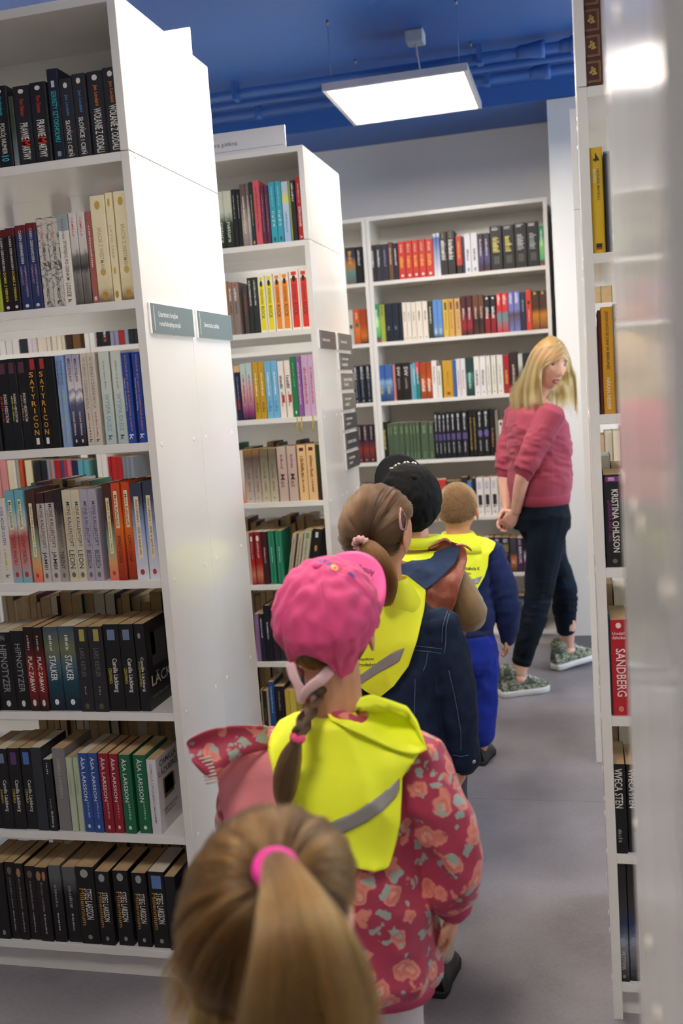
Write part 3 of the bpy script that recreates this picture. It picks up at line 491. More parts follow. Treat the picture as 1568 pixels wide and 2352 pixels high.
  (-1.2583,-1.2312,0.251,'d05a64','coral red book',[('b','','7a2430',0.1,0.8,0.25,0.0)],0),
  (-1.2299,-1.2146,0.229,'5c2a48','plum paperback',[('b','','b08aa0',0.15,0.8,0.25,0.0)],0),
  (-1.2137,-1.1975,0.229,'5c2a48','plum paperback',[('b','','b08aa0',0.15,0.8,0.25,0.0)],0),
  (-1.1953,-1.1685,0.24,'36a2b8','cyan book with pale lettering',[('t','ANNA FRYCZ','a8d8e0',0.07,0.4,0.25,0.0),('s','OKNA','d8eef0',0.46,0.74,0.4,0.0),('p','','2a5a64',0.9,0.97,0.4,0.0)],0),
  (-1.1662,-1.1417,0.24,'36a2b8','cyan book with pale lettering',[('t','ANNA FRYCZ','a8d8e0',0.07,0.4,0.25,0.0),('s','OKNA','d8eef0',0.46,0.74,0.4,0.0),('p','','2a5a64',0.9,0.97,0.4,0.0)],0),
  (-1.1399,-1.1119,0.235,'m9cbce0 .6,b8d0e0 .65,d8d86c .85,b0c4d4','light blue and yellow paperback',[('b','','4a7ab8',0.5,0.85,0.3,0.0)],0),
  (-1.111,-1.1048,0.234,'a8b848','thin lime paperback',[],0),
  (-1.1039,-1.084,0.237,'26262a','dark grey paperback',[('b','','d0d0d0',0.05,0.35,0.4,0.0)],0),
  (-1.0822,-1.0588,0.247,'a8242c','tall red book',[('b','','e0b0b0',0.1,0.4,0.2,0.0),('t','ZBRODNIE','f0e4e4',0.46,0.78,0.4,0.0),('t','A','f0e4e4',0.92,0.97,0.5,0.0)],0),
 ]),
 (2,1,3.965,1.808,[
  (-1.4293,-1.4052,0.222,'m3a2c4c .5,c88a5c','orange and purple paperback',[],0),
  (-1.4038,-1.383,0.216,'8a7c74','taupe paperback with red mark',[('c','','d04040',0.03,0.08,0.5,0.0),('b','','e4dcd4',0.12,0.35,0.4,0.0),('b','','3a3430',0.38,0.6,0.3,0.0)],0),
  (-1.3811,-1.3543,0.214,'8a7c74','taupe paperback with red mark',[('c','','d04040',0.03,0.08,0.5,0.0),('b','','e4dcd4',0.12,0.35,0.4,0.0),('b','','3a3430',0.38,0.6,0.3,0.0)],0),
  (-1.3392,-1.3194,0.196,'4a4644','dark grey paperback',[('b','','b03838',0.2,0.6,0.3,0.0)],0),
  (-1.3166,-1.2956,0.225,'303432','blackish green paperback',[('b','','c0c4b8',0.05,0.5,0.4,0.0)],0),
  (-1.2947,-1.2718,0.225,'303432','blackish green paperback',[('b','','c0c4b8',0.05,0.5,0.4,0.0)],0),
  (-1.2695,-1.2399,0.229,'ece8dc','white-framed yellow book',[('p','','e6da1e',0.14,0.96,0.76,0.0),('c','','20242a',0.09,0.2,0.42,0.0),('t','KOZŁOWSKI','3a3430',0.24,0.5,0.34,0.0),('t','ROCK','3a3430',0.54,0.76,0.5,0.0),('p','','e6da1e',0.03,0.09,0.6,0.0)],0),
  (-1.2381,-1.2064,0.231,'ece8dc','white-framed yellow book',[('p','','e6da1e',0.14,0.96,0.76,0.0),('c','','20242a',0.09,0.2,0.42,0.0),('t','KOZŁOWSKI','3a3430',0.24,0.5,0.34,0.0),('t','ROCK','3a3430',0.54,0.76,0.5,0.0),('p','','e6da1e',0.03,0.09,0.6,0.0)],0),
  (-1.2046,-1.1738,0.232,'ece8dc','white-framed orange book',[('p','','ee8c1c',0.14,0.96,0.76,0.0),('c','','20242a',0.09,0.2,0.42,0.0),('t','KOZŁOWSKI','3a3430',0.24,0.5,0.34,0.0),('t','ROCK','3a3430',0.54,0.76,0.5,0.0),('p','','ee8c1c',0.03,0.09,0.6,0.0)],0),
  (-1.172,-1.1383,0.233,'ece8dc','white-framed orange book',[('p','','ee8c1c',0.14,0.96,0.76,0.0),('c','','20242a',0.09,0.2,0.42,0.0),('t','KOZŁOWSKI','3a3430',0.24,0.5,0.34,0.0),('t','ROCK','3a3430',0.54,0.76,0.5,0.0),('p','','ee8c1c',0.03,0.09,0.6,0.0)],0),
  (-1.1351,-1.0957,0.24,'ece8dc','white-framed red book',[('p','','dc3226',0.14,0.96,0.76,0.0),('c','','20242a',0.09,0.2,0.42,0.0),('t','KOZŁOWSKI','3a3430',0.24,0.5,0.34,0.0),('t','ROCK','3a3430',0.54,0.76,0.5,0.0),('p','','dc3226',0.03,0.09,0.6,0.0)],0),
  (-1.0944,-1.0587,0.239,'ece8dc','white-framed red book',[('p','','dc3226',0.14,0.96,0.76,0.0),('c','','20242a',0.09,0.2,0.42,0.0),('t','KOZŁOWSKI','3a3430',0.24,0.5,0.34,0.0),('t','ROCK','3a3430',0.54,0.76,0.5,0.0),('p','','dc3226',0.03,0.09,0.6,0.0)],0),
 ]),
 (2,2,3.965,1.456,[
  (-1.4068,-1.3793,0.226,'b1e2444 .88,d8b080','navy paperback with floral head',[('b','','8a94b8',0.2,0.6,0.2,0.0),('b','','b03838',0.6,0.8,0.4,0.0)],0),
  (-1.3779,-1.3523,0.233,'m2c2434 .1,8a3c74 .3,c08898 .55,d8b4b4 .75,b8ccc8','pink gradient paperback',[('b','','8a4a58',0.2,0.7,0.3,0.0)],0),
  (-1.3514,-1.3268,0.234,'m2c2434 .1,8a3c74 .3,c08898 .55,d8b4b4 .75,b8ccc8','pink gradient paperback',[('b','','8a4a58',0.2,0.7,0.3,0.0)],0),
  (-1.3254,-1.2995,0.236,'c09a30','mustard paperback with white script',[('b','','f0e4b8',0.2,0.6,0.3,0.0),('t','Anka','6a4a14',0.7,0.88,0.5,0.0)],0),
  (-1.2986,-1.2727,0.236,'c09a30','mustard paperback with white script',[('b','','f0e4b8',0.2,0.6,0.3,0.0),('t','Anka','6a4a14',0.7,0.88,0.5,0.0)],0),
  (-1.2709,-1.242,0.236,'74b4d8','sky blue paperback with pale script',[('b','','d8ecf4',0.2,0.6,0.3,0.0),('t','Lidka','3a7ab0',0.7,0.88,0.5,0.0)],0),
  (-1.241,-1.2149,0.236,'74b4d8','sky blue paperback with pale script',[('b','','d8ecf4',0.2,0.6,0.3,0.0),('t','Lidka','3a7ab0',0.7,0.88,0.5,0.0)],0),
  (-1.2136,-1.1885,0.232,'eae2da','white paperback with red scarf',[('b','','5a5450',0.26,0.5,0.6,0.0),('p','','cc3030',0.6,0.74,0.5,0.2),('b','','5a5450',0.55,0.8,0.3,0.0)],0),
  (-1.1871,-1.1612,0.233,'eae2da','white paperback with red scarf',[('b','','5a5450',0.26,0.5,0.6,0.0),('p','','cc3030',0.6,0.74,0.5,0.2),('b','','5a5450',0.55,0.8,0.3,0.0)],0),
  (-1.1584,-1.1344,0.245,'267a4c','tall green book with ribbon',[('b','','8acca4',0.1,0.5,0.15,0.0),('p','','d8e8d8',0.9,0.95,0.25,0.0)],0),
  (-1.1335,-1.1149,0.246,'8a5a9c','purple book with ribbon',[('b','','d8c0e0',0.1,0.8,0.3,0.0)],0),
  (-1.114,-1.0843,0.248,'c8a8c8','lilac patterned book',[('b','','b05a6a',0.2,0.8,0.4,0.0)],0),
  (-1.0834,-1.06,0.249,'c8a8c8','lilac patterned book with ribbon',[('b','','b05a6a',0.2,0.8,0.4,0.0)],0),
 ]),
 (2,3,3.965,1.107,[
  (-1.413,-1.3951,0.224,'md08050 .4,d8d0c8','white and orange paperback',[],0),
  (-1.3937,-1.3561,0.224,'mc8bcb0 .8,5a4a44 .9,8a6a40','beige paperback with photo head',[('b','','6a645c',0.26,0.55,0.35,0.0),('b','','8a5a50',0.6,0.8,0.25,0.0),('b','','8a847a',0.9,0.94,0.3,0.0)],0),
  (-1.3552,-1.3229,0.226,'mc8bcb0 .8,5a4a44 .9,8a6a40','beige paperback with photo head',[('b','','6a645c',0.26,0.55,0.35,0.0),('b','','8a5a50',0.6,0.8,0.25,0.0),('b','','8a847a',0.9,0.94,0.3,0.0)],0),
  (-1.3206,-1.2856,0.225,'mc8c0a4 .82,6a6454 .9,7a6a54','olive-beige paperback with photo head',[('b','','6a645c',0.26,0.55,0.35,0.0),('b','','8a5a50',0.6,0.8,0.25,0.0),('b','','8a847a',0.9,0.94,0.3,0.0)],0),
  (-1.2838,-1.2508,0.225,'mc8c0a4 .82,6a6454 .9,7a6a54','olive-beige paperback with photo head',[('b','','6a645c',0.26,0.55,0.35,0.0),('b','','8a5a50',0.6,0.8,0.25,0.0),('b','','8a847a',0.9,0.94,0.3,0.0)],0),
  (-1.2471,-1.2074,0.23,'c0aca0','rose-beige paperback with script',[('b','','8a4a5c',0.15,0.4,0.3,0.0),('t','Mat','8a3a54',0.5,0.75,0.5,0.0)],0),
  (-1.2037,-1.1638,0.23,'c0aca0','rose-beige paperback with script',[('b','','8a4a5c',0.15,0.4,0.3,0.0),('t','Mat','8a3a54',0.5,0.75,0.5,0.0)],0),
  (-1.1583,-1.1199,0.232,'e0bc88','apricot paperback with plum label',[('p','','5c1c34',0.05,0.11,0.5,0.0),('b','','8a5a34',0.2,0.6,0.4,0.0),('b','','8a4a34',0.62,0.85,0.25,0.0)],0),
  (-1.1176,-1.0789,0.233,'e0bc88','apricot paperback with plum label',[('p','','5c1c34',0.05,0.11,0.5,0.0),('b','','8a5a34',0.2,0.6,0.4,0.0),('b','','8a4a34',0.62,0.85,0.25,0.0)],0),
  (-1.0775,-1.0585,0.23,'m3c2418 .3,2c2c1c .6,24381c','dark green paperback',[],0),
 ]),
 (2,4,3.965,0.756,[
  (-1.4097,-1.398,0.225,'c8b8b0','pale paperback',[],0),
  (-1.3966,-1.3786,0.225,'m8c2420 .15,c87a60 .35,a82020 .6,8c2028','red paperback with white heart',[('c','','e8e0dc',0.07,0.18,0.6,0.0),('b','','d8a0a0',0.2,0.5,0.3,0.0)],0),
  (-1.3773,-1.3473,0.226,'m8c2420 .15,c87a60 .35,a82020 .6,8c2028','red paperback with white heart',[('c','','e8e0dc',0.07,0.18,0.5,0.0),('b','','d8a0a0',0.2,0.5,0.3,0.0)],0),
  (-1.3459,-1.32,0.226,'401a20','maroon paperback',[('b','','c8a8a8',0.3,0.6,0.3,0.0)],0),
  (-1.3156,-1.2871,0.228,'1d7a5a','green paperback with stripes',[('p','','5ab090',0.05,0.95,0.06,-0.3),('p','','5ab090',0.05,0.95,0.06,0.3),('b','','a8dcc8',0.3,0.6,0.2,0.0)],0),
  (-1.2813,-1.2521,0.228,'1d7a5a','green paperback with stripes',[('p','','5ab090',0.05,0.95,0.06,-0.3),('p','','5ab090',0.05,0.95,0.06,0.3),('b','','a8dcc8',0.3,0.6,0.2,0.0)],0),
  (-1.2454,-1.2278,0.214,'b8ac98','leaning beige paperback',[('b','','6a6450',0.1,0.9,0.3,0.0)],11),
  (-1.2181,-1.197,0.215,'b8ac98','leaning beige paperback',[('b','','6a6450',0.1,0.9,0.3,0.0)],11),
  (-1.1917,-1.161,0.227,'b4b49c','leaning olive grey paperback',[('p','','6a8a70',0.05,0.16,0.5,0.0),('b','','7a7a64',0.2,0.6,0.3,0.0)],11),
  (-1.1487,-1.1116,0.229,'17181c','leaning black paperback',[('p','','d0d0d0',0.06,0.16,0.35,0.0),('c','','b08a44',0.3,0.42,0.35,0.0)],9),
 ]),
 (2,5,3.965,0.4195,[
  (-1.4032,-1.3846,0.209,'8a6a98','purple paperback',[],0),
  (-1.3837,-1.3629,0.209,'1e2030','navy paperback with white lettering',[('b','','c8c8d0',0.1,0.5,0.3,0.0)],0),
  (-1.362,-1.3309,0.245,'1a1c26','tall navy hardback',[('b','','c8c8d0',0.3,0.6,0.2,0.0)],0),
  (-1.33,-1.2995,0.225,'26202a','dark paperback',[],0),
  (-1.2986,-1.2637,0.224,'2a2a30','dark grey paperback',[],0),
  (-1.2628,-1.2325,0.224,'20242c','blackish paperback',[],0),
 ]),
 (2,6,3.965,0.095,[
  (-1.4033,-1.3969,0.197,'a88a5c','thin tan paperback',[],0),
  (-1.396,-1.3778,0.192,'1e2624','blackish green paperback',[('b','','8a8a80',0.4,0.7,0.3,0.0)],0),
  (-1.3772,-1.3677,0.197,'b0a090','thin beige paperback',[],0),
  (-1.3668,-1.3423,0.233,'24508c','tall blue hardback',[('b','','a0b8e0',0.1,0.6,0.3,0.0)],0),
  (-1.3414,-1.2979,0.213,'1c1418','black paperback',[('b','','8a8080',0.1,0.5,0.2,0.0)],0),
  (-1.297,-1.2762,0.194,'c8b040','yellow paperback',[],0),
  (-1.2753,-1.2492,0.195,'d0bc50','pale yellow paperback',[],0),
 ]),
 (2,'1r',3.965,1.808,[
  (-2.0373,-1.9917,0.205,'141416','black paperback with white numerals',[('c','','b03030',0.8,0.9,0.3,0.0),('b','','d8d8d8',0.6,0.9,0.3,0.0)],0),
  (-1.9889,-1.9481,0.211,'141416','black paperback with white numerals',[('c','','b03030',0.8,0.9,0.3,0.0),('b','','d8d8d8',0.6,0.9,0.3,0.0)],0),
  (-1.9458,-1.9281,0.205,'8a8aa4','lilac paperback',[],0),
  (-1.9271,-1.9094,0.211,'8a8aa4','lilac paperback',[],0),
  (-1.9085,-1.8806,0.217,'9c2024','red paperback',[],0),
  (-1.8797,-1.863,0.211,'7a98a8','blue-grey paperback',[],0),
  (-1.8621,-1.839,0.205,'1e1e20','black paperback',[],0),
  (-1.8376,-1.816,0.217,'1e1e20','black paperback',[],0),
 ]),
 (2,'1l',3.965,1.808,[
  (-2.5096,-2.4808,0.205,'c8c4c0','white paperback',[],0),
  (-2.4798,-2.4511,0.205,'d0ccc8','white paperback',[],0),
  (-2.4491,-2.4176,0.217,'c8c4c4','white paperback',[],0),
  (-2.4156,-2.3822,0.211,'d0ccca','white paperback',[],0),
  (-2.3788,-2.3421,0.211,'141c24','black paperback',[],0),
  (-2.3406,-2.3177,0.211,'c8c0c8','pinkish white paperback',[],0),
  (-2.3167,-2.2953,0.217,'c4bcc4','pinkish white paperback',[],0),
  (-2.2934,-2.2687,0.217,'d4ccb8','cream paperback',[],0),
  (-2.2677,-2.2469,0.211,'d0c8b8','cream paperback',[],0),
  (-2.2459,-2.2276,0.211,'ccc4b4','cream paperback',[],0),
  (-2.2257,-2.2016,0.211,'d0c8b8','cream paperback',[],0),
  (-2.2007,-2.1776,0.217,'d0c8b8','cream paperback',[],0),
  (-2.1757,-2.1604,0.205,'ccc4b0','cream paperback',[],0),
  (-2.157,-2.126,0.205,'2a1c14','black and orange paperback',[],0),
  (-2.1227,-2.0861,0.205,'6a4a24','brown paperback',[],0),
 ]),
 (2,'3l',3.965,1.107,[
  (-2.5886,-2.5693,0.244,'c88a88','pink paperback',[],0),
  (-2.5682,-2.5439,0.243,'c88a88','pink paperback',[],0),
  (-2.5419,-2.5085,0.242,'c88484','pink paperback',[],0),
  (-2.5065,-2.4773,0.24,'d4ccb0','cream paperback',[],0),
  (-2.4763,-2.4643,0.238,'d8d4cc','white paperback',[],0),
  (-2.4623,-2.4492,0.238,'b0a494','tan paperback',[],0),
  (-2.4472,-2.4312,0.237,'c84a24','orange paperback',[],0),
  (-2.4172,-2.3823,0.235,'d4cca8','cream paperback',[],0),
  (-2.3724,-2.3436,0.233,'1c1c24','black paperback with yellow foot',[],0),
  (-2.3416,-2.3119,0.231,'1c1c24','black paperback with yellow foot',[],0),
  (-2.31,-2.2942,0.23,'8a8a90','grey paperback',[],0),
  (-2.2922,-2.2735,0.229,'a8888c','grey-pink paperback',[],0),
  (-2.2715,-2.2416,0.228,'a01c20','red paperback',[],0),
  (-2.2401,-2.2274,0.226,'2c4c8c','blue paperback',[],0),
  (-2.2264,-2.2127,0.225,'a83040','red paperback',[],0),
  (-2.2118,-2.1927,0.225,'c86a74','pink paperback',[],0),
  (-2.1903,-2.1611,0.223,'20284c','navy paperback',[],0),
  (-2.1582,-2.133,0.222,'5aa0b0','teal paperback',[],0),
  (-2.132,-2.1054,0.22,'5aa0b0','teal paperback',[],0),
 ]),
 (2,'3r',3.965,1.107,[
  (-2.0669,-2.0501,0.232,'d8c47c','pale yellow paperback',[],0),
  (-2.0482,-2.0271,0.231,'d4b4b8','pink paperback',[],0),
  (-2.0252,-2.0022,0.23,'b82428','red paperback',[],0),
  (-2.0013,-1.976,0.229,'b82428','red paperback',[],0),
  (-1.9751,-1.9499,0.227,'b02028','red paperback',[],0),
  (-1.948,-1.9309,0.226,'7a8490','grey-blue paperback',[],0),
  (-1.93,-1.912,0.225,'7a8490','grey-blue paperback',[],0),
  (-1.9106,-1.8955,0.224,'848c98','grey-blue paperback',[],0),
 ]),
 (3,0,5.775,2.158,[
  (-1.1613,-1.1271,0.209,'35343a','dark grey paperback',[('b','','d8d8d0',0.15,0.6,0.4,0.0)],0),
  (-1.1263,-1.0913,0.209,'35343c','dark grey paperback',[('b','','d8d8d0',0.15,0.6,0.4,0.0)],0),
  (-1.0905,-1.0523,0.208,'34333e','dark grey paperback',[('b','','8a84b8',0.15,0.6,0.4,0.0)],0),
  (-1.0506,-1.026,0.215,'6a4a38','brown photo-spine paperback',[('b','','d8c0a8',0.15,0.6,0.4,0.0)],0),
  (-1.0243,-0.9964,0.208,'26283a','navy paperback',[('b','','d8d8d0',0.15,0.6,0.4,0.0)],0),
  (-0.9939,-0.9559,0.213,'cc3a30','red paperback with gold title',[('b','','e8b0a0',0.08,0.3,0.4,0.0),('b','','e8a848',0.4,0.7,0.6,0.0),('c','','f0e4dc',0.87,0.94,0.4,0.0)],0),
  (-0.9543,-0.9123,0.214,'cc3a30','red paperback with gold title',[('b','','e8b0a0',0.08,0.3,0.4,0.0),('b','','e8a848',0.4,0.7,0.6,0.0),('c','','f0e4dc',0.87,0.94,0.4,0.0)],0),
  (-0.9106,-0.8771,0.212,'cc3a30','red paperback with gold title',[('b','','e8b0a0',0.08,0.3,0.4,0.0),('b','','e8a848',0.4,0.7,0.6,0.0),('c','','f0e4dc',0.87,0.94,0.4,0.0)],0),
  (-0.8754,-0.8371,0.214,'cc3a30','red paperback with gold title',[('b','','e8b0a0',0.08,0.3,0.4,0.0),('b','','e8a848',0.4,0.7,0.6,0.0),('c','','f0e4dc',0.87,0.94,0.4,0.0)],0),
  (-0.8354,-0.7922,0.213,'cc3a30','red paperback with gold title',[('b','','e8b0a0',0.08,0.3,0.4,0.0),('b','','e8a848',0.4,0.7,0.6,0.0),('c','','f0e4dc',0.87,0.94,0.4,0.0)],0),
  (-0.7905,-0.7722,0.235,'me0e2ea .85,3a68b0 .92,e0e2ea','thin white paperback with blue band',[],0),
  (-0.7714,-0.7532,0.235,'me0e2ea .85,3a68b0 .92,e0e2ea','thin white paperback with blue band',[],0),
  (-0.7516,-0.7119,0.241,'25211f','black paperback with pale title',[('b','','8a7a64',0.02,0.15,0.4,0.0),('b','','dcd8d4',0.2,0.65,0.7,0.0)],0),
  (-0.7103,-0.6683,0.242,'25211f','black paperback with pale title',[('b','','8a7a64',0.02,0.15,0.4,0.0),('b','','dcd8d4',0.2,0.65,0.7,0.0)],0),
  (-0.6609,-0.6298,0.21,'b241a18 .22,c83a2c','red paperback with black foot',[('b','','e0b040',0.15,0.6,0.4,0.0)],0),
  (-0.6281,-0.615,0.204,'1e3a5c','thin blue-black paperback',[],0),
  (-0.6134,-0.5791,0.218,'e6e6ec','white paperback with grey swirl',[('b','','4a4a50',0.4,0.7,0.4,0.0),('c','','9a9ab0',0.86,0.97,0.5,0.0)],0),
  (-0.5775,-0.5409,0.219,'e6e6ec','white paperback with grey swirl',[('b','','4a4a50',0.4,0.7,0.4,0.0),('c','','9a9ab0',0.86,0.97,0.5,0.0)],0),
  (-0.5384,-0.5084,0.21,'m5a2440 .08,2c2634 .3,54487c .6,2a2830','purple-black paperback',[('b','','c8c0d8',0.15,0.6,0.4,0.0)],0),
  (-0.506,-0.4728,0.209,'m5a2440 .08,2c2634 .3,54487c .6,2a2830','purple-black paperback',[('b','','c8c0d8',0.15,0.6,0.4,0.0)],0),
  (-0.4696,-0.4036,0.243,'1c1c1e','thick black book with yellow title',[('b','','b8b8b8',0.03,0.1,0.7,0.0),('b','','d8cc6a',0.25,0.6,0.6,0.0),('p','','4a4c48',0.68,0.86,0.5,0.0)],0),
  (-0.4003,-0.3355,0.242,'1c1c1e','thick black book with yellow title',[('b','','b8b8b8',0.03,0.1,0.7,0.0),('b','','d8cc6a',0.25,0.6,0.6,0.0),('p','','4a4c48',0.68,0.86,0.5,0.0)],0),
  (-0.3331,-0.2678,0.245,'1e1e20','thick black book with grey title',[('b','','b8b8b8',0.03,0.1,0.7,0.0),('b','','a8acb0',0.25,0.6,0.6,0.0),('p','','4a4c48',0.68,0.86,0.5,0.0)],0),
  (-0.2655,-0.2014,0.244,'1e1e20','thick black book with grey title',[('b','','b8b8b8',0.03,0.1,0.7,0.0),('b','','a8acb0',0.25,0.6,0.6,0.0),('p','','4a4c48',0.68,0.86,0.5,0.0)],0),
  (-0.1998,-0.173,0.218,'mb83040 .06,2a5a54 .14,58b070 .5,88c870 .7,3a8a64','green gradient paperback',[('b','','e8f0e4',0.1,0.5,0.4,0.0)],0),
 ]),
 (3,1,5.775,1.811,[
  (-1.1575,-1.1257,0.222,'mb83040 .06,2a5a54 .14,58b070 .5,98d870 .7,3a8a64','green gradient paperback',[('b','','e8f0e4',0.15,0.6,0.4,0.0)],0),
  (-1.1249,-1.0957,0.215,'a8b44c','lime paperback',[('b','','4a5a20',0.03,0.3,0.4,0.0)],0),
  (-1.0931,-1.0538,0.218,'1c2434','navy paperback',[('b','','8a94a8',0.6,0.7,0.4,0.0)],0),
  (-1.0529,-1.012,0.219,'1c2434','navy paperback',[('b','','8a94a8',0.6,0.7,0.4,0.0)],0),
  (-1.0112,-0.9925,0.219,'20222c','thin black paperback',[],0),
  (-0.9908,-0.967,0.217,'e4dcd0','ivory paperback with black lettering',[('b','','4a4640',0.25,0.5,0.3,0.0),('c','','9a8a60',0.92,0.97,0.3,0.0)],0),
  (-0.9653,-0.9416,0.215,'e4dcd0','ivory paperback with black lettering',[('b','','4a4640',0.25,0.5,0.3,0.0),('c','','9a8a60',0.92,0.97,0.3,0.0)],0),
  (-0.9399,-0.9121,0.214,'e4dcd0','ivory paperback with black lettering',[('b','','4a4640',0.25,0.5,0.3,0.0),('c','','9a8a60',0.92,0.97,0.3,0.0)],0),
  (-0.9104,-0.8758,0.215,'e4dcd0','ivory paperback with black lettering',[('b','','4a4640',0.25,0.5,0.3,0.0),('c','','9a8a60',0.92,0.97,0.3,0.0)],0),
  (-0.8741,-0.8447,0.214,'e4dcd0','ivory paperback with black lettering',[('b','','4a4640',0.25,0.5,0.3,0.0),('c','','9a8a60',0.92,0.97,0.3,0.0)],0),
  (-0.8414,-0.8154,0.209,'30382c','dark green paperback',[('b','','c8ccb8',0.15,0.6,0.4,0.0)],0),
  (-0.8137,-0.7878,0.215,'m263450 .1,7a9cc0 .4,5c8ccc','sky blue photo-spine paperback',[('b','','d8e4f0',0.75,0.9,0.4,0.0)],0),
  (-0.787,-0.7603,0.212,'m263450 .1,7a9cc0 .4,5c8ccc','sky blue photo-spine paperback',[('b','','d8e4f0',0.75,0.9,0.4,0.0)],0),
  (-0.7578,-0.7262,0.213,'d8b84c','yellow paperback with dark panel',[('p','','5a4a20',0.08,0.28,0.45,0.0),('b','','6a5a28',0.35,0.8,0.2,0.0)],0),
  (-0.7245,-0.693,0.213,'d0a050','ochre paperback with dark panel',[('p','','6a4420',0.08,0.28,0.45,0.0),('b','','6a5a28',0.35,0.8,0.2,0.0)],0),
  (-0.6889,-0.6566,0.213,'d4ac70','tan paperback with dark panel',[('p','','6a4420',0.08,0.28,0.45,0.0),('b','','6a5a28',0.35,0.8,0.2,0.0)],0),
  (-0.6533,-0.6244,0.22,'m2c1c20 .2,9c2430 .6,4c1c24','dark red paperback',[('b','','e0c0c0',0.3,0.6,0.4,0.0)],0),
  (-0.6228,-0.5891,0.222,'m2c1c20 .2,9c2430 .6,4c1c24','dark red paperback',[('b','','e0c0c0',0.3,0.6,0.4,0.0)],0),
  (-0.5858,-0.5538,0.222,'m4a2c20 .3,2c2020 .6,6a4030','brown photo-spine paperback',[('b','','c8b0a0',0.3,0.6,0.4,0.0)],0),
  (-0.553,-0.5236,0.221,'m4a2c20 .3,2c2020 .6,6a4030','brown photo-spine paperback',[('b','','c8b0a0',0.3,0.6,0.4,0.0)],0),
  (-0.5203,-0.4893,0.212,'b8c2024 .5,1e1c20','black and red paperback',[('b','','e8e0e0',0.3,0.6,0.6,0.0),('c','','e8e0e0',0.04,0.1,0.5,0.0)],0),
  (-0.486,-0.456,0.211,'b8c2024 .5,1e1c20','black and red paperback',[('b','','e8e0e0',0.3,0.6,0.6,0.0),('c','','e8e0e0',0.04,0.1,0.5,0.0)],0),
  (-0.4519,-0.4235,0.22,'mc83038 .4,5a98a0 .5,c83038 .6,d03434','red paperback with teal picture',[('b','','f0e0e0',0.05,0.3,0.6,0.0)],0),
  (-0.4219,-0.3879,0.221,'mc83038 .4,5a98a0 .5,c83038 .6,d03434','red paperback with teal picture',[('b','','f0e0e0',0.05,0.3,0.6,0.0)],0),
  (-0.3863,-0.3557,0.222,'m7a80c0 .4,5a4a4c .5,7a80c4','periwinkle paperback',[('b','','e4e4f4',0.05,0.3,0.6,0.0)],0),
  (-0.3541,-0.3211,0.223,'m7a80c0 .4,5a4a4c .5,7a80c4','periwinkle paperback',[('b','','e4e4f4',0.05,0.3,0.6,0.0)],0),
  (-0.3195,-0.2899,0.214,'22304c','navy paperback',[('b','','8ab0a0',0.2,0.5,0.4,0.0)],0),
  (-0.2883,-0.2579,0.226,'d04430','vermilion paperback',[('c','','3a1c18',0.27,0.37,0.6,0.0),('b','','f0d0c4',0.5,0.8,0.2,0.0)],0),
  (-0.2563,-0.2164,0.214,'m6a4020 .35,c8842c .5,4c3020','brown and orange photo-spine paperback',[('b','','e0c080',0.03,0.1,0.4,0.0)],0),
  (-0.2148,-0.1743,0.214,'m6a4020 .35,c8842c .5,4c3020','brown and orange photo-spine paperback',[('b','','e0c080',0.03,0.1,0.4,0.0)],0),
 ]),
 (3,2,5.775,1.4676,[
  (-1.1566,-1.1185,0.212,'m22406c .2,3c6098 .5,88acd0 .6,3c64a8','blue mountain paperback',[('b','','c8b850',0.6,0.8,0.4,0.0)],0),
  (-1.1159,-1.0746,0.211,'m22406c .2,3c6098 .5,88acd0 .6,3c64a8','blue mountain paperback',[('b','','c8b850',0.6,0.8,0.4,0.0)],0),
  (-1.0703,-1.0556,0.21,'d08a8c','thin pink paperback',[],0),
  (-1.0539,-1.0162,0.217,'221c1e','black paperback with white lettering',[('t','SW','d8d4d0',0.1,0.35,0.5,0.0),('b','','8a8480',0.4,0.7,0.3,0.0)],0),
  (-1.0145,-0.9675,0.216,'241e1c','black paperback with white lettering',[('t','SW','d8d4d0',0.1,0.35,0.5,0.0),('b','','8a8480',0.4,0.7,0.3,0.0)],0),
  (-0.9658,-0.9547,0.206,'8ab4c8','thin pale blue paperback',[],0),
  (-0.953,-0.9359,0.21,'5ab4c8','thin cyan paperback',[('b','','e8f4f8',0.15,0.6,0.4,0.0)],0),
  (-0.9342,-0.913,0.216,'b2a7a78 .7,d04858','thin red and teal paperback',[('b','','e8e8e8',0.15,0.6,0.4,0.0)],0),
  (-0.9087,-0.8748,0.21,'m8c3c20 .4,c85c28 .7,a8481c','orange paperback with white lettering',[('b','','f4e8dc',0.45,0.8,0.6,0.0)],0),
  (-0.874,-0.8427,0.212,'m8c3c20 .4,c85c28 .7,a8481c','orange paperback with white lettering',[('b','','f4e8dc',0.45,0.8,0.6,0.0)],0),
  (-0.841,-0.8124,0.216,'e4e0dc','white paperback',[('b','','8a6a6a',0.15,0.6,0.4,0.0)],0),
  (-0.8107,-0.7871,0.184,'e0dcd0','short white paperback',[('b','','6a7a5a',0.15,0.6,0.4,0.0)],0),
  (-0.7779,-0.7201,0.211,'c8982c','thick yellow hardback',[('b','','8a6414',0.3,0.7,0.15,0.0),('p','','8a3c1c',0.85,0.93,0.35,0.0)],0),
  (-0.7192,-0.7025,0.21,'2c64a8','thin blue paperback',[],0),
  (-0.7,-0.675,0.216,'dcd8dc','white paperback with rose lettering',[('b','','b08a94',0.3,0.8,0.4,0.0)],0),
  (-0.6734,-0.6459,0.215,'dcd8dc','white paperback with rose lettering',[('b','','b08a94',0.3,0.8,0.4,0.0)],0),
  (-0.6434,-0.602,0.218,'m1c3434 .2,26504c .5,3c8a7c .6,1e3c3c','dark teal hardback',[('b','','c8e0d8',0.4,0.8,0.3,0.0)],0),
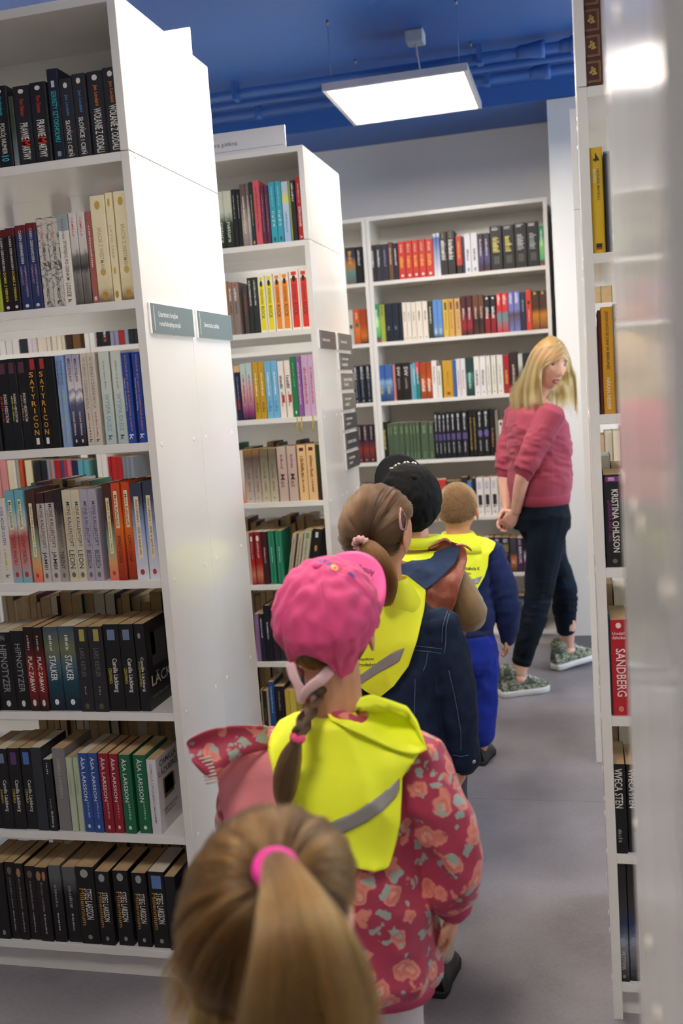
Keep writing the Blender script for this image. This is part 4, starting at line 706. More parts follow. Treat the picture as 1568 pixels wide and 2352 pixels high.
  (-0.5987,-0.5648,0.22,'e6e4e2','white paperback with dark scribbles',[('b','','3a3a40',0.35,0.75,0.5,0.0),('c','','5a9ac0',0.9,0.95,0.25,0.0)],0),
  (-0.5632,-0.5302,0.22,'e6e4e2','white paperback with dark scribbles',[('b','','3a3a40',0.35,0.75,0.5,0.0),('c','','5a9ac0',0.9,0.95,0.25,0.0)],0),
  (-0.5278,-0.5031,0.22,'e2e0d8','white paperback with faint lettering',[('b','','8a9a80',0.25,0.75,0.25,0.0),('c','','7aa07a',0.9,0.95,0.25,0.0)],0),
  (-0.499,-0.4711,0.22,'e2e0d8','white paperback with faint lettering',[('b','','8a9a80',0.25,0.75,0.25,0.0),('c','','7aa07a',0.9,0.95,0.25,0.0)],0),
  (-0.4671,-0.4327,0.22,'e2e0d8','white paperback with faint lettering',[('b','','8a9a80',0.25,0.75,0.25,0.0),('c','','7aa07a',0.9,0.95,0.25,0.0)],0),
  (-0.4303,-0.3985,0.217,'a82430','red hardback with yellow title',[('b','','e0b040',0.4,0.75,0.5,0.0)],0),
  (-0.3961,-0.3506,0.229,'36262a','thick dark brown hardback',[('b','','c8b8a0',0.3,0.8,0.35,0.0)],0),
  (-0.3466,-0.3215,0.217,'ma8b4a8 .4,3a4a40 .7,c8ccc8','leafy grey-green paperback',[],0),
  (-0.3199,-0.286,0.22,'20262a','black paperback',[],0),
  (-0.2844,-0.2538,0.219,'2c2426','black paperback',[],0),
  (-0.2522,-0.2057,0.218,'38302c','dark brown paperback',[],0),
 ]),
 (3,3,5.775,1.1151,[
  (-1.1568,-1.1254,0.234,'26221c','black paperback with gold lettering',[('b','','c8b878',0.2,0.7,0.4,0.0)],0),
  (-1.1228,-1.1106,0.221,'4a5e48','old green clothbound book',[('b','','8a9a78',0.1,0.3,0.4,0.0),('b','','74866a',0.8,0.95,0.4,0.0)],0),
  (-1.1098,-1.0942,0.223,'4a5e48','old green clothbound book',[('b','','8a9a78',0.1,0.3,0.4,0.0),('b','','74866a',0.8,0.95,0.4,0.0)],0),
  (-1.0933,-1.056,0.225,'4a5e48','old green clothbound book',[('b','','8a9a78',0.1,0.3,0.4,0.0),('b','','74866a',0.8,0.95,0.4,0.0)],0),
  (-1.0543,-1.0232,0.223,'4a5e48','old green clothbound book',[('b','','8a9a78',0.1,0.3,0.4,0.0),('b','','74866a',0.8,0.95,0.4,0.0)],0),
  (-1.0215,-0.9957,0.223,'4a5e48','old green clothbound book',[('b','','8a9a78',0.1,0.3,0.4,0.0),('b','','74866a',0.8,0.95,0.4,0.0)],0),
  (-0.9948,-0.9742,0.223,'4a5e48','old green clothbound book',[('b','','8a9a78',0.1,0.3,0.4,0.0),('b','','74866a',0.8,0.95,0.4,0.0)],0),
  (-0.9733,-0.9561,0.222,'4a5e48','old green clothbound book',[('b','','8a9a78',0.1,0.3,0.4,0.0),('b','','74866a',0.8,0.95,0.4,0.0)],0),
  (-0.9553,-0.9339,0.222,'4a5e48','old green clothbound book',[('b','','8a9a78',0.1,0.3,0.4,0.0),('b','','74866a',0.8,0.95,0.4,0.0)],0),
  (-0.9279,-0.8843,0.22,'4a5e48','old green clothbound book',[('b','','8a9a78',0.1,0.3,0.4,0.0),('b','','74866a',0.8,0.95,0.4,0.0)],0),
  (-0.8809,-0.8503,0.217,'4a5e48','old green clothbound book',[('b','','8a9a78',0.1,0.3,0.4,0.0),('b','','74866a',0.8,0.95,0.4,0.0)],0),
  (-0.8452,-0.8248,0.267,'181a20','black paperback with silver lettering',[('p','','b8bcc4',0.04,0.12,0.4,0.0),('b','','c8ccd0',0.14,0.4,0.3,0.0),('p','','54487c',0.46,0.6,0.8,0.0),('b','','a8acb0',0.65,0.88,0.3,0.0)],0),
  (-0.8239,-0.801,0.262,'181a20','black paperback with silver lettering',[('p','','b8bcc4',0.04,0.12,0.4,0.0),('b','','c8ccd0',0.14,0.4,0.3,0.0),('p','','54487c',0.46,0.6,0.8,0.0),('b','','a8acb0',0.65,0.88,0.3,0.0)],0),
  (-0.8002,-0.7782,0.263,'181a20','black paperback with silver lettering',[('p','','b8bcc4',0.04,0.12,0.4,0.0),('b','','c8ccd0',0.14,0.4,0.3,0.0),('p','','54487c',0.46,0.6,0.8,0.0),('b','','a8acb0',0.65,0.88,0.3,0.0)],0),
  (-0.7765,-0.7529,0.265,'181a20','black paperback with silver lettering',[('p','','b8bcc4',0.04,0.12,0.4,0.0),('b','','c8ccd0',0.14,0.4,0.3,0.0),('p','','54487c',0.46,0.6,0.8,0.0),('b','','a8acb0',0.65,0.88,0.3,0.0)],0),
  (-0.7512,-0.7217,0.265,'181a20','black paperback with silver lettering',[('p','','b8bcc4',0.04,0.12,0.4,0.0),('b','','c8ccd0',0.14,0.4,0.3,0.0),('p','','54487c',0.46,0.6,0.8,0.0),('b','','a8acb0',0.65,0.88,0.3,0.0)],0),
  (-0.72,-0.6898,0.267,'181a20','black paperback with silver lettering',[('p','','b8bcc4',0.04,0.12,0.4,0.0),('b','','c8ccd0',0.14,0.4,0.3,0.0),('p','','54487c',0.46,0.6,0.8,0.0),('b','','a8acb0',0.65,0.88,0.3,0.0)],0),
  (-0.6864,-0.6512,0.267,'181a20','black paperback with silver lettering',[('p','','b8bcc4',0.04,0.12,0.4,0.0),('b','','c8ccd0',0.14,0.4,0.3,0.0),('p','','54487c',0.46,0.6,0.8,0.0),('b','','a8acb0',0.65,0.88,0.3,0.0)],0),
  (-0.6445,-0.6228,0.267,'1c1816','black paperback with gold lettering',[('b','','a8905c',0.15,0.85,0.4,0.0)],0),
  (-0.622,-0.5995,0.267,'1c1816','black paperback with gold lettering',[('b','','a8905c',0.15,0.85,0.4,0.0)],0),
  (-0.597,-0.5646,0.267,'181a20','black paperback with lilac emblem',[('p','','b8bcc4',0.04,0.1,0.4,0.0),('b','','c8ccd0',0.12,0.36,0.3,0.0),('c','','6a5c94',0.42,0.58,0.8,0.0),('b','','a8acb0',0.65,0.88,0.3,0.0)],0),
  (-0.5629,-0.5273,0.269,'181a20','black paperback with lilac emblem',[('p','','b8bcc4',0.04,0.1,0.4,0.0),('b','','c8ccd0',0.12,0.36,0.3,0.0),('c','','6a5c94',0.42,0.58,0.8,0.0),('b','','a8acb0',0.65,0.88,0.3,0.0)],0),
  (-0.5239,-0.4942,0.267,'1c1a18','black paperback with bronze lettering',[('b','','a8784c',0.4,0.8,0.4,0.0)],0),
  (-0.4925,-0.476,0.261,'8a8478','grey-beige paperback',[],0),
  (-0.4744,-0.4497,0.202,'dcd8d4','short white paperback',[('c','','3a3a44',0.05,0.15,0.5,0.0)],0),
  (-0.448,-0.4086,0.241,'5a3a34','brown paperback',[],0),
 ]),
 (3,4,5.775,0.7706,[
  (-1.114,-1.0704,0.223,'26262c','black paperback',[],0),
  (-1.0687,-1.0269,0.221,'343038','dark paperback',[],0),
  (-1.0252,-0.975,0.219,'1e2430','navy paperback',[],0),
  (-0.9732,-0.9232,0.216,'2c2c30','black paperback',[],0),
  (-0.876,-0.8511,0.225,'3a8ab8','blue paperback',[],0),
  (-0.8494,-0.799,0.223,'c83a30','red paperback',[],0),
  (-0.7973,-0.7523,0.212,'48443c','dark grey paperback',[],0),
  (-0.7506,-0.7099,0.21,'302c28','dark brown paperback',[],0),
  (-0.7082,-0.671,0.229,'28282c','black paperback',[],0),
  (-0.6694,-0.6466,0.205,'3a7ac0','blue paperback',[],0),
  (-0.6449,-0.6256,0.222,'20222c','black paperback',[],0),
  (-0.6197,-0.5812,0.221,'e4dfdc','white paperback with black-and-white portrait',[('b','','b8b0c8',0.1,0.3,0.6,0.0),('p','','24242c',0.45,0.72,0.6,0.0),('b','','4a4a54',0.74,0.78,0.6,0.0),('b','','8a8a90',0.88,0.93,0.4,0.0)],0),
  (-0.5787,-0.5402,0.223,'e4dfdc','white paperback with black-and-white portrait',[('b','','b8b0c8',0.1,0.3,0.6,0.0),('p','','24242c',0.45,0.72,0.6,0.0),('b','','4a4a54',0.74,0.78,0.6,0.0),('b','','8a8a90',0.88,0.93,0.4,0.0)],0),
  (-0.5369,-0.4969,0.225,'e4dfdc','white paperback with black-and-white portrait',[('b','','b8b0c8',0.1,0.3,0.6,0.0),('p','','24242c',0.45,0.72,0.6,0.0),('b','','4a4a54',0.74,0.78,0.6,0.0),('b','','8a8a90',0.88,0.93,0.4,0.0)],0),
  (-0.4936,-0.4538,0.225,'e4dfdc','white paperback with black-and-white portrait',[('b','','b8b0c8',0.1,0.3,0.6,0.0),('p','','24242c',0.45,0.72,0.6,0.0),('b','','4a4a54',0.74,0.78,0.6,0.0),('b','','8a8a90',0.88,0.93,0.4,0.0)],0),
 ]),
 (3,5,5.775,0.4326,[
  (-0.602,-0.568,0.207,'c87a2c','orange paperback',[],0),
  (-0.567,-0.5389,0.208,'3a3c34','dark paperback',[],0),
  (-0.5341,-0.493,0.207,'23243a','navy paperback with gold picture',[('b','','c8c8d0',0.05,0.15,0.7,0.0),('p','','7a7444',0.2,0.42,0.7,0.0),('b','','a85a34',0.45,0.52,0.7,0.0)],0),
  (-0.492,-0.4463,0.205,'23243a','navy paperback with gold picture',[('b','','c8c8d0',0.05,0.15,0.7,0.0),('p','','7a7444',0.2,0.42,0.7,0.0),('b','','a85a34',0.45,0.52,0.7,0.0)],0),
  (-0.4444,-0.4065,0.202,'m2c2a2a .3,c8783c .5,3a3c44 .9,44464c','black paperback with orange picture',[('b','','c8c8c8',0.68,0.76,0.6,0.0)],0),
  (-0.4046,-0.3696,0.199,'3c3054','purple paperback with white lettering',[('t','MROK','e4dce8',0.26,0.76,0.5,0.0),('b','','b8a8c8',0.05,0.2,0.4,0.0)],0),
  (-0.3677,-0.342,0.198,'mb8bcc8 .2,a82030 .4,d8d8dc .6,24242c','black,red and white paperback',[],0),
  (-0.341,-0.3039,0.197,'1c1e24','black paperback',[],0),
 ]),
 (3,6,5.775,0.085,[
  (-0.5033,-0.4887,0.209,'26364c','slim blue-black paperback',[('p','','8a98a8',0.1,0.35,0.6,0.0),('p','','8a6a54',0.45,0.8,0.5,0.0)],0),
  (-0.4877,-0.4732,0.208,'24323c','slim blue-black paperback',[('p','','8a98a8',0.1,0.35,0.6,0.0),('p','','8a6a54',0.45,0.8,0.5,0.0)],0),
  (-0.4722,-0.4577,0.207,'2c3c50','slim blue-black paperback',[('p','','8a98a8',0.1,0.35,0.6,0.0),('p','','8a6a54',0.45,0.8,0.5,0.0)],0),
  (-0.4567,-0.4422,0.207,'26343c','slim blue-black paperback',[('p','','8a98a8',0.1,0.35,0.6,0.0),('p','','8a6a54',0.45,0.8,0.5,0.0)],0),
  (-0.4412,-0.4267,0.206,'2a3a4c','slim blue-black paperback',[('p','','8a98a8',0.1,0.35,0.6,0.0),('p','','8a6a54',0.45,0.8,0.5,0.0)],0),
  (-0.4258,-0.4113,0.205,'242c38','slim blue-black paperback',[('p','','8a98a8',0.1,0.35,0.6,0.0),('p','','8a6a54',0.45,0.8,0.5,0.0)],0),
  (-0.4103,-0.3959,0.205,'2a3644','slim blue-black paperback',[('p','','8a98a8',0.1,0.35,0.6,0.0),('p','','8a6a54',0.45,0.8,0.5,0.0)],0),
  (-0.3949,-0.3805,0.204,'2c3840','slim blue-black paperback',[('p','','8a98a8',0.1,0.35,0.6,0.0),('p','','8a6a54',0.45,0.8,0.5,0.0)],0),
  (-0.3795,-0.3651,0.204,'26303c','slim blue-black paperback',[('p','','8a98a8',0.1,0.35,0.6,0.0),('p','','8a6a54',0.45,0.8,0.5,0.0)],0),
  (-0.3641,-0.3497,0.203,'2c3440','slim blue-black paperback',[('p','','8a98a8',0.1,0.35,0.6,0.0),('p','','8a6a54',0.45,0.8,0.5,0.0)],0),
  (-0.3392,-0.3248,0.201,'70504c','slim blue-black paperback',[('p','','8a98a8',0.1,0.35,0.6,0.0),('p','','8a6a54',0.45,0.8,0.5,0.0)],0),
  (-0.3238,-0.3095,0.201,'54443c','slim blue-black paperback',[('p','','8a98a8',0.1,0.35,0.6,0.0),('p','','8a6a54',0.45,0.8,0.5,0.0)],0),
  (-0.3085,-0.2942,0.2,'6a4c3c','slim blue-black paperback',[('p','','8a98a8',0.1,0.35,0.6,0.0),('p','','8a6a54',0.45,0.8,0.5,0.0)],0),
  (-0.2932,-0.2789,0.199,'4c443c','slim blue-black paperback',[('p','','8a98a8',0.1,0.35,0.6,0.0),('p','','8a6a54',0.45,0.8,0.5,0.0)],0),
 ]),
 (4,0,5.775,2.158,[
  (-1.306,-1.249,0.21,'m7a5c44 .2,4a8a8c .5,b87a34 .7,2c3a5c .9,34302c','teal and brown photo-spine paperback',[('b','','e0a040',0.1,0.45,0.4,0.0)],0),
  (-1.2447,-1.2059,0.209,'1f1f21','black paperback with grey lettering',[('b','','c8c8c8',0.1,0.5,0.4,0.0)],0),
 ]),
 (4,1,5.775,1.811,[
  (-1.3135,-1.2839,0.202,'c4bfb8','pale grey paperback',[('c','','4a5a3a',0.42,0.55,0.7,0.0)],0),
  (-1.2813,-1.244,0.203,'mb84820 .4,d87a34 .7,c85428','orange paperback',[('c','','4a5a5a',0.38,0.52,0.6,0.0),('b','','e8c8a8',0.1,0.3,0.4,0.0)],0),
  (-1.2422,-1.2041,0.2,'m3a241c .2,d07a30 .5,a84820','orange and black paperback',[],0),
 ]),
 (4,2,5.775,1.4676,[
  (-1.3074,-1.2759,0.219,'1c242e','blue-black paperback with white title',[('t','MRÓZ','e0e0e4',0.04,0.38,0.55,0.0),('b','','8a98a8',0.4,0.85,0.25,0.0),('c','','b8b8c0',0.92,0.96,0.3,0.0)],0),
  (-1.2715,-1.2366,0.221,'1c242e','blue-black paperback with white title',[('t','MRÓZ','e0e0e4',0.04,0.38,0.55,0.0),('b','','8a98a8',0.4,0.85,0.25,0.0),('c','','b8b8c0',0.92,0.96,0.3,0.0)],0),
  (-1.2331,-1.2017,0.221,'1c242e','blue-black paperback with white title',[('t','MRÓZ','e0e0e4',0.04,0.38,0.55,0.0),('b','','8a98a8',0.4,0.85,0.25,0.0),('c','','b8b8c0',0.92,0.96,0.3,0.0)],0),
 ]),
 (4,3,5.775,1.1151,[
  (-1.3059,-1.2777,0.226,'m2c2444 .3,8a3c2c .55,2c2640 .6,28223c','indigo paperback with red title',[('b','','c8b08a',0.05,0.4,0.35,0.0),('c','','c87a3c',0.9,0.96,0.4,0.0)],0),
  (-1.275,-1.2399,0.225,'m2c2444 .3,8a3c2c .55,2c2640 .6,28223c','indigo paperback with red title',[('b','','c8b08a',0.05,0.4,0.35,0.0),('c','','c87a3c',0.9,0.96,0.4,0.0)],0),
  (-1.2372,-1.2039,0.225,'m2c2444 .3,8a3c2c .55,2c2640 .6,28223c','indigo paperback with red title',[('b','','c8b08a',0.05,0.4,0.35,0.0),('c','','c87a3c',0.9,0.96,0.4,0.0)],0),
 ]),
 (4,4,5.775,0.7706,[
  (-1.3168,-1.2857,0.214,'5c6068','grey paperback',[],0),
  (-1.2839,-1.2529,0.212,'5c6068','grey paperback',[],0),
 ]),
 (5,0,2.315,2.16,[
  (0.0298,0.0705,0.276,'4a1a1e','maroon leather book with gilt spine panels',[('g','','c8ac5c',0.02,0.98,0.8,0)],0),
 ]),
 (5,1,2.315,1.808,[
  (0.0352,0.0631,0.227,'d2ac20','yellow book with black numeral',[('t','4','26241c',0.05,0.14,0.5,0.0),('t','HENNING MANKELL','4a4420',0.2,0.5,0.25,0.1),('b','','c8c0a0',0.2,0.33,0.25,-0.2),('p','','2a2620',0.9,0.94,0.5,0.0),('p','','a8302c',0.94,0.96,0.5,0.0)],0),
  (0.0641,0.0772,0.214,'20242e','black book with blue head',[('p','','3a80b8',0,0.02,0.9,0.0)],0),
 ]),
 (5,2,2.315,1.456,[
  (0.0385,0.0454,0.23,'5c1c1c','thin dark red book',[],0),
  (0.046,0.0709,0.236,'cc951e','amber book with black title',[('t','JEDENAŚCIE DNI W BERLINIE','2c2818',0.04,0.58,0.45,0.0),('t','HÅKAN NESSER','e4dcc4',0.66,0.96,0.45,0.0)],0),
  (0.0716,0.0884,0.24,'15151a','black book with yellow title',[('t','KRIMI','d0b028',0.01,0.18,0.5,0.0)],0),
 ]),
 (5,3,2.315,1.107,[
  (0.0376,0.0769,0.212,'17161a','thick black book with white lettering',[('p','','7c2a78',0.02,0.075,0.8,0.0),('b','','d0b0cc',0.03,0.065,0.5,0.0),('t','KRISTINA OHLSSON','e6e2da',0.16,0.84,0.4,0.12),('t','ZAGADKA SARY TELL','7a2c70',0.27,0.72,0.25,-0.2),('c','','6a6258',0.91,0.96,0.3,0.0)],0),
  (0.0779,0.1014,0.21,'2a1c20','dark red book',[],0),
 ]),
 (5,4,2.315,0.756,[
  (0.0328,0.0388,0.241,'1c5560','thin teal book',[],0),
  (0.0394,0.0774,0.228,'b0202a','red hardback with white lettering',[('c','','ecd8d4',0.03,0.09,0.35,0.0),('t','','ecd8d4',0,0,0.5,0.0),('h','Urodzić|dziecko','ecdcd8',0.12,0.21,0.8,0),('t','SANDBERG','ecdcd8',0.3,0.8,0.6,0.08),('c','','c87a70',0.9,0.96,0.35,0.0)],0),
  (0.0782,0.1005,0.226,'b0202a','red hardback with white lettering',[],0),
 ]),
 (5,5,2.315,0.4195,[
  (0.0294,0.0614,0.22,'141316','black paperback with white title',[('t','VIVECA STEN','e0dcd4',0.05,0.49,0.6,0.0),('b','','8a867e',0.73,0.88,0.3,0.0)],0),
  (0.0625,0.0871,0.217,'141316','black paperback with white title',[('t','VIVECA STEN','e0dcd4',0.05,0.49,0.6,0.0)],0),
 ]),
 (5,6,2.315,0.095,[
  (0.0297,0.0541,0.296,'m121214 .3,8a8c94 .36,5a6478 .45,2a3a5c .6,3a3436 .8,2a2424','blue-grey photo-spine paperback',[('c','','8a98b0',0.62,0.7,0.7,0.0),('t','PŁYTWIK','b8b8b4',0.74,0.9,0.4,0.0),('c','','8a8a88',0.94,0.97,0.3,0.0)],0),
  (0.0552,0.0791,0.297,'m121214 .3,8a8c94 .36,5a6478 .45,2a3a5c .6,3a3436 .8,2a2424','blue-grey photo-spine paperback',[('c','','8a98b0',0.62,0.7,0.7,0.0)],0),
 ]),
]
# ------------------------------------------------------------------ books
page_m = mat('page_block', 'c9ae83', .85, noise_col=('b89a70', 40, .3))
page_w = mat('page_block_white', 'd8cfb8', .85)
def ramp_mat(spec):
    key = ('cover', spec)
    if key in MATS: return MATS[key]
    kind = spec[0] if spec[0] in 'mbgn' and (',' in spec) else 'c'
    m = bpy.data.materials.new('book_cover'); m.use_nodes = True; nt = m.node_tree; b = nt.nodes['Principled BSDF']
    b.inputs['Roughness'].default_value = .42; b.inputs['Specular IOR Level'].default_value = .4
    if kind == 'c': b.inputs['Base Color'].default_value = lin(spec)
    else:
        tc = nt.nodes.new('ShaderNodeTexCoord'); r = nt.nodes.new('ShaderNodeValToRGB')
        if kind == 'n':
            w = nt.nodes.new('ShaderNodeTexNoise'); w.inputs['Scale'].default_value = 28; w.inputs['Detail'].default_value = 1; w.inputs['Distortion'].default_value = 1.5
            nt.links.new(tc.outputs['Object'], w.inputs['Vector']); nt.links.new(w.outputs['Fac'], r.inputs['Fac'])
            a, c = spec[1:].split(','); e = r.color_ramp.elements; e[0].position = .46; e[0].color = lin(a); e[1].position = .5; e[1].color = lin(c)
            e2 = r.color_ramp.elements.new(.54); e2.color = lin(a)
        else:
            sp = nt.nodes.new('ShaderNodeSeparateXYZ'); nt.links.new(tc.outputs['Generated'], sp.inputs[0])
            w = nt.nodes.new('ShaderNodeTexNoise'); w.inputs['Scale'].default_value = 55; w.inputs['Detail'].default_value = 3
            nt.links.new(tc.outputs['Object'], w.inputs['Vector'])
            ma = nt.nodes.new('ShaderNodeMath'); ma.operation = 'MULTIPLY_ADD'; ma.inputs[1].default_value = .16 if kind == 'm' else 0; ma.inputs[2].default_value = 0
            ad = nt.nodes.new('ShaderNodeMath'); ad.operation = 'ADD'; sb = nt.nodes.new('ShaderNodeMath'); sb.operation = 'SUBTRACT'; sb.inputs[1].default_value = .08 if kind == 'm' else 0
            nt.links.new(w.outputs['Fac'], ma.inputs[0]); nt.links.new(sp.outputs['Z'], ad.inputs[0]); nt.links.new(ma.outputs[0], ad.inputs[1]); nt.links.new(ad.outputs[0], sb.inputs[0])
            nt.links.new(sb.outputs[0], r.inputs['Fac'])
            # 'hex pos,hex pos,...,hex' from foot to head
            toks = [t.split() for t in spec[1:].split(',')]; cols = [t[0] for t in toks]; pos = [float(t[1]) for t in toks if len(t) > 1]
            if kind == 'b': r.color_ramp.interpolation = 'CONSTANT'
            e = r.color_ramp.elements
            while len(e) > 1: e.remove(e[-1])
            if kind == 'b':
                pos = [0]+[1-p if False else p for p in pos]; e[0].position = 0; e[0].color = lin(cols[0])
                for p, c in zip(pos[1:], cols[1:]): x = e.new(p); x.color = lin(c)
            else:
                if not pos: pos = [.5]
                e[0].position = 0; e[0].color = lin(cols[0])
                for i, c in enumerate(cols[1:]):
                    x = e.new(min(1, pos[i]+.04 if i < len(pos) else 1)); x.color = lin(c)
        nt.links.new(r.outputs['Color'], b.inputs['Base Color'])
    MATS[key] = m
    return m
prepare_text([m[1] for r in ROWS for b in r[4] for m in b[5] if m[0] == 't'] + list('SATYRICONOKNA') + ['Urodzić', 'dziecko', 'CAMILLA', 'LÄCKBERG', 'LÄCK', 'KOBIETY BEZ LITOŚCI', 'JEDENASTE'])
def ink(h): return mat('print_ink', h, .45)
def book(x0, x1, h, depth, cover, marks, y, z, lean, label, group, flip=False, pages=None):
    w = x1-x0; t = .0008 if h < .236 else .0022; ov = 0 if h < .236 else .003
    o = bpy.data.objects.new('book', None); COL.objects.link(o); o.location = ((x0+x1)/2, y, z); o.empty_display_size = .03
    tag(o, label, 'book', group)
    cm = ramp_mat(cover); hw = w/2; c = min(.0018, w*.12); d = depth
    # U-shaped cover: outer profile then inner profile
    po = [(-hw, d), (-hw, c), (-hw+c, 0), (hw-c, 0), (hw, c), (hw, d)]
    pi = [(-hw+t, d), (-hw+t, c+t), (-hw+c+t*.5, t), (hw-c-t*.5, t), (hw-t, c+t), (hw-t, d)]
    V = [(px, py, zz) for zz in (0, h) for px, py in po] + [(px, py, zz) for zz in (0, h) for px, py in pi]
    F = []
    for k in range(5):
        F += [(k, k+1, 7+k, 6+k), (12+k, 18+k, 19+k, 13+k), (6+k, 7+k, 19+k, 18+k), (k, 12+k, 13+k, k+1)]
    F += [(0, 6, 18, 12), (5, 17, 23, 11)]
    mk('cover', V, F, cm, o)
    box('page_block', -hw+t*1.05, hw-t*1.05, t*1.5+.0005, d-ov-.001, ov+.0003, h-ov-.0003, pages or (page_m if rng.random() < .8 else page_w), o)
    pr_ = Print(); yy = -.0004; wi = w-2*c*.6
    for q in marks:
        kd, s, colr, a, b, ww, off = q
        if kd == 't' and s:
            L = (b-a)*h; H = ww*wi
            pr_.text(s, lambda u, v: (off*wi - H/2 + v*H, yy-.0001, h*(1-a) - u*L), ink(colr))
        elif kd == 's':
            n = len(s); st = (b-a)*h/n
            for i, ch in enumerate(s):
                ww2 = ww*wi*(.25 if ch == 'I' else 1)
                pr_.text(ch, lambda u, v, i=i, ww2=ww2: (off*wi+(u-.5)*ww2, yy-.0001, h*(1-a)-st*(i+1)+st*.18+v*st*.72), ink(colr))
        elif kd == 'b':
            p = a; r2 = random.Random(int(w*1e6)+int(a*1000)); H = ww*wi
            while p < b:
                l = r2.uniform(.008, .022); e = min(p+l, b); hh = H*r2.uniform(.55, 1)
                pr_.poly([(off*wi-H/2, yy, h*(1-p)), (off*wi-H/2, yy, h*(1-e)), (off*wi-H/2+hh, yy, h*(1-e)), (off*wi-H/2+hh, yy, h*(1-p))], ink(colr)); p = e+r2.choice((.005, .006, .014))
        elif kd == 'p':
            H = ww*wi; cx = off*wi
            pr_.poly([(cx-H/2, yy+.0002, h*(1-b)), (cx+H/2, yy+.0002, h*(1-b)), (cx+H/2, yy+.0002, h*(1-a)), (cx-H/2, yy+.0002, h*(1-a))], ink(colr))
        elif kd == 'c':
            ra = (b-a)*h/2; rw = min(ww*wi/2, ra*1.4); cz = h*(1-(a+b)/2)
            pr_.poly([(off*wi+math.cos(2*PI*i/12)*rw, yy, cz+math.sin(2*PI*i/12)*ra) for i in range(12)], ink(colr))
        elif kd == 'h':
            ls = s.split('|')
            for i, l in enumerate(ls):
                zz = h*(1-a)-(i+.8)*(b-a)*h/len(ls); H = (b-a)*h/len(ls)*.75
                pr_.text(l, lambda u, v, zz=zz, H=H: ((u-.5)*ww*wi, yy-.0001, zz+v*H), ink(colr))
        elif kd == 'g':
            gold = mat('gilt', colr, .3, metal=.85); n = 5; st = (b-a)*h/n; H = ww*wi
            for i in range(n):
                z0 = h*(1-b)+st*i+st*.08; z1 = z0+st*.8
                for (m0, tk) in ((0, .03), (.09, .02)):
                    X0, X1, Z0, Z1 = -H/2+m0*H, H/2-m0*H, z0+m0*H, z1-m0*H; k = tk*H
                    for r in ((X0, X1, Z0, Z0+k), (X0, X1, Z1-k, Z1), (X0, X0+k, Z0, Z1), (X1-k, X1, Z0, Z1)):
                        pr_.poly([(r[0], yy, r[2]), (r[1], yy, r[2]), (r[1], yy, r[3]), (r[0], yy, r[3])], gold)
                cz = (z0+z1)/2
                for j in range(7):
                    aa = j*2.4; rr = .1*H+.03*H*j
                    cx, cy, r = math.cos(aa)*rr*.8, math.sin(aa)*rr, .1*H
                    pr_.poly([(cx+math.cos(2*PI*i2/8)*r, yy-.0001*j, cz+cy+math.sin(2*PI*i2/8)*r*.8) for i2 in range(8)], gold)
    pr_.build('cover_print', o)
    if lean: o.rotation_euler.y = math.radians(lean); o.location.x = x0 + hw*math.cos(math.radians(lean)); o.location.z = z + hw*math.sin(math.radians(abs(lean))) + .0008
    if flip: o.rotation_euler.z = PI
    return o
CASE = {1: 'two-sign bookcase', 2: 'sign-column bookcase', 3: 'back-wall bookcase', 4: 'half-hidden wall bookcase', 5: 'aisle-side bookcase'}
SHN = {0: 'top shelf', 1: 'second shelf', 2: 'third shelf', 3: 'fourth shelf', 4: 'fifth shelf', 5: 'sixth shelf', 6: 'bottom shelf'}
ORD = 'first second third fourth fifth sixth seventh eighth ninth tenth eleventh twelfth thirteenth fourteenth fifteenth sixteenth seventeenth eighteenth nineteenth twentieth'.split() + ['twenty-'+k for k in 'first second third fourth fifth sixth seventh eighth ninth'.split()] + ['thirtieth', 'thirty-first', 'thirty-second']
BOOKS = {}
for (cs, sh, y, z, bs) in ROWS:
    n = len(bs)
    for i, (x0, x1, h, cov, desc, marks, lean) in enumerate(bs):
        k = i if cs == 5 else n-1-i
        if isinstance(sh, str):
            where = 'glimpsed through two-sign bookcase, %s row, %s from end' % ({'1r': 'upper near', '1l': 'upper far', '3l': 'lower far', '3r': 'lower near'}[sh], ORD[k])
            grp = 'books seen through the gaps of the nearest bookcase'
            lab = '%s %s' % (desc, where)
        else:
            where = '%s from %s, %s, %s' % (ORD[k], {1: 'end panel', 2: 'end panel', 3: 'the pier', 4: 'double post', 5: 'the aisle'}[cs], SHN[sh], CASE[cs])
            grp = 'books on the %s, %s' % (SHN[sh], CASE[cs]); lab = '%s, %s' % (desc, where)
        dep = {1: .150, 2: .145, 3: .14, 4: .14, 5: .15}[cs] * rng.uniform(.9, 1.02)
        BOOKS[(cs, sh, k)] = book(x0, x1-.0004, h, dep, cov, marks, y + rng.uniform(-.003, .006), z, lean, lab, grp)
# front cover print of the two books whose covers show beside the end panel
def cover_print(b, h, d, w, items):
    pr_ = Print(); xx = w/2+.0005
    for kind, s, colr, y0, y1, z0, z1 in items:
        if kind == 't': pr_.text(s, lambda u, v: (xx+.0002, y0+u*(y1-y0), z0+v*(z1-z0)), ink(colr))
        else: pr_.poly([(xx, y0, z0), (xx, y1, z0), (xx, y1, z1), (xx, y0, z1)], ink(colr))
    pr_.build('front_print', b)
b = BOOKS[(1, 4, 0)]; r = [q for q in ROWS if q[0] == 1 and q[1] == 4][0][4][-1]
cover_print(b, r[2], .14, r[1]-r[0], [('p', '', '4a4448', .035, .125, .11, .2), ('p', '', '2e2a2e', .02, .06, .14, .2), ('t', 'LÄCK', 'd8d0bc', .02, .145, .06, .095), ('t', 'KOBIETY BEZ LITOŚCI', '9a948a', .02, .12, .03, .037)])
b = BOOKS[(1, 5, 0)]; r = [q for q in ROWS if q[0] == 1 and q[1] == 5][0][4][-1]
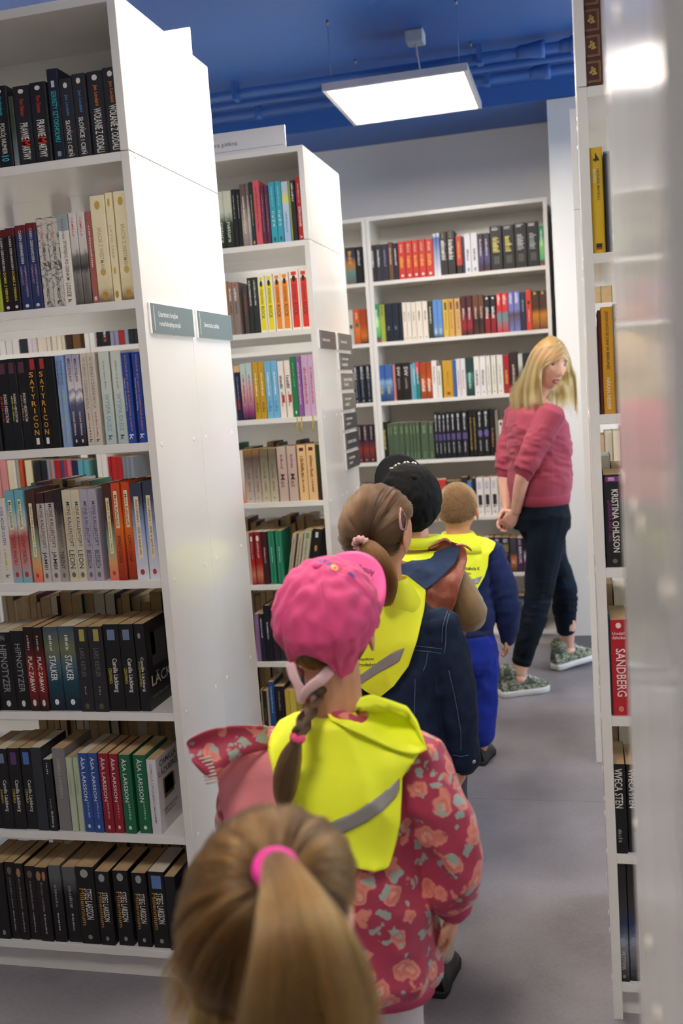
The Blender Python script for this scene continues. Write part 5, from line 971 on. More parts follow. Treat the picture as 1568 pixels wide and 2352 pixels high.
cover_print(b, r[2], .14, r[1]-r[0], [('t', 'CAMILLA', '2a2a2c', .02, .13, .178, .195), ('t', 'LÄCKBERG', '2a2a2c', .012, .13, .152, .172), ('p', '', '5a4a34', .035, .1, .085, .14), ('p', '', '9a8656', .045, .11, .095, .135), ('p', '', '3a2c20', .06, .09, .1, .115), ('t', 'KOBIETY BEZ LITOŚCI', '3a3a3c', .025, .115, .052, .062), ('t', 'JEDENASTE', 'a84a44', .03, .1, .04, .047)])
# ribbons hanging from three books of the second bookcase
rib = mat('yellow_ribbon', 'c8a838', .6)
for k, dx in ((3, .003), (2, .0), (0, -.004)):
    b = BOOKS[(2, 2, k)]
    tube('bookmark_ribbon', [(dx, .0015, .001), (dx+.002, -.0165, .0005), (dx+.004, -.019, -.02), (dx-.002, -.019, -.045), (dx+.008, -.0185, -.068)], .0028, rib, b, n=6, flat=(1, .15))
# books of the rear halves, turned away (only page edges show): rows nobody can tell apart
V = []; F = []; FM = []; stuff_m = [page_m, page_w, mat('dark_cover', '24262c', .5), mat('green_cover', '1d6a4c', .5), mat('brown_cover', '4a3426', .5), mat('plum_cover', '5c2c44', .5), mat('pale_cover', 'c8c0b4', .5)]
def back_row(xa, xb, yb, z, h0=.205):
    x = xa
    while x < xb-.02:
        w = rng.uniform(.018, .042); h = h0+rng.uniform(-.015, .03); d = rng.uniform(.13, .16)
        if x+w > xb: break
        c = rng.choice((2, 2, 4, 3, 5, 6, 2))
        for (bx, mi) in ((boxv(x+.0012, x+w-.0012, yb-d, yb-.002, z+.001, z+h-.001), 0 if rng.random() < .75 else 1), (boxv(x, x+.0011, yb-d-.001, yb, z+.0004, z+h), c), (boxv(x+w-.0011, x+w, yb-d-.001, yb, z+.0004, z+h), c)):
            F.extend(tuple(len(V)+j for j in f) for f in BOXF); V.extend(bx); FM.extend([mi]*6)
        x += w+.0006
for z in SH[:4]:
    back_row(-1.72, XE-T_-.002, Y1F+2*D_-.02, z)
for z in SH[:4]:
    back_row(-2.0, XE-T_-.002, Y2F+2*D_-.02, z)
    back_row(-2.9, -2.07, Y2F+2*D_-.02, z)
for z in SH[:5]: back_row(XR1+T_+.002, .35, YRF+2*D_-.02, z)
for z in SH: back_row(XR2+T_+.002, .3, Y2F+.165, z)
o = mk('turned_book_row', V, F, stuff_m, None, FM)
tag(o, 'books of the rear halves turned away, only page edges showing behind the front rows', 'books', None, 'stuff')
# ================================================================== people
OC = Vector((0, 0, CAM_H))
def ray(u, v): return (cr*((u-784)/2286.7) - cu*((v-1176)/2286.7) + fw)
def at(u, v, Y): d = ray(u, v); return OC + d*(Y/d.y)        # the point of the scene at depth Y on a line of sight
NPR = np.random.default_rng(5)
def rotm(yaw=0, pitch=0, roll=0):
    """yaw: clockwise from +Y seen from above; pitch: up positive; roll: top leans to the figure's right"""
    return Matrix.Rotation(-math.radians(yaw), 3, 'Z') @ Matrix.Rotation(math.radians(pitch), 3, 'X') @ Matrix.Rotation(math.radians(roll), 3, 'Y')
def sm(a, b, x):
    t = np.clip((x-a)/(b-a), 0, 1); return t*t*(3-2*t)
def grid_faces(n, m):
    return [(i*m+j, i*m+(j+1) % m, (i+1)*m+(j+1) % m, (i+1)*m+j) for i in range(n-1) for j in range(m)]
def head_vf(C, R, w, l, h, adult=False, nose=1.0, n=64, m=80):
    th = np.linspace(.02, PI-.02, n)[:, None]; ph = (np.arange(m)/m*2*PI)[None, :]
    sx = np.sin(th)*np.cos(ph); sy = np.sin(th)*np.sin(ph); sz = np.cos(th)+0*ph
    low = sm(.1, -1, sz); x = sx*w/2*(1-.26*low)*(1+.03*sm(0, .6, sz)); z = sz*h/2
    y = np.where(sy < 0, sy*l/2*(1-.42*sm(-.1, -.9, sz)), sy*l/2*(1-.06*low))
    s = h/.235; g = lambda a: np.exp(-a*a); fr = sm(.1, .6, sy)
    xs, zs = x/s, z/s
    y = y + fr*s*nose*(.024*g(xs/.011)*sm(.012, -.036, zs)*(1-sm(-.044, -.054, zs)) + .005*g(xs/.022)*g((zs+.043)/.013))   # nose
    y = y + fr*s*(-.011*g((np.abs(xs)-.032)/.015)*g((zs-.002)/.013) + .004*g((zs-.027)/.011)*g(xs/.05) )                     # eyes, brow
    y = y + fr*s*(.007*g(xs/.022)*(g((zs+.068)/.006)+g((zs+.083)/.007)) - .004*g(xs/.02)*g((zs+.0755)/.003) + .009*g(xs/.02)*g((zs+.108)/.014))   # lips, chin
    y = y + fr*s*.004*g((np.abs(xs)-.045)/.02)*g((zs+.03)/.02)
    P = np.stack([x, y, z], -1).reshape(-1, 3)
    Rn = np.array(R); V = P @ Rn.T + np.array(C)
    F = grid_faces(n, m); F.append(tuple(range(m-1, -1, -1))); F.append(tuple((n-1)*m+k for k in range(m)))
    return [Vector(v) for v in V], [tuple(reversed(f)) for f in F]
def ear_vf(C, R, w, h, side):
    c = Vector(C) + R @ Vector((side*w*.49, -.004, -.016))
    V = []; F = []; n = 12; m = 10
    for i in range(n):
        t = PI*(i+.5)/n
        for j in range(m):
            p = 2*PI*j/m; q = Vector((math.sin(t)*math.cos(p)*.006+side*.008+side*.007*math.sin(t)*max(0, -math.sin(p)), math.sin(t)*math.sin(p)*.015*(1+.25*math.cos(t))-.004, math.cos(t)*.029))
            V.append(c + R @ (q*(h/.20)))
    F = grid_faces(n, m); F.append(tuple(range(m-1, -1, -1))); F.append(tuple((n-1)*m+k for k in range(m)))
    return V, [tuple(reversed(f)) for f in F]
def rings_vf(rings, n=28, yaw=0, ex=2.3):
    """rings: (cx,cy,cz,rx,ry[,tilt])"""
    V = []; F = []; cy_, sy_ = math.cos(-math.radians(yaw)), math.sin(-math.radians(yaw))
    for r in rings:
        cx, cy, cz, rx, ry = r[:5]; tl = r[5] if len(r) > 5 else 0
        for k in range(n):
            a = 2*PI*k/n; c, s = math.cos(a), math.sin(a)
            px = rx*math.copysign(abs(c)**(2/ex), c); py = ry*math.copysign(abs(s)**(2/ex), s)
            V.append(Vector((cx+px*cy_-py*sy_, cy+px*sy_+py*cy_, cz+tl*py)))
    for i in range(len(rings)-1):
        for k in range(n):
            F.append((i*n+k, i*n+(k+1) % n, (i+1)*n+(k+1) % n, (i+1)*n+k))
    F.append(tuple(range(n-1, -1, -1))); F.append(tuple((len(rings)-1)*n+k for k in range(n)))
    if rings[-1][2] < rings[0][2]: F = [tuple(reversed(f)) for f in F]
    return V, F
def limb(pts, radii, n=14, flat=None, sub=4):
    """smooth limb: Catmull-Rom through the joints"""
    P = [Vector(p) for p in pts]; Q = []; RR = []
    for i in range(len(P)-1):
        a, b, c, d = P[max(i-1, 0)], P[i], P[i+1], P[min(i+2, len(P)-1)]
        for k in range(sub):
            t = k/sub
            Q.append(.5*((2*b)+(c-a)*t+(2*a-5*b+4*c-d)*t*t+(3*b-a-3*c+d)*t**3)); RR.append(radii[i]*(1-t)+radii[i+1]*t)
    Q.append(P[-1]); RR.append(radii[-1])
    # rounded ends
    e0 = (Q[0]-Q[1]).normalized(); e1 = (Q[-1]-Q[-2]).normalized()
    Q = [Q[0]+e0*RR[0]*.5] + Q + [Q[-1]+e1*RR[-1]*.5]; RR = [RR[0]*.6]+RR+[RR[-1]*.6]
    return tube_vf(Q, RR, n, True, flat)
def hand_vf(W, d, up, s=1.0, side=1, curl=.5, spread=.12, thumb=.6):
    """W wrist, d direction of the fingers, up = back of the hand, side=+1 thumb towards d x up"""
    d = Vector(d).normalized(); up = Vector(up); up = (up-d*up.dot(d)).normalized(); sd = d.cross(up)*side; W = Vector(W); out = []
    L = .085*s
    V = []; F = []
    pr_ = [(0, .022, .016), (.02, .028, .016), (.045, .036, .014), (.07, .039, .0125), (.085, .037, .010), (.09, .03, .006)]
    n = 14
    for (t, rx, ry) in pr_:
        for k in range(n):
            a = 2*PI*k/n; V.append(W+d*t*s+sd*math.cos(a)*rx*s+up*math.sin(a)*ry*s)
    for i in range(len(pr_)-1):
        for k in range(n): F.append((i*n+k, i*n+(k+1) % n, (i+1)*n+(k+1) % n, (i+1)*n+k))
    F.append(tuple(range(n-1, -1, -1))); F.append(tuple((len(pr_)-1)*n+k for k in range(n)))
    out.append((V, F))
    for q, (o, ln, r) in enumerate(((.029, .068, .0085), (.010, .076, .0088), (-.009, .070, .0083), (-.027, .055, .0075))):
        b = W + d*.078*s + sd*o*s; dd = (d + sd*(o*spread/.03)).normalized(); cl = curl*(1+.18*q)
        pts = [b]; ang = cl*.35; p = b
        for j, f in enumerate((.45, .31, .24)):
            dr = dd*math.cos(ang)-up*math.sin(ang); p = p+dr*ln*f*s; pts.append(p); ang += cl*.75
        out.append(limb(pts, [r*s, r*.95*s, r*.88*s, r*.75*s], 8, sub=3))
    b = W + d*.02*s + sd*.022*s - up*.004*s
    t1 = (sd*.75+d*.65-up*.25).normalized(); t2 = (sd*.75*(1-thumb)+d*1-up*.3*thumb-sd*.1*thumb).normalized()
    out.append(limb([b, b+t1*.032*s, b+t1*.032*s+t2*.03*s, b+t1*.032*s+t2*.055*s], [.0125*s, .0105*s, .0095*s, .0075*s], 8, sub=3))
    return out
def fuse(name, parts, voxel, mats, parent, smooth=4, matfn=None, disp=None, ratio=None, label=None):
    V = []; F = []
    for v, f in parts:
        b = len(V); V += [tuple(x) for x in v]; F += [tuple(b+i for i in q) for q in f]
    me = bpy.data.meshes.new(name+'_src'); me.from_pydata(V, [], F)
    o = bpy.data.objects.new(name+'_src', me); COL.objects.link(o)
    m = o.modifiers.new('r', 'REMESH'); m.mode = 'VOXEL'; m.voxel_size = voxel; m.use_smooth_shade = True
    if smooth: s = o.modifiers.new('s', 'SMOOTH'); s.iterations = smooth; s.factor = .5
    if ratio: q = o.modifiers.new('d', 'DECIMATE'); q.ratio = ratio
    dg = bpy.context.evaluated_depsgraph_get(); out = bpy.data.meshes.new_from_object(o.evaluated_get(dg)); out.name = name
    bpy.data.objects.remove(o); bpy.data.meshes.remove(me)
    if not isinstance(mats, (list, tuple)): mats = [mats]
    out.materials.clear()
    for x in mats: out.materials.append(x)
    if disp:
        n = len(out.vertices); co = np.zeros(n*3); out.vertices.foreach_get('co', co); nm = np.zeros(n*3); out.vertex_normals.foreach_get('vector', nm)
        co = co.reshape(-1, 3); nm = nm.reshape(-1, 3); d = np.array([disp(Vector(c)) for c in co]); co = co+nm*d[:, None]
        out.vertices.foreach_set('co', co.ravel()); out.update()
    if matfn:
        c = np.zeros(len(out.polygons)*3); out.polygons.foreach_get('center', c)
        out.polygons.foreach_set('material_index', np.asarray(matfn(c.reshape(-1, 3))).astype(np.int32))
    out.polygons.foreach_set('use_smooth', [True]*len(out.polygons)); out.update()
    ob = put(name, out, parent)
    if parent is not None: adopt(ob, parent)
    if label: ob['label'] = label
    return ob
def adopt(o, parent):
    o.parent = parent      # an Empty stands at its person's feet; body parts are modelled in world coordinates
    if parent.parent is None: o.matrix_parent_inverse = Matrix.Translation(-parent.location)
    return o
def wmesh(name, parts, m, parent, smooth=True, label=None):
    """several swept pieces of one part, in world coordinates"""
    V = []; F = []
    for v, f in parts:
        b = len(V); V += [tuple(x) for x in v]; F += [tuple(b+i for i in q) for q in f]
    o = mk(name, V, F, m, None, smooth=smooth)
    if label: o['label'] = label
    return adopt(o, parent) if parent is not None else o
def bvh_of(*obs):
    V = []; F = []
    for o in obs:
        b = len(V); V += [v.co.copy() for v in o.data.vertices]; F += [tuple(b+i for i in p.vertices) for p in o.data.polygons]
    return BVHTree.FromPolygons(V, F)
def folds(amp, sc=(9, 9, 5), seed=0.0, ridge=True):
    def f(c):
        n = noise.noise(Vector((c.x*sc[0]+seed, c.y*sc[1]+seed*.7, c.z*sc[2]-seed)))
        n2 = noise.noise(Vector((c.x*sc[0]*2.1-seed, c.y*sc[1]*2.1, c.z*sc[2]*2.3+seed)))
        return amp*((.5-abs(n)*1.6) if ridge else n) + amp*.4*n2
    return f
def arm_folds(amp, a, b, per=.03, seed=0.0):
    """rings of creases across a sleeve between points a and b"""
    a = Vector(a); ab = Vector(b)-a; L = ab.length; ab.normalize()
    def f(c):
        t = (c-a).dot(ab)
        if t < -.02 or t > L+.02: return 0
        q = c-a-ab*t
        w = .5-1.7*abs(noise.noise(Vector((t/per+q.x*5+seed, q.x*11+seed*.3, q.y*11+q.z*4))))
        return amp*w + amp*.4*noise.noise(Vector((t/per*2.2, q.x*18-seed, q.y*18)))
    return f
def drape(name, outline, Yref, bvh, off, m, parent, thick=.003, rows=44, cols=36, smooth=14, wr=None, label=None, far=.25):
    """cloth lying on the body: outline points are taken at depth Yref, each cloth point is dropped on the clothes below it"""
    P = outline; vs = [p[1] for p in P]; v0, v1 = min(vs), max(vs); U = np.zeros((rows, cols)); VV = np.zeros((rows, cols))
    for i in range(rows):
        v = v0+(v1-v0)*(.001+.998*i/(rows-1)); xs = []
        for (a, b) in zip(P, P[1:]+P[:1]):
            if (a[1]-v)*(b[1]-v) < 0 or a[1] == v: xs.append(a[0]+(b[0]-a[0])*(v-a[1])/(b[1]-a[1]) if b[1] != a[1] else a[0])
        if not xs: xs = [P[0][0]]
        U[i] = np.linspace(min(xs), max(xs), cols); VV[i] = v
    T = np.full((rows, cols), np.nan); D = {}
    for i in range(rows):
        for j in range(cols):
            d = ray(U[i, j], VV[i, j]).normalized(); D[i, j] = d; h = bvh.ray_cast(OC, d)
            if h[0] is not None and abs(h[0].y-Yref) < far: T[i, j] = h[3]
    tref = np.nanmin(T) if np.isfinite(T).any() else Yref
    med = np.nanmedian(T); known = np.isfinite(T); X = np.where(known, T, med)
    for _ in range(200):      # fill what hangs free from its neighbours
        A = np.pad(X, 1, 'edge'); av = (A[:-2, 1:-1]+A[2:, 1:-1]+A[1:-1, :-2]+A[1:-1, 2:])/4
        X = np.where(known, X, av)
    X0 = X - off
    X = X0.copy()
    for _ in range(smooth):
        A = np.pad(X, 1, 'edge'); av = (A[:-2, 1:-1]+A[2:, 1:-1]+A[1:-1, :-2]+A[1:-1, 2:])/4
        X = np.minimum(av, X0+.002)
    V = []; n = rows*cols
    for i in range(rows):
        for j in range(cols):
            p = OC + D[i, j]*X[i, j]
            if wr: p = p - D[i, j]*max(wr(p), -off*.6)
            V.append(p)
    V += [V[i*cols+j]+D[i, j]*thick for i in range(rows) for j in range(cols)]
    F = []
    for i in range(rows-1):
        for j in range(cols-1):
            a = i*cols+j; F.append((a, a+cols, a+cols+1, a+1)); F.append((n+a, n+a+1, n+a+cols+1, n+a+cols))
    for i in range(rows-1):
        a = i*cols; F.append((a, n+a, n+a+cols, a+cols)); a = i*cols+cols-1; F.append((a, a+cols, n+a+cols, n+a))
    for j in range(cols-1):
        a = j; F.append((a, a+1, n+a+1, n+a)); a = (rows-1)*cols+j; F.append((a, n+a, n+a+1, a+1))
    o = mk(name, V, F, m, None, smooth=True)
    if label: o['label'] = label
    return adopt(o, parent) if parent is not None else o
def ruled(name, A, B, bvh, Yref, off, m, parent, thick=.001, n=30, k=7):
    """band between two edge lines (polylines), lying on the cloth under it"""
    def rs(P):
        P = np.array(P, float); L = np.r_[0, np.cumsum(np.linalg.norm(np.diff(P, axis=0), axis=1))]; t = np.linspace(0, L[-1], n)
        return np.stack([np.interp(t, L, P[:, 0]), np.interp(t, L, P[:, 1])], -1)
    a, b = rs(A), rs(B); V = []; V2 = []
    for i in range(n):
        for j in range(k):
            q = a[i]+(b[i]-a[i])*j/(k-1); d = ray(*q).normalized(); h = bvh.ray_cast(OC, d); t = h[3] if h[0] is not None and abs(h[0].y-Yref) < .2 else None
            if t is None: t = (V[-1]-OC).length+off if V else (at(q[0], q[1], Yref)-OC).length
            V.append(OC+d*(t-off)); V2.append(OC+d*(t-off+thick))
    N = n*k; F = []
    for i in range(n-1):
        for j in range(k-1): c = i*k+j; F.append((c, c+1, c+k+1, c+k)); F.append((N+c, N+c+k, N+c+k+1, N+c+1))
    for i in range(n-1):
        c = i*k; F.append((c, c+k, N+c+k, N+c)); c = i*k+k-1; F.append((c, N+c, N+c+k, c+k))
    for j in range(k-1): F.append((j, N+j, N+j+1, j+1)); c = (n-1)*k+j; F.append((c, c+1, N+c+1, N+c))
    return adopt(mk(name, V+V2, F, m, None, smooth=True), parent)
def decal_text(name, lines, bvh, Yref, origin, ux, uv, size, m, parent, off=.0015, squeeze=.8):
    """print that follows the cloth: lines start at pixel-direction origin, run along ux, next line along uv"""
    prepare_text(lines); pr_ = Print(); ux = Vector(ux); uv = Vector(uv)
    for i, s in enumerate(lines):
        a = GLYPH[s][2] if s in GLYPH else 1
        def fn(x, y, i=i, a=a):
            q = Vector(origin) + ux*(x*size*a*squeeze) + uv*(i*1.5*size - y*size)
            d = ray(q.x, q.y).normalized(); h = bvh.ray_cast(OC, d); t = h[3] if h[0] is not None else (at(q.x, q.y, Yref)-OC).length
            return OC+d*(t-off)
        pr_.text(s, fn, m)
    o = pr_.build(name, None)
    return adopt(o, parent) if o else None
# ---------------------------------------------------------------- hair
def hair_mat(c1, c2, rough=.32):
    m = bpy.data.materials.new('hair'); m.use_nodes = True; nt = m.node_tree; nt.nodes.remove(nt.nodes['Principled BSDF'])
    h = nt.nodes.new('ShaderNodeBsdfHairPrincipled'); h.parametrization = 'COLOR'; h.inputs['Roughness'].default_value = rough; h.inputs['Radial Roughness'].default_value = .4
    inf = nt.nodes.new('ShaderNodeHairInfo'); mx = nt.nodes.new('ShaderNodeMix'); mx.data_type = 'RGBA'
    at_ = nt.nodes.new('ShaderNodeAttribute'); at_.attribute_name = 'clump'; ml = nt.nodes.new('ShaderNodeMix'); ml.data_type = 'FLOAT'; ml.inputs[0].default_value = .68
    nt.links.new(inf.outputs['Random'], ml.inputs[2]); nt.links.new(at_.outputs['Fac'], ml.inputs[3])
    nt.links.new(ml.outputs[0], mx.inputs[0]); mx.inputs[6].default_value = lin(c1); mx.inputs[7].default_value = lin(c2)
    nt.links.new(mx.outputs[2], h.inputs['Color']); nt.links.new(h.outputs[0], nt.nodes['Material Output'].inputs[0])
    return m
def strands(name, paths, radius, m, parent, tip=.4):
    """paths: array (n, k, 3), or that and one clump value per strand"""
    clump = None
    if isinstance(paths, tuple): paths, clump = paths
    paths = np.asarray(paths, dtype=np.float32); n, k, _ = paths.shape
    hc = bpy.data.hair_curves.new(name); hc.add_curves([k]*n)
    hc.position_data.foreach_set('vector', paths.reshape(-1))
    r = hc.attributes.get('radius') or hc.attributes.new('radius', 'FLOAT', 'POINT')
    r.data.foreach_set('value', (np.tile(np.linspace(1, tip, k), n)*radius).astype(np.float32))
    if clump is None: clump = NPR.uniform(size=n)
    ca = hc.attributes.new('clump', 'FLOAT', 'CURVE'); ca.data.foreach_set('value', np.asarray(clump, dtype=np.float32))
    hc.materials.append(m)
    o = put(name, hc, None); o['kind'] = 'stuff'
    return adopt(o, parent)
class Head:
    """ellipsoid frame used for scalps, caps and hair"""
    def __init__(s, C, R, w, l, h): s.C = Vector(C); s.R = R; s.w, s.l, s.h = w, l, h
    def surf(s, d, k=1.0):
        """points on the skull for unit directions d (n,3), local"""
        d = np.asarray(d); low = sm(.1, -1, d[:, 2]); x = d[:, 0]*s.w/2*(1-.26*low)*(1+.03*sm(0, .6, d[:, 2])); z = d[:, 2]*s.h/2
        y = np.where(d[:, 1] < 0, d[:, 1]*s.l/2*(1-.42*sm(-.1, -.9, d[:, 2])), d[:, 1]*s.l/2)
        P = np.stack([x, y, z], -1); L = np.linalg.norm(P, axis=1, keepdims=True)
        P = P*(1+np.asarray(k).reshape(-1, 1)/np.maximum(L, 1e-6)) if np.ndim(k) else P*(1+(k-1))
        return P @ np.array(s.R).T + np.array(s.C)
    def out(s, d, off):
        """skull point pushed out by off metres"""
        return s.surf(d, np.broadcast_to(np.asarray(off, float), (len(d),)).copy())
def unit(a): return a/np.maximum(np.linalg.norm(a, axis=-1, keepdims=True), 1e-9)
def scalp_dirs(n, hairline=.42, nape=-.62, side=.12):
    out = []
    while len(out) < n:
        d = unit(NPR.normal(size=(n*3, 3)))
        x, y, z = d.T
        # hairline: high over the face, down behind the ears to the nape
        lim = np.where(y > .15, hairline-.1+.25*(y-.15), np.where(y > -.15, -.05+(y+.15)*.9*1.2, nape+.25*(1-np.abs(y))))
        out += list(d[z > lim])
    return np.array(out[:n])
def pulled_back(hd, n, tie, k=10, thick=.008, jitter=.003, **kw):
    """strands combed over the skull to a tie direction"""
    d = scalp_dirs(n, **kw); t = unit(np.asarray(tie, float))[None]
    ang = np.arccos(np.clip((d*t).sum(1), -1, 1)); P = []
    clump = NPR.normal(size=(n, 1))*.5
    e1 = unit(np.cross(t, np.array([[.3, .2, 1.]]))); e2 = np.cross(t, e1); az = np.arctan2((d*e2).sum(1), (d*e1).sum(1))
    lock = np.array([.5+.62*noise.noise(Vector((math.cos(a)*3.2, math.sin(a)*3.2, 1.7+b*.5)))+.3*noise.noise(Vector((math.cos(a)*11, math.sin(a)*11, b))) for a, b in zip(az, ang)])
    for i in range(k):
        s = i/(k-1); s2 = s**.9
        q = unit(np.sin((1-s2)*ang)[:, None]*d + np.sin(s2*ang)[:, None]*t*1.0 + 1e-6)
        bulge = thick*(.25+.9*np.sin(PI*min(1, s*.9+.1))*np.clip(ang, .3, 1.2)) + jitter*clump[:, 0]*np.sin(PI*s) + .010*(lock-.5)*np.sin(PI*min(1, .15+s*.9))
        P.append(hd.out(q, bulge))
    return np.stack(P, 1), np.clip(lock, 0, 1)
def bundle(center, radii, n, k=14, wave=.0, clumps=14, seed=1, tipspread=1.0):
    """a tail of hair along a centre line"""
    C = np.array([list(c) for c in center], float); tt = np.linspace(0, 1, len(C)); T = np.linspace(0, 1, k)
    cc = np.stack([np.interp(T, tt, C[:, a]) for a in range(3)], -1)
    for _ in range(2):
        c2 = cc.copy(); c2[1:-1] = (cc[:-2]+2*cc[1:-1]+cc[2:])/4; cc = c2
    rr = np.interp(T, np.linspace(0, 1, len(radii)), radii); tg = unit(np.gradient(cc, axis=0))
    a = unit(np.cross(tg, np.array([[1., .2, .1]]))); b = np.cross(tg, a)
    g = np.random.default_rng(seed); ang = g.uniform(0, 2*PI, n); rad = np.sqrt(g.uniform(0, 1, n)); cl = g.integers(0, clumps, n)
    ca = g.uniform(0, 2*PI, clumps); crd = np.sqrt(g.uniform(0, 1, clumps))
    P = []
    for i in range(k):
        m_ = .62*T[i]**.7; x = (1-m_)*rad*np.cos(ang)+m_*crd[cl]*np.cos(ca[cl])+.12*m_*g.normal(size=n)*0; y = (1-m_)*rad*np.sin(ang)+m_*crd[cl]*np.sin(ca[cl])
        wv = wave*np.sin(T[i]*9+ca[cl]*3)
        P.append(cc[i]+(a[i][None]*(x*rr[i]+wv)[:, None])+(b[i][None]*(y*rr[i]+wv*.5)[:, None]))
    P = np.stack(P, 1); ln = g.uniform(.82, 1.0, n)
    # uneven ends
    idx = np.linspace(0, 1, k)[None]*ln[:, None]*(k-1); i0 = np.clip(idx.astype(int), 0, k-2); f = (idx-i0)[..., None]
    return np.take_along_axis(P, i0[..., None].repeat(3, 2), 1)*(1-f)+np.take_along_axis(P, (i0+1)[..., None].repeat(3, 2), 1)*f, g.uniform(0, 1, clumps)[cl]
def hair_cap(name, hd, m, parent, off=.006, hairline=.42, nape=-.62, n=40, mm=56):
    V = []; ok = []
    D = []
    for i in range(n):
        t = .01+(PI*.8)*i/(n-1)
        for j in range(mm):
            p = 2*PI*j/mm; D.append((math.sin(t)*math.cos(p), math.sin(t)*math.sin(p), math.cos(t)))
    D = np.array(D); x, y, z = D.T
    lim = np.where(y > .15, hairline-.1+.25*(y-.15), np.where(y > -.15, -.05+(y+.15)*.9*1.2, nape+.25*(1-np.abs(y))))
    V = hd.out(D, off*np.clip((z-lim)*6, -1.2, 1)); ok = z > lim-.12
    F = [tuple(reversed(f)) for f in grid_faces(n, mm) if any(ok[list(f)])]; F.append(tuple(range(mm-1, -1, -1)))
    o = mk(name, V, F, m, None, smooth=True); return adopt(o, parent)
# ---------------------------------------------------------------- materials
def skin(h, h2): return mat('skin', h, .48, noise_col=(h2, 24, .3), sss=.12, spec=.4)
skin_kid = skin('d9a688', 'cf9478'); skin_w = skin('e4b6a0', 'd8a48e'); lip_m = mat('lips', 'b05a58', .4); brow_m = mat('eyebrow', '8a6a4c', .7)
eye_w = mat('eyeball', 'b8aeaa', .25); iris_m = mat('iris', '46545a', .2); pupil_m = mat('pupil', '141414', .2)
neon = mat('neon_yellow_cloth', 'f2fb2c', .62, sheen=.1, bump=(260, .12), bump_d=.002)
reflect = mat('reflective_tape', '9c9894', .38, metal=.25)
print_dark = mat('dark_green_print', '2f3a18', .6)
def denim_mat(a, b): return mat('denim', a, .8, spec=.2, bump=(420, .35), noise_col=(b, 34, .3), bump_d=.002)
denim = denim_mat('111b2f', '22324d'); stitch = mat('denim_stitch', '4c607c', .7)
def eyes(hd, parent, s=1.0):
    for sx in (-1, 1):
        c = hd.C + hd.R @ Vector((sx*.031*s, hd.l/2*math.sqrt(1-(.062*s/hd.w)**2)-.0188*s, .002*s)); V = []; M = []
        n, m_ = 14, 16
        for i in range(n):
            t = PI*(i+.001)/(n-1)
            for j in range(m_):
                p = 2*PI*j/m_; V.append(c + hd.R @ (Vector((math.sin(t)*math.cos(p), math.cos(t), math.sin(t)*math.sin(p)))*.0115*s))
        F = grid_faces(n, m_); FM = [2 if i < 1 else 1 if i < 3 else 0 for i in range(n-1) for j in range(m_)]
        adopt(mk('eye', V, F, [eye_w, iris_m, pupil_m], None, FM, smooth=True), parent)
def shoe_parts(heel, toe, z0, w, h, parent, m_up, m_sole, high=False, pitch=0.0):
    """a shoe from heel to toe on the floor"""
    heel = Vector((heel[0], heel[1], 0)); toe = Vector((toe[0], toe[1], 0)); d = (toe-heel); L = d.length; d.normalize(); s = Vector((-d.y, d.x, 0)); up = Vector((0, 0, 1))
    if pitch: dd = d*math.cos(pitch)+up*math.sin(pitch); up = up*math.cos(pitch)-d*math.sin(pitch); d = dd
    prof = [(0, .55), (.04, .74), (.15, .84), (.35, .80), (.55, .90), (.72, 1.0), (.86, .92), (.95, .68), (1, .30)]
    def ring(z, k, inset, toecut=1.0):
        pts = []
        for t, ww in prof: pts.append((t, ww*w/2*k))
        l = [(max(min(t, 1-inset), inset), x) for t, x in pts]
        return [heel+up*z+Vector((0, 0, z0))+d*L*t+s*x for t, x in l]+[heel+up*z+Vector((0, 0, z0))+d*L*t-s*x for t, x in reversed(l)]
    def stack(rs):
        n = len(rs[0]); V = [p for r in rs for p in r]; F = []
        for i in range(len(rs)-1):
            for k in range(n): F.append((i*n+k, i*n+(k+1) % n, (i+1)*n+(k+1) % n, (i+1)*n+k))
        F.append(tuple(range(n-1, -1, -1))); F.append(tuple((len(rs)-1)*n+k for k in range(n))); return V, [tuple(reversed(f)) for f in F]
    sh = .028 if high else .016
    wmesh('shoe_sole', [stack([ring(0, .95, .01), ring(.004, 1.04, 0), ring(sh, 1.03, 0), ring(sh+.003, .98, .01)])], m_sole, parent)
    # upper: lengthwise rings
    n = 16; V = []; F = []; st = 9
    for i in range(st+1):
        t = .02+.96*i/st; ww = np.interp(t, [p[0] for p in prof], [p[1] for p in prof])*w/2*.97
        hh = np.interp(t, [0, .1, .3, .5, .7, .9, 1], [h*.9, h, h*1.02, h*.82, h*.62, h*.48, h*.2]) if not high else np.interp(t, [0, .1, .3, .42, .6, .8, .93, 1], [.085, .09, .095, .085, .058, .044, .034, .016])
        for k in range(n):
            a = PI*k/(n-1); V.append(heel+Vector((0, 0, z0))+up*(sh-.004+hh*math.sin(a)**.75)+d*L*t+s*(-math.cos(a)*ww*(1-.18*math.sin(a))))
    for i in range(st):
        for k in range(n-1): F.append((i*n+k, i*n+k+1, (i+1)*n+k+1, (i+1)*n+k))
    F.append(tuple(range(n))); F.append(tuple(st*n+k for k in range(n-1, -1, -1)))
    wmesh('shoe_upper', [(V, [tuple(reversed(f)) for f in F])], m_up, parent)
    return heel, d, s, up, L, sh
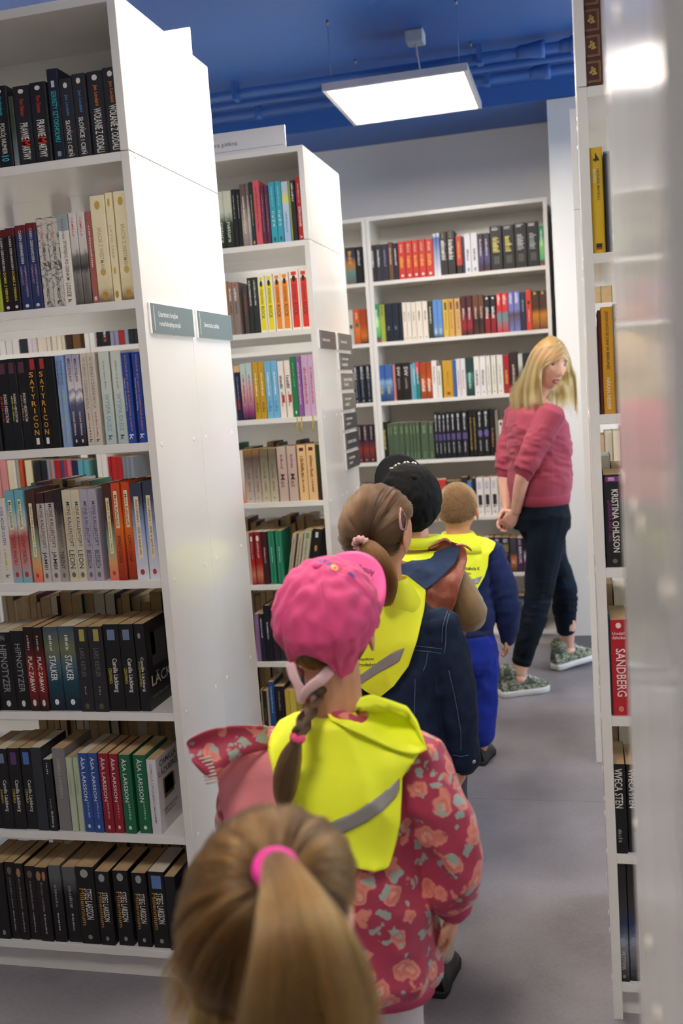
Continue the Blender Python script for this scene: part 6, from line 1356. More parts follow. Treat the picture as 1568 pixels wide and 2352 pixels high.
# ---------------------------------------------------------------- caps
def cap(hd, tie_dirs, name, m, parent, m_in, brim=None, off=.011, arch=None, rim=-.12, seams=6, puff=.008, brim_m=None, wr=.002, brim_up=0.0, back=None, brim_z=None, drop=0.0):
    """baseball cap on the head frame; brim points to local +Y; arch = opening at the back"""
    n, mm = 40, 168; D = []; lim = []
    for i in range(n):
        for j in range(mm):
            p = 2*PI*j/mm; c, s_ = math.cos(p), math.sin(p)
            b = max(0, -s_)            # 1 at the back
            zr = rim + (back if back is not None else -.16)*b**1.5
            if arch:
                aa = math.atan2(c, -s_)/arch[0]
                if abs(aa) < 1: zr = zr + (arch[1]-zr)*math.sqrt(1-aa*aa)
            tmax = math.acos(max(-1, min(1, zr))); t = .005+(tmax-.005)*(i/(n-1)); D.append((math.sin(t)*c, math.sin(t)*s_, math.cos(t)))
    D = np.array(D); az = np.arctan2(D[:, 1], D[:, 0]); el = D[:, 2]
    o_ = off + puff*sm(-.2, .3, el)*(1-sm(.75, 1, el)*.4) + drop*sm(-.1, -.85, el)*np.clip(-np.sin(az)*1.6-.5, 0, 1)
    seam = np.abs(((az/(2*PI)*seams) % 1)-.5)*2         # 1 on a seam
    o_ = o_ - .0022*sm(.93, 1, seam)*np.sqrt(np.clip(1-el**2, 0, 1))
    for q in range(len(D)):
        v = Vector(D[q]); o_[q] += wr*noise.noise(v*5.3)+wr*.8*(.3-abs(noise.noise(v*3.1+Vector((3, 1, 7)))))
    V = hd.out(D, o_); VI = hd.out(D, o_-.0022); F = grid_faces(n, mm); N = len(V)
    Fo = [tuple(reversed(f)) for f in F]; Fi = [tuple(N+i for i in f) for f in F]
    Fr = [((n-1)*mm+k, (n-1)*mm+(k+1) % mm, N+(n-1)*mm+(k+1) % mm, N+(n-1)*mm+k) for k in range(mm)]
    fm = [0]*len(Fo)+[1]*len(Fi)+[0]*len(Fr)+[0, 1]
    o = mk(name, list(V)+list(VI), Fo+Fi+Fr+[tuple(range(mm-1, -1, -1)), tuple(N+k for k in range(mm))], [m, m_in], None, fm, smooth=True); adopt(o, parent)
    top = hd.out(np.array([[0, 0, 1.]]), off+puff*.6)[0]
    # button
    bm_ = []
    up = hd.R @ Vector((0, 0, 1)); bx = hd.R @ Vector((1, 0, 0)); by = hd.R @ Vector((0, 1, 0)); T_p = Vector(top)
    Vb = [T_p+bx*math.cos(2*PI*k/14)*r+by*math.sin(2*PI*k/14)*r+up*z for r, z in ((.009, -.001), (.0095, .002), (.006, .0048), (.001, .0055)) for k in range(14)]
    wmesh('button', [(Vb, grid_faces(4, 14))], m, o)
    if brim:
        L, half = brim; V = []; F = []; nr, nc = 12, 28
        for side in (0, 1):
            for i in range(nr):
                t = i/(nr-1)
                for j in range(nc):
                    a = math.radians(-half+2*half*j/(nc-1)); sa, ca = math.sin(a), math.cos(a)
                    z0 = rim+.02 if brim_z is None else brim_z
                    base = np.array([[math.sqrt(1-z0*z0)*sa, math.sqrt(1-z0*z0)*ca, z0]])
                    q = hd.out(base, off+.001)[0]
                    # forward reach, rounded outline
                    rch = L*t*math.sqrt(max(0, 1-(abs(a)/math.radians(half))**2.4)); cr_ = -.35*(sa**2)*t*L*1.2
                    p = Vector(q) + by*rch*ca**.3 + bx*rch*sa*.35 + up*(brim_up*rch - .10*rch*t + cr_*.9 - side*.003)
                    V.append(p)
        N = nr*nc
        for i in range(nr-1):
            for j in range(nc-1):
                a = i*nc+j; F.append((a, a+1, a+nc+1, a+nc)); F.append((N+a, N+a+nc, N+a+nc+1, N+a+1))
        for j in range(nc-1): a = (nr-1)*nc+j; F.append((a, a+1, N+a+1, N+a))
        for i in range(nr-1):
            a = i*nc; F.append((a, a+nc, N+a+nc, N+a)); a = i*nc+nc-1; F.append((a, N+a, N+a+nc, a+nc))
        br = mk('brim', V, F, brim_m or m, None, smooth=True); adopt(br, o)
        return o, br
    return o, None
teeth_m = mat('teeth', 'd8cec6', .3)
def body(name, hd, parts, parent, m, voxel=.0038, neck=None, adult=False, face=True, ratio=.6, regions=None, mats=None, earside=(-1, 1)):
    P = [head_vf(hd.C, hd.R, hd.w, hd.l, hd.h, adult)]
    for s in earside: P.append(ear_vf(hd.C, hd.R, hd.w, hd.h, s))
    P += parts
    def mf(c):
        q = (c-np.array(hd.C)) @ np.array(hd.R)       # local
        s = hd.h/.235; x, y, z = (q/s).T; k = np.zeros(len(c), int); fr = y > .03
        k[fr & (np.abs(x) < .024*(1-.3*np.abs(x)/.024)) & (np.abs(z+.0755-x*x*7) < .0115*(1-(np.abs(x)/.026)**2))] = 1
        k[fr & (np.abs(np.abs(x)-.031) < .02) & (np.abs(z-.024+((np.abs(x)-.03)**2)*9) < .0032)] = 2
        k[fr & adult & (np.abs(x) < .010) & (np.abs(z+.0750-x*x*7) < .0022)] = 3
        return k
    return fuse(name, P, voxel, mats or [m, lip_m, brow_m, teeth_m], parent, 3, mf, None, ratio)
# ------------------------------------------------ 1. boy in navy sweatshirt, at the head of the line
NAVY = mat('navy_sweatshirt', '1e2d60', .85, sheen=.05, spec=.25, bump=(300, .2), noise_col=('192652', 30, .3), bump_d=.002)
NAVYRIB = mat('navy_rib', '1e2b54', .85, bump=(500, .3), bump_d=.002)
ROYAL = mat('royal_blue_fleece', '182f96', .85, sheen=.05, spec=.25, bump=(260, .2), bump_d=.002)
BLKSHOE = mat('black_shoe', '141416', .4); BLKSOLE = mat('black_sole', '0e0e0f', .6)
p = thing('person', 'child with cropped fair hair, navy sweatshirt and royal blue sweatpants leading the line', 'person', (-.50, 3.9, 0))
C = at(1050, 1172, 3.9) + Vector((0, .01, 0)); R = rotm(8, -4); hd = Head(C, R, .148, .182, .205)
nx, ny = -.503, 3.905
armR = [(-.385, 3.91, .885), (-.325, 3.92, .665), (-.333, 3.97, .515)]
armL = [(-.625, 3.91, .885), (-.68, 3.92, .665), (-.66, 3.99, .52)]
skinparts = [limb([(nx, ny-.005, .88), (nx, ny, .95), C+Vector((0, -.005, -.03))], [.055, .047, .05]),
             rings_vf([(nx, ny, .45, .09, .075), (nx, ny, .6, .09, .07), (nx, ny, .8, .1, .07), (nx, ny, .9, .09, .055), (nx, ny, .93, .05, .045)]),
             limb(armR, [.035, .028, .019]), limb(armL, [.035, .028, .019]),
             limb([(-.445, 3.91, .48), (-.45, 3.92, .27), (-.462, 3.93, .06)], [.06, .045, .028]), limb([(-.565, 3.91, .48), (-.572, 3.9, .27), (-.575, 3.9, .06)], [.06, .045, .028])]
skinparts += hand_vf((-.334, 3.972, .522), (-.02, .12, -1), (1, .1, 0), .66, 1, .75, .05, .8)
skinparts += hand_vf((-.66, 3.99, .525), (.02, .12, -1), (-1, .1, 0), .66, -1, .75, .05, .8)
body('body', hd, skinparts, p, skin_kid, .0040)
eyes(hd, p, .87)
# buzz cut: a close cap of very short hairs
d = scalp_dirs(9000, hairline=.42, nape=-.52); nrm = unit(d); b0 = hd.out(d, np.full(len(d), .0005)); jit = NPR.normal(size=d.shape)*.25
L_ = np.where(d[:, 2] > .1, .010, .0055); L_ = L_*(.8+.4*NPR.uniform(size=len(d)))
tipd = unit((d+jit+np.array([0, -.1, -.35])) @ np.array(R).T)
strands('buzz_cut', np.stack([b0, b0+tipd*(L_*.5)[:, None], b0+tipd*L_[:, None]], 1), .00055, hair_mat('6a5238', 'a88a62', .4), p)
hair_cap('hair_stubble', hd, mat('fair_stubble', '8a6a4a', .75, noise_col=('6e5238', 40, .3)), p, .0012, nape=-.5)
rg = [(-.505, 3.9, .565, .112, .088), (-.505, 3.9, .585, .128, .10), (-.505, 3.895, .62, .135, .108), (-.505, 3.895, .70, .13, .105), (-.505, 3.9, .80, .128, .098), (-.505, 3.905, .865, .125, .085), (-.505, 3.91, .91, .095, .066), (-.505, 3.91, .945, .056, .055)]
f1 = folds(.0075, (10, 10, 6), 3); f2 = arm_folds(.004, armR[0], armR[2], .045, 1); f3 = arm_folds(.004, armL[0], armL[2], .045, 4)
sw = fuse('sweatshirt', [rings_vf(rg), limb(armR[:2]+[(-.333, 3.965, .545)], [.062, .052, .044]), limb(armL[:2]+[(-.66, 3.985, .55)], [.062, .052, .044])], .006, NAVY, p, 5, None, lambda c: f1(c)+f2(c)+f3(c))
for a, q in ((armR, .0), (armL, .0)):
    w = Vector(a[2]); e = Vector(a[1]); dd = (w-e).normalized()
    wmesh('cuff', [limb([w-dd*.012, w+dd*.02], [.033, .029], 16, sub=3)], NAVYRIB, sw)
wmesh('waistband', [rings_vf([(-.505, 3.9, .548, .112, .09), (-.505, 3.9, .55, .122, .096), (-.505, 3.9, .582, .126, .1), (-.505, 3.9, .585, .11, .09)])], NAVYRIB, sw)
lg = folds(.009, (12, 12, 9), 8)
fuse('sweatpants', [rings_vf([(-.505, 3.905, .40, .12, .09), (-.505, 3.9, .46, .137, .108), (-.505, 3.9, .54, .124, .098), (-.505, 3.9, .575, .105, .085)]),
     limb([(-.44, 3.905, .46), (-.447, 3.92, .27), (-.457, 3.925, .13), (-.46, 3.93, .095)], [.078, .068, .056, .042]),
     limb([(-.57, 3.9, .46), (-.575, 3.905, .27), (-.578, 3.9, .13), (-.578, 3.905, .095)], [.078, .068, .056, .042])], .006, ROYAL, p, 5, None, lg)
shoe_parts((-.470, 3.885), (-.440, 4.065), 0, .072, .062, p, BLKSHOE, BLKSOLE)
shoe_parts((-.578, 3.86), (-.588, 4.04), 0, .072, .062, p, BLKSHOE, BLKSOLE)
bv = bvh_of(sw)
sc_ = drape('neon_scarf', [(985, 1243), (1020, 1226), (1048, 1222), (1085, 1228), (1120, 1236), (1139, 1246), (1133, 1262), (1122, 1275), (1120, 1300), (1112, 1325), (1098, 1350), (1076, 1380), (1050, 1352), (1010, 1320), (985, 1290)], 3.82, bv, .014, neon, p, .003, wr=folds(.009, (13, 13, 9), 2), label='neon yellow triangular neckerchief with dark printing')
bs_ = bvh_of(sc_)
ruled('reflective_stripe', [(1030, 1334), (1062, 1334), (1086, 1330), (1107, 1323)], [(1030, 1348), (1062, 1347), (1082, 1345), (1099, 1340)], bs_, 3.82, .0015, reflect, sc_)
decal_text('printed_lettering', ['Przedszkole K', 'wejscrowo', 'u Ostry'], bs_, 3.8, (1050, 1309), (1, .02), (-.05, 1), 8, print_dark, sc_)
wmesh('scarf_collar', [rings_vf([(-.505, 3.905, .885, .128, .094), (-.505, 3.902, .915, .105, .083), (-.504, 3.90, .945, .074, .066), (-.503, 3.90, .962, .062, .058), (-.503, 3.90, .958, .054, .050)])], neon, sc_)
# ------------------------------------------------ 2. child in black cap and rust vest
RUST = mat('rust_quilted_nylon', '98503c', .5, sheen=.1, bump=(30, .25), noise_col=('884432', 20, .3)); LINING = mat('blue_fleece_lining', '2c4063', .9, sheen=.1, bump=(320, .35), noise_col=('243656', 60, .3), bump_d=.002)
KHAKI = mat('khaki_sleeve', '86683f', .8, sheen=.2, bump=(300, .15), noise_col=('7a5e3a', 30, .3), bump_d=.002); BLACKC = mat('black_cotton', '0c0c0e', .8, spec=.2, bump=(380, .25), bump_d=.002)
p = thing('person', 'child in black cap, rust vest with blue-lined hood and khaki sleeves behind the leading child', 'person', (-.53, 3.02, 0))
C = Vector((-.532, 3.03, 1.19)); R = rotm(-32, 26, -4); hd = Head(C, R, .152, .185, .21)
nx, ny = -.525, 3.02
armR = [(-.415, 3.0, .945), (-.362, 3.0, .845), (-.40, 3.13, .80)]; armL = [(-.635, 3.02, .945), (-.69, 3.03, .80), (-.63, 3.16, .77)]
sp = [limb([(nx, ny, .93), (nx, ny+.005, 1.0), C+Vector((0, 0, -.03))], [.055, .048, .05]), rings_vf([(nx, ny, .5, .095, .08), (nx, ny, .65, .095, .075), (nx, ny, .85, .1, .07), (nx, ny, .95, .09, .055), (nx, ny, .985, .05, .045)]),
      limb(armR, [.036, .030, .02]), limb(armL, [.036, .030, .02]), limb([(-.465, 3.02, .52), (-.47, 3.02, .28), (-.47, 3.03, .06)], [.062, .047, .03]), limb([(-.59, 3.02, .52), (-.59, 3.02, .28), (-.59, 3.03, .06)], [.062, .047, .03])]
sp += hand_vf((-.405, 3.13, .80), (-.5, 1, -.1), (.2, .3, 1), .68, -1, .7) + hand_vf((-.63, 3.16, .77), (.5, 1, -.1), (-.2, .3, 1), .68, 1, .7)
body('body', hd, sp, p, skin_kid, .0042)
eyes(hd, p, .87)
hm = hair_mat('3a2c20', '5a4630')
dd = scalp_dirs(2600, nape=-.72); dd = dd[dd[:, 2] < .25]; q0 = hd.out(dd, np.full(len(dd), .002)); fl = unit(np.stack([dd[:, 0]*.3, dd[:, 1]*.3, -np.ones(len(dd))], -1)) @ np.array(R).T
q1 = hd.out(unit(dd+np.array([0, 0, -.18])), np.full(len(dd), .006)); q2 = hd.out(unit(dd+np.array([0, -.05, -.42])), .007+.004*NPR.uniform(size=len(dd)))
strands('hair', np.stack([q0, q1, q2], 1), .0004, hm, p); hair_cap('hair_base', hd, mat('dark_brown_hair', '3a2c20', .6), p, .003, nape=-.7)
hc_ = Head(C+Vector((0, -.002, .004)), rotm(-26, 47, -4), .152, .185, .21)
cp, br = cap(hc_, None, 'black_cap', BLACKC, p, BLACKC, brim=(.095, 64), off=.012, rim=-.05, puff=.010, brim_up=.06, back=-.12, wr=.003)
silver = mat('silver_letters', 'c8c4b4', .3, metal=.7)
# metal letters on the front panel
Vp = []
for k, (az, el) in enumerate(((-24, 30), (-16, 31), (-8, 32), (2, 32), (12, 31), (22, 29), (30, 28))):
    a = math.radians(90+az); e = math.radians(el); dv = np.array([[math.cos(e)*math.cos(a), math.cos(e)*math.sin(a), math.sin(e)]])
    c0 = Vector(hc_.out(dv, .0235)[0]); nz = (c0-hc_.C).normalized(); tx = nz.cross(hc_.R @ Vector((0, 0, 1))).normalized(); ty = tx.cross(nz)
    Vp.append(limb([c0-ty*.009, c0+tx*(.004 if k % 2 else -.003)+nz*.003, c0+ty*.009], [.0035, .004, .0032], 8))
wmesh('metal_letters', Vp, silver, cp)
f1 = folds(.007, (11, 11, 8), 12)
vest = fuse('vest', [rings_vf([(nx, ny, .555, .14, .112), (nx, ny, .60, .146, .118), (nx, ny, .72, .142, .112), (nx, ny, .84, .14, .108), (nx, ny, .93, .132, .095), (nx, ny, .985, .10, .075), (nx, ny, 1.02, .07, .062)])], .006, RUST, p, 5, None, lambda c: f1(c)+.004*math.sin(c.z*105+c.x*30))
f2 = arm_folds(.003, armR[0], armR[1], .05, 2)
sl = fuse('sleeves', [limb(armR[:2]+[(-.397, 3.115, .805)], [.058, .054, .04]), limb(armL[:2]+[(-.635, 3.145, .775)], [.058, .054, .04]), rings_vf([(nx, ny, .60, .12, .095), (nx, ny, .93, .12, .085), (nx, ny, .98, .08, .06)])], .006, KHAKI, p, 5, None, f2)
PANT = mat('dark_grey_trousers', '2c2e34', .85)
fuse('trousers', [rings_vf([(nx, ny, .42, .125, .095), (nx, ny, .5, .137, .108), (nx, ny, .6, .12, .095)]), limb([(-.463, 3.02, .5), (-.468, 3.02, .28), (-.47, 3.03, .07)], [.076, .062, .05]), limb([(-.592, 3.02, .5), (-.59, 3.02, .28), (-.59, 3.03, .07)], [.076, .062, .05])], .007, PANT, p, 4, None, folds(.006, (12, 12, 9), 5))
shoe_parts((-.47, 2.98), (-.455, 3.16), 0, .075, .06, p, BLKSHOE, BLKSOLE); shoe_parts((-.59, 2.98), (-.60, 3.16), 0, .075, .06, p, BLKSHOE, BLKSOLE)
bv = bvh_of(vest, sl)
hood = drape('hood', [(860, 1330), (900, 1296), (935, 1276), (965, 1258), (990, 1246), (1012, 1238), (1028, 1240), (1040, 1246), (1058, 1250), (1070, 1262), (1073, 1285), (1066, 1312), (1056, 1345), (1046, 1385), (1030, 1420), (960, 1430), (880, 1425)], 2.93, bv, .022, RUST, p, .006, wr=folds(.010, (14, 14, 10), 9), smooth=26, label='rust quilted hood turned back over the vest')
bh_ = bvh_of(hood, vest, sl)
drape('hood_lining', [(860, 1330), (900, 1305), (940, 1289), (985, 1273), (1020, 1260), (1040, 1252), (1051, 1256), (1054, 1272), (1044, 1294), (1020, 1320), (995, 1342), (968, 1358), (925, 1372), (870, 1378)], 2.91, bh_, .010, LINING, hood, .004, wr=folds(.008, (9, 9, 7), 6), smooth=20, label='blue fleece lining of the hood')
def rim(px, r, Y, dy=0): return limb([at(u, v, Y) for u, v in px], r, 12, (1, .55), 5)
wmesh('hood_strap', [rim([(1048, 1252), (1062, 1252), (1074, 1257), (1082, 1264)], [.005, .0065, .006, .004], 2.865), rim([(985, 1258), (1005, 1247), (1022, 1239), (1034, 1246)], [.006, .009, .009, .006], 2.88)], RUST, hood)
wmesh('neon_scarf', [limb([C+Vector((-.075, -.02, -.10)), C+Vector((-.02, -.075, -.115)), C+Vector((.05, -.06, -.12)), C+Vector((.08, .0, -.12)), C+Vector((.03, .06, -.13)), C+Vector((-.05, .06, -.13)), C+Vector((-.085, .01, -.11)), C+Vector((-.075, -.02, -.10))], [.012]*8, 12, (1, 1.6)),
      rings_vf([(nx+.005, ny-.02, .95, .125, .085), (nx+.005, ny-.015, 1.0, .095, .075), (nx+.005, ny-.01, 1.04, .07, .065)])], neon, p)
# ------------------------------------------------ 3. child with ponytail in a denim jacket
p = thing('person', 'child with brown ponytail, pale pink hair clip and dark denim jacket', 'person', (-.51, 2.4, 0))
C = Vector((-.507, 2.415, 1.188)); R = rotm(24, -5); hd = Head(C, R, .152, .186, .215)
nx, ny = -.505, 2.42
armR = [(-.385, 2.42, .955), (-.338, 2.41, .79), (-.332, 2.43, .60)]; armL = [(-.63, 2.42, .955), (-.685, 2.41, .79), (-.68, 2.45, .62)]
sp = [limb([(nx, ny, .95), (nx, ny, 1.04), C+Vector((0, 0, -.03))], [.057, .047, .05]), rings_vf([(nx, ny, .5, .095, .08), (nx, ny, .65, .095, .075), (nx, ny, .85, .1, .07), (nx, ny, .97, .09, .055), (nx, ny, 1.0, .05, .045)]),
      limb(armR, [.036, .030, .02]), limb(armL, [.036, .030, .02]), limb([(-.445, 2.42, .52), (-.44, 2.42, .28), (-.43, 2.42, .06)], [.062, .047, .03]), limb([(-.565, 2.42, .52), (-.57, 2.42, .28), (-.57, 2.42, .06)], [.062, .047, .03])]
sp += hand_vf((-.333, 2.43, .605), (-.05, .1, -1), (1, -.1, 0), .70, 1, 1.0, .04, .9) + hand_vf((-.68, 2.45, .61), (.05, .1, -1), (-1, -.1, 0), .70, -1, 1.0, .04, .9)
body('body', hd, sp, p, skin_kid, .0036)
eyes(hd, p, .9)
tie = unit(np.array([.36, -.93, -.12])); tie_p = Vector(hd.out(tie[None], .022)[0])
hm = hair_mat('1a0f06', '5c3d20', .3)
strands('hair', pulled_back(hd, 15000, tie, 10, .013, .004, hairline=.40, nape=-.62), .00042, hm, p, .9)
hcap_ = hair_cap('hair_base', hd, mat('brown_hair', '2a1d12', .5), p, .008)
back = (R @ Vector((0, -1, 0)))
tail = [tie_p, at(846, 1258, 2.29), at(862, 1282, 2.275), at(878, 1315, 2.275), at(886, 1350, 2.285), at(886, 1392, 2.295)]
strands('ponytail', bundle(tail, [.013, .024, .033, .036, .032, .014], 6000, 14, .002, 26, 3), .00045, hair_mat('241407', '74481f', .3), p, .5)
def ring_tie(name, c, ax, r, t, m, parent, lumps=0):
    ax = Vector(ax).normalized(); a = ax.orthogonal().normalized(); b = ax.cross(a); V = []; F = []; n, k = 40, 12
    for i in range(n):
        A = 2*PI*i/n; q = a*math.cos(A)+b*math.sin(A); tt = t*(1+(.25*math.sin(A*lumps) if lumps else 0))
        for j in range(k): B = 2*PI*j/k; V.append(c+q*(r+tt*math.cos(B))+ax*tt*1.25*math.sin(B))
    F = [(i*k+j, i*k+(j+1) % k, ((i+1) % n)*k+(j+1) % k, ((i+1) % n)*k+j) for i in range(n) for j in range(k)]
    o = mk(name, V, [tuple(reversed(f)) for f in F], m, None, smooth=True); return adopt(o, parent)
ring_tie('hair_tie', tie_p+back*.014, back+Vector((.25, 0, -.5)), .015, .008, mat('dusty_pink_scrunchie', 'c49a94', .9, bump=(200, .5), bump_d=.002), p, 11)
# snap clip, a long drop shape lying on the hair at the side
bhc = bvh_of(hcap_); cl = []
for (u, v) in ((919, 1166), (917, 1180), (918, 1198), (921, 1214), (926, 1217), (930, 1214), (934, 1217), (936, 1208), (933, 1190), (926, 1175), (919, 1166)):
    d_ = ray(u, v).normalized(); h_ = bhc.ray_cast(OC, d_)
    if h_[0] is not None: cl.append(OC+d_*(h_[3]-.022))
wmesh('hair_clip', [tube_vf(cl, .0026, 8, True, (1.3, .6))], mat('pale_pink_enamel', 'd2a4b4', .25, coat=.5), p)
eb = hd.C + hd.R @ Vector((hd.w*.475+.011, .006, -.036)); wmesh('earring', [rings_vf([(eb.x, eb.y-.004, eb.z-.003+.003*k, .0032*math.sin(.3+k*.8), .0032*math.sin(.3+k*.8)) for k in range(4)], 10)], mat('silver_stud', 'e0e0e4', .15, metal=.9), p)
rg = [(-.507, 2.42, .575, .137, .113), (-.507, 2.42, .60, .141, .117), (-.507, 2.42, .72, .135, .108), (-.507, 2.42, .85, .138, .104), (-.507, 2.42, .93, .142, .098), (-.507, 2.42, .985, .122, .084), (-.507, 2.42, 1.03, .075, .066)]
f1 = folds(.006, (9, 9, 6), 21); f2 = arm_folds(.0045, armR[0], armR[2], .06, 7); f3 = arm_folds(.0045, armL[0], armL[2], .06, 9)
jk = fuse('denim_jacket', [rings_vf(rg), limb(armR[:2]+[(-.333, 2.428, .60)], [.064, .052, .045]), limb(armL[:2]+[(-.68, 2.448, .61)], [.064, .052, .045])], .0055, denim, p, 4, None, lambda c: f1(c)+f2(c)+f3(c))
for a in (armR, armL):
    w = Vector(a[2]); dd_ = (w-Vector(a[1])).normalized(); w = w if a is armR else Vector((-.68, 2.448, .61))
    cf = wmesh('cuff', [limb([w-dd_*.03, w+dd_*.012], [.046, .043], 18, sub=3)], denim, jk)
    pb = w-dd_*.008+Vector((.03 if a is armR else -.03, -.035, 0)); wmesh('cuff_button', [limb([pb, pb+Vector((.002, -.006, 0))], [.007, .005], 10, sub=1)], mat('brushed_steel', 'a8a8a8', .35, metal=.8), cf)
bv = bvh_of(jk)
def seam(pts, Y, parent, r=.0011, off=.0015, step=7):
    Q = []
    for (a, b) in zip(pts, pts[1:]):
        n = max(2, int(math.hypot(b[0]-a[0], b[1]-a[1])/step))
        for k in range(n):
            u = a[0]+(b[0]-a[0])*k/n; v = a[1]+(b[1]-a[1])*k/n; d = ray(u, v).normalized(); h = bv.ray_cast(OC, d)
            if h[0] is not None: Q.append(OC+d*(h[3]-off))
    if len(Q) > 2: wmesh('seam', [tube_vf(Q, r, 6)], stitch, parent)
seam([(940, 1482), (985, 1487), (1022, 1492)], 2.3, jk); seam([(938, 1492), (984, 1497), (1020, 1502)], 2.3, jk)
seam([(1033, 1402), (1024, 1440), (1023, 1480), (1018, 1510)], 2.3, jk); seam([(1027, 1404), (1016, 1440), (1014, 1482)], 2.3, jk)
seam([(982, 1500), (978, 1525), (968, 1550)], 2.3, jk); seam([(953, 1560), (952, 1600), (950, 1680)], 2.3, jk); seam([(1030, 1540), (1044, 1600), (1058, 1680), (1058, 1730)], 2.3, jk)
seam([(1038, 1734), (1060, 1738), (1082, 1733)], 2.3, jk); seam([(1012, 1742), (1026, 1725)], 2.3, jk)
BEIGE = mat('light_trousers', 'b8b0a4', .85)
fuse('trousers', [rings_vf([(nx, ny, .42, .12, .095), (nx, ny, .5, .13, .105), (nx, ny, .6, .118, .092)]), limb([(-.442, 2.42, .5), (-.44, 2.42, .28), (-.43, 2.42, .07)], [.072, .056, .046]), limb([(-.57, 2.42, .5), (-.57, 2.42, .28), (-.57, 2.42, .07)], [.072, .056, .046])], .007, BEIGE, p, 4, None, folds(.006, (12, 12, 9), 5))
shoe_parts((-.425, 2.33), (-.41, 2.52), 0, .075, .06, p, BLKSHOE, BLKSOLE); shoe_parts((-.57, 2.33), (-.575, 2.52), 0, .075, .06, p, BLKSHOE, BLKSOLE)
sc_ = drape('neon_scarf', [(800, 1420), (830, 1350), (870, 1325), (905, 1322), (935, 1322), (955, 1338), (978, 1356), (974, 1400), (958, 1470), (938, 1530), (905, 1575), (872, 1602), (845, 1592), (818, 1572), (800, 1520)], 2.33, bv, .013, neon, p, .003, wr=folds(.014, (11, 11, 6), 5), label='neon yellow neckerchief with grey reflective stripe')
bs_ = bvh_of(sc_)
ruled('reflective_stripe', [(806, 1562), (838, 1543), (872, 1518), (905, 1496), (929, 1488)], [(812, 1584), (842, 1563), (868, 1546), (898, 1531), (917, 1519)], bs_, 2.33, .0018, reflect, sc_)
decal_text('printed_lettering', ['Niepubliczne', 'Przedszkole'], bs_, 2.3, (822, 1519), (1, -.02), (-.1, 1), 8, print_dark, sc_)
wmesh('scarf_collar', [rings_vf([(-.507, 2.415, .985, .106, .09), (-.507, 2.412, 1.02, .098, .082), (-.506, 2.41, 1.055, .072, .068), (-.505, 2.41, 1.075, .062, .060), (-.505, 2.41, 1.07, .054, .052)])], neon, sc_)
def floral_mat():
    m = bpy.data.materials.new('floral_raspberry_jersey'); m.use_nodes = True; nt = m.node_tree; b = nt.nodes['Principled BSDF']; N = nt.nodes.new; L = nt.links.new
    b.inputs['Roughness'].default_value = .6; b.inputs['Sheen Weight'].default_value = .15
    tc = N('ShaderNodeTexCoord'); nz = N('ShaderNodeTexNoise'); nz.inputs['Scale'].default_value = 38; nz.inputs['Detail'].default_value = 2
    L(tc.outputs['Object'], nz.inputs['Vector'])
    def layer(scale, off, dist):
        ad = N('ShaderNodeVectorMath'); ad.operation = 'MULTIPLY_ADD'; L(nz.outputs['Color'], ad.inputs[0]); ad.inputs[1].default_value = (dist,)*3
        mp = N('ShaderNodeMapping'); mp.inputs['Location'].default_value = off; L(tc.outputs['Object'], mp.inputs['Vector']); L(mp.outputs[0], ad.inputs[2])
        v = N('ShaderNodeTexVoronoi'); v.inputs['Scale'].default_value = scale; L(ad.outputs[0], v.inputs['Vector']); return v
    def ramp(src, stops):
        r = N('ShaderNodeValToRGB'); e = r.color_ramp.elements
        e[0].position, e[0].color = stops[0]; e[1].position, e[1].color = stops[-1]
        for p, c in stops[1:-1]: x = e.new(p); x.color = c
        L(src, r.inputs['Fac']); return r
    W1 = (1, 1, 1, 1); K = (0, 0, 0, 1)
    v1 = layer(25, (0, 0, 0), .03); v2 = layer(31, (.37, .11, .53), .05); v3 = layer(9, (.8, .3, .1), .03)
    fl = ramp(v1.outputs['Distance'], [(0, lin('c88a5c')), (.10, lin('e0a08c')), (.24, lin('cc6a5e')), (.36, lin('d88474')), (1, lin('d88474'))])
    m1 = ramp(v1.outputs['Distance'], [(0, W1), (.44, W1), (.49, K), (1, K)]); m2 = ramp(v2.outputs['Distance'], [(0, W1), (.28, W1), (.32, K), (1, K)]); m3 = ramp(v3.outputs['Distance'], [(0, W1), (.68, W1), (.73, K), (1, K)])
    mul = N('ShaderNodeMath'); mul.operation = 'MULTIPLY'; L(m1.outputs[0], mul.inputs[0]); L(m3.outputs[0], mul.inputs[1])
    a = N('ShaderNodeMix'); a.data_type = 'RGBA'; a.inputs[6].default_value = lin('a8304e'); L(mul.outputs[0], a.inputs[0]); L(fl.outputs[0], a.inputs[7])
    c = N('ShaderNodeMix'); c.data_type = 'RGBA'; L(m2.outputs[0], c.inputs[0]); L(a.outputs[2], c.inputs[6]); c.inputs[7].default_value = lin('9aa59c')
    L(c.outputs[2], b.inputs['Base Color']); return m
# ------------------------------------------------ 4. child in pink cap and floral jacket
FLORAL = floral_mat(); RIBPINK = mat('raspberry_rib', 'b03a5c', .8, bump=(420, .3), bump_d=.002); SALMON = mat('salmon_fleece', 'f29298', .9, sheen=.2, bump=(260, .45), bump_d=.002)
PINK = mat('pink_cotton', 'dc4880', .75, sheen=.1, bump=(340, .22), noise_col=('d2427e', 18, .3), bump_d=.002); PALEPINK = mat('pale_pink_lining', 'e8c2c6', .8); PINKBRIM = mat('bright_pink_brim', 'f0549a', .55)
p = thing('person', 'child in pink cap and floral jacket with a neon yellow scarf, second from the camera', 'person', (-.48, 1.72, 0))
C = Vector((-.474, 1.745, 1.122)); R = rotm(9, 20, 3); hd = Head(C, R, .152, .186, .213)
nx, ny = -.470, 1.735
armR = [(-.335, 1.73, .875), (-.272, 1.72, .725), (-.272, 1.745, .575)]; armL = [(-.60, 1.74, .875), (-.665, 1.74, .73), (-.60, 1.86, .66)]
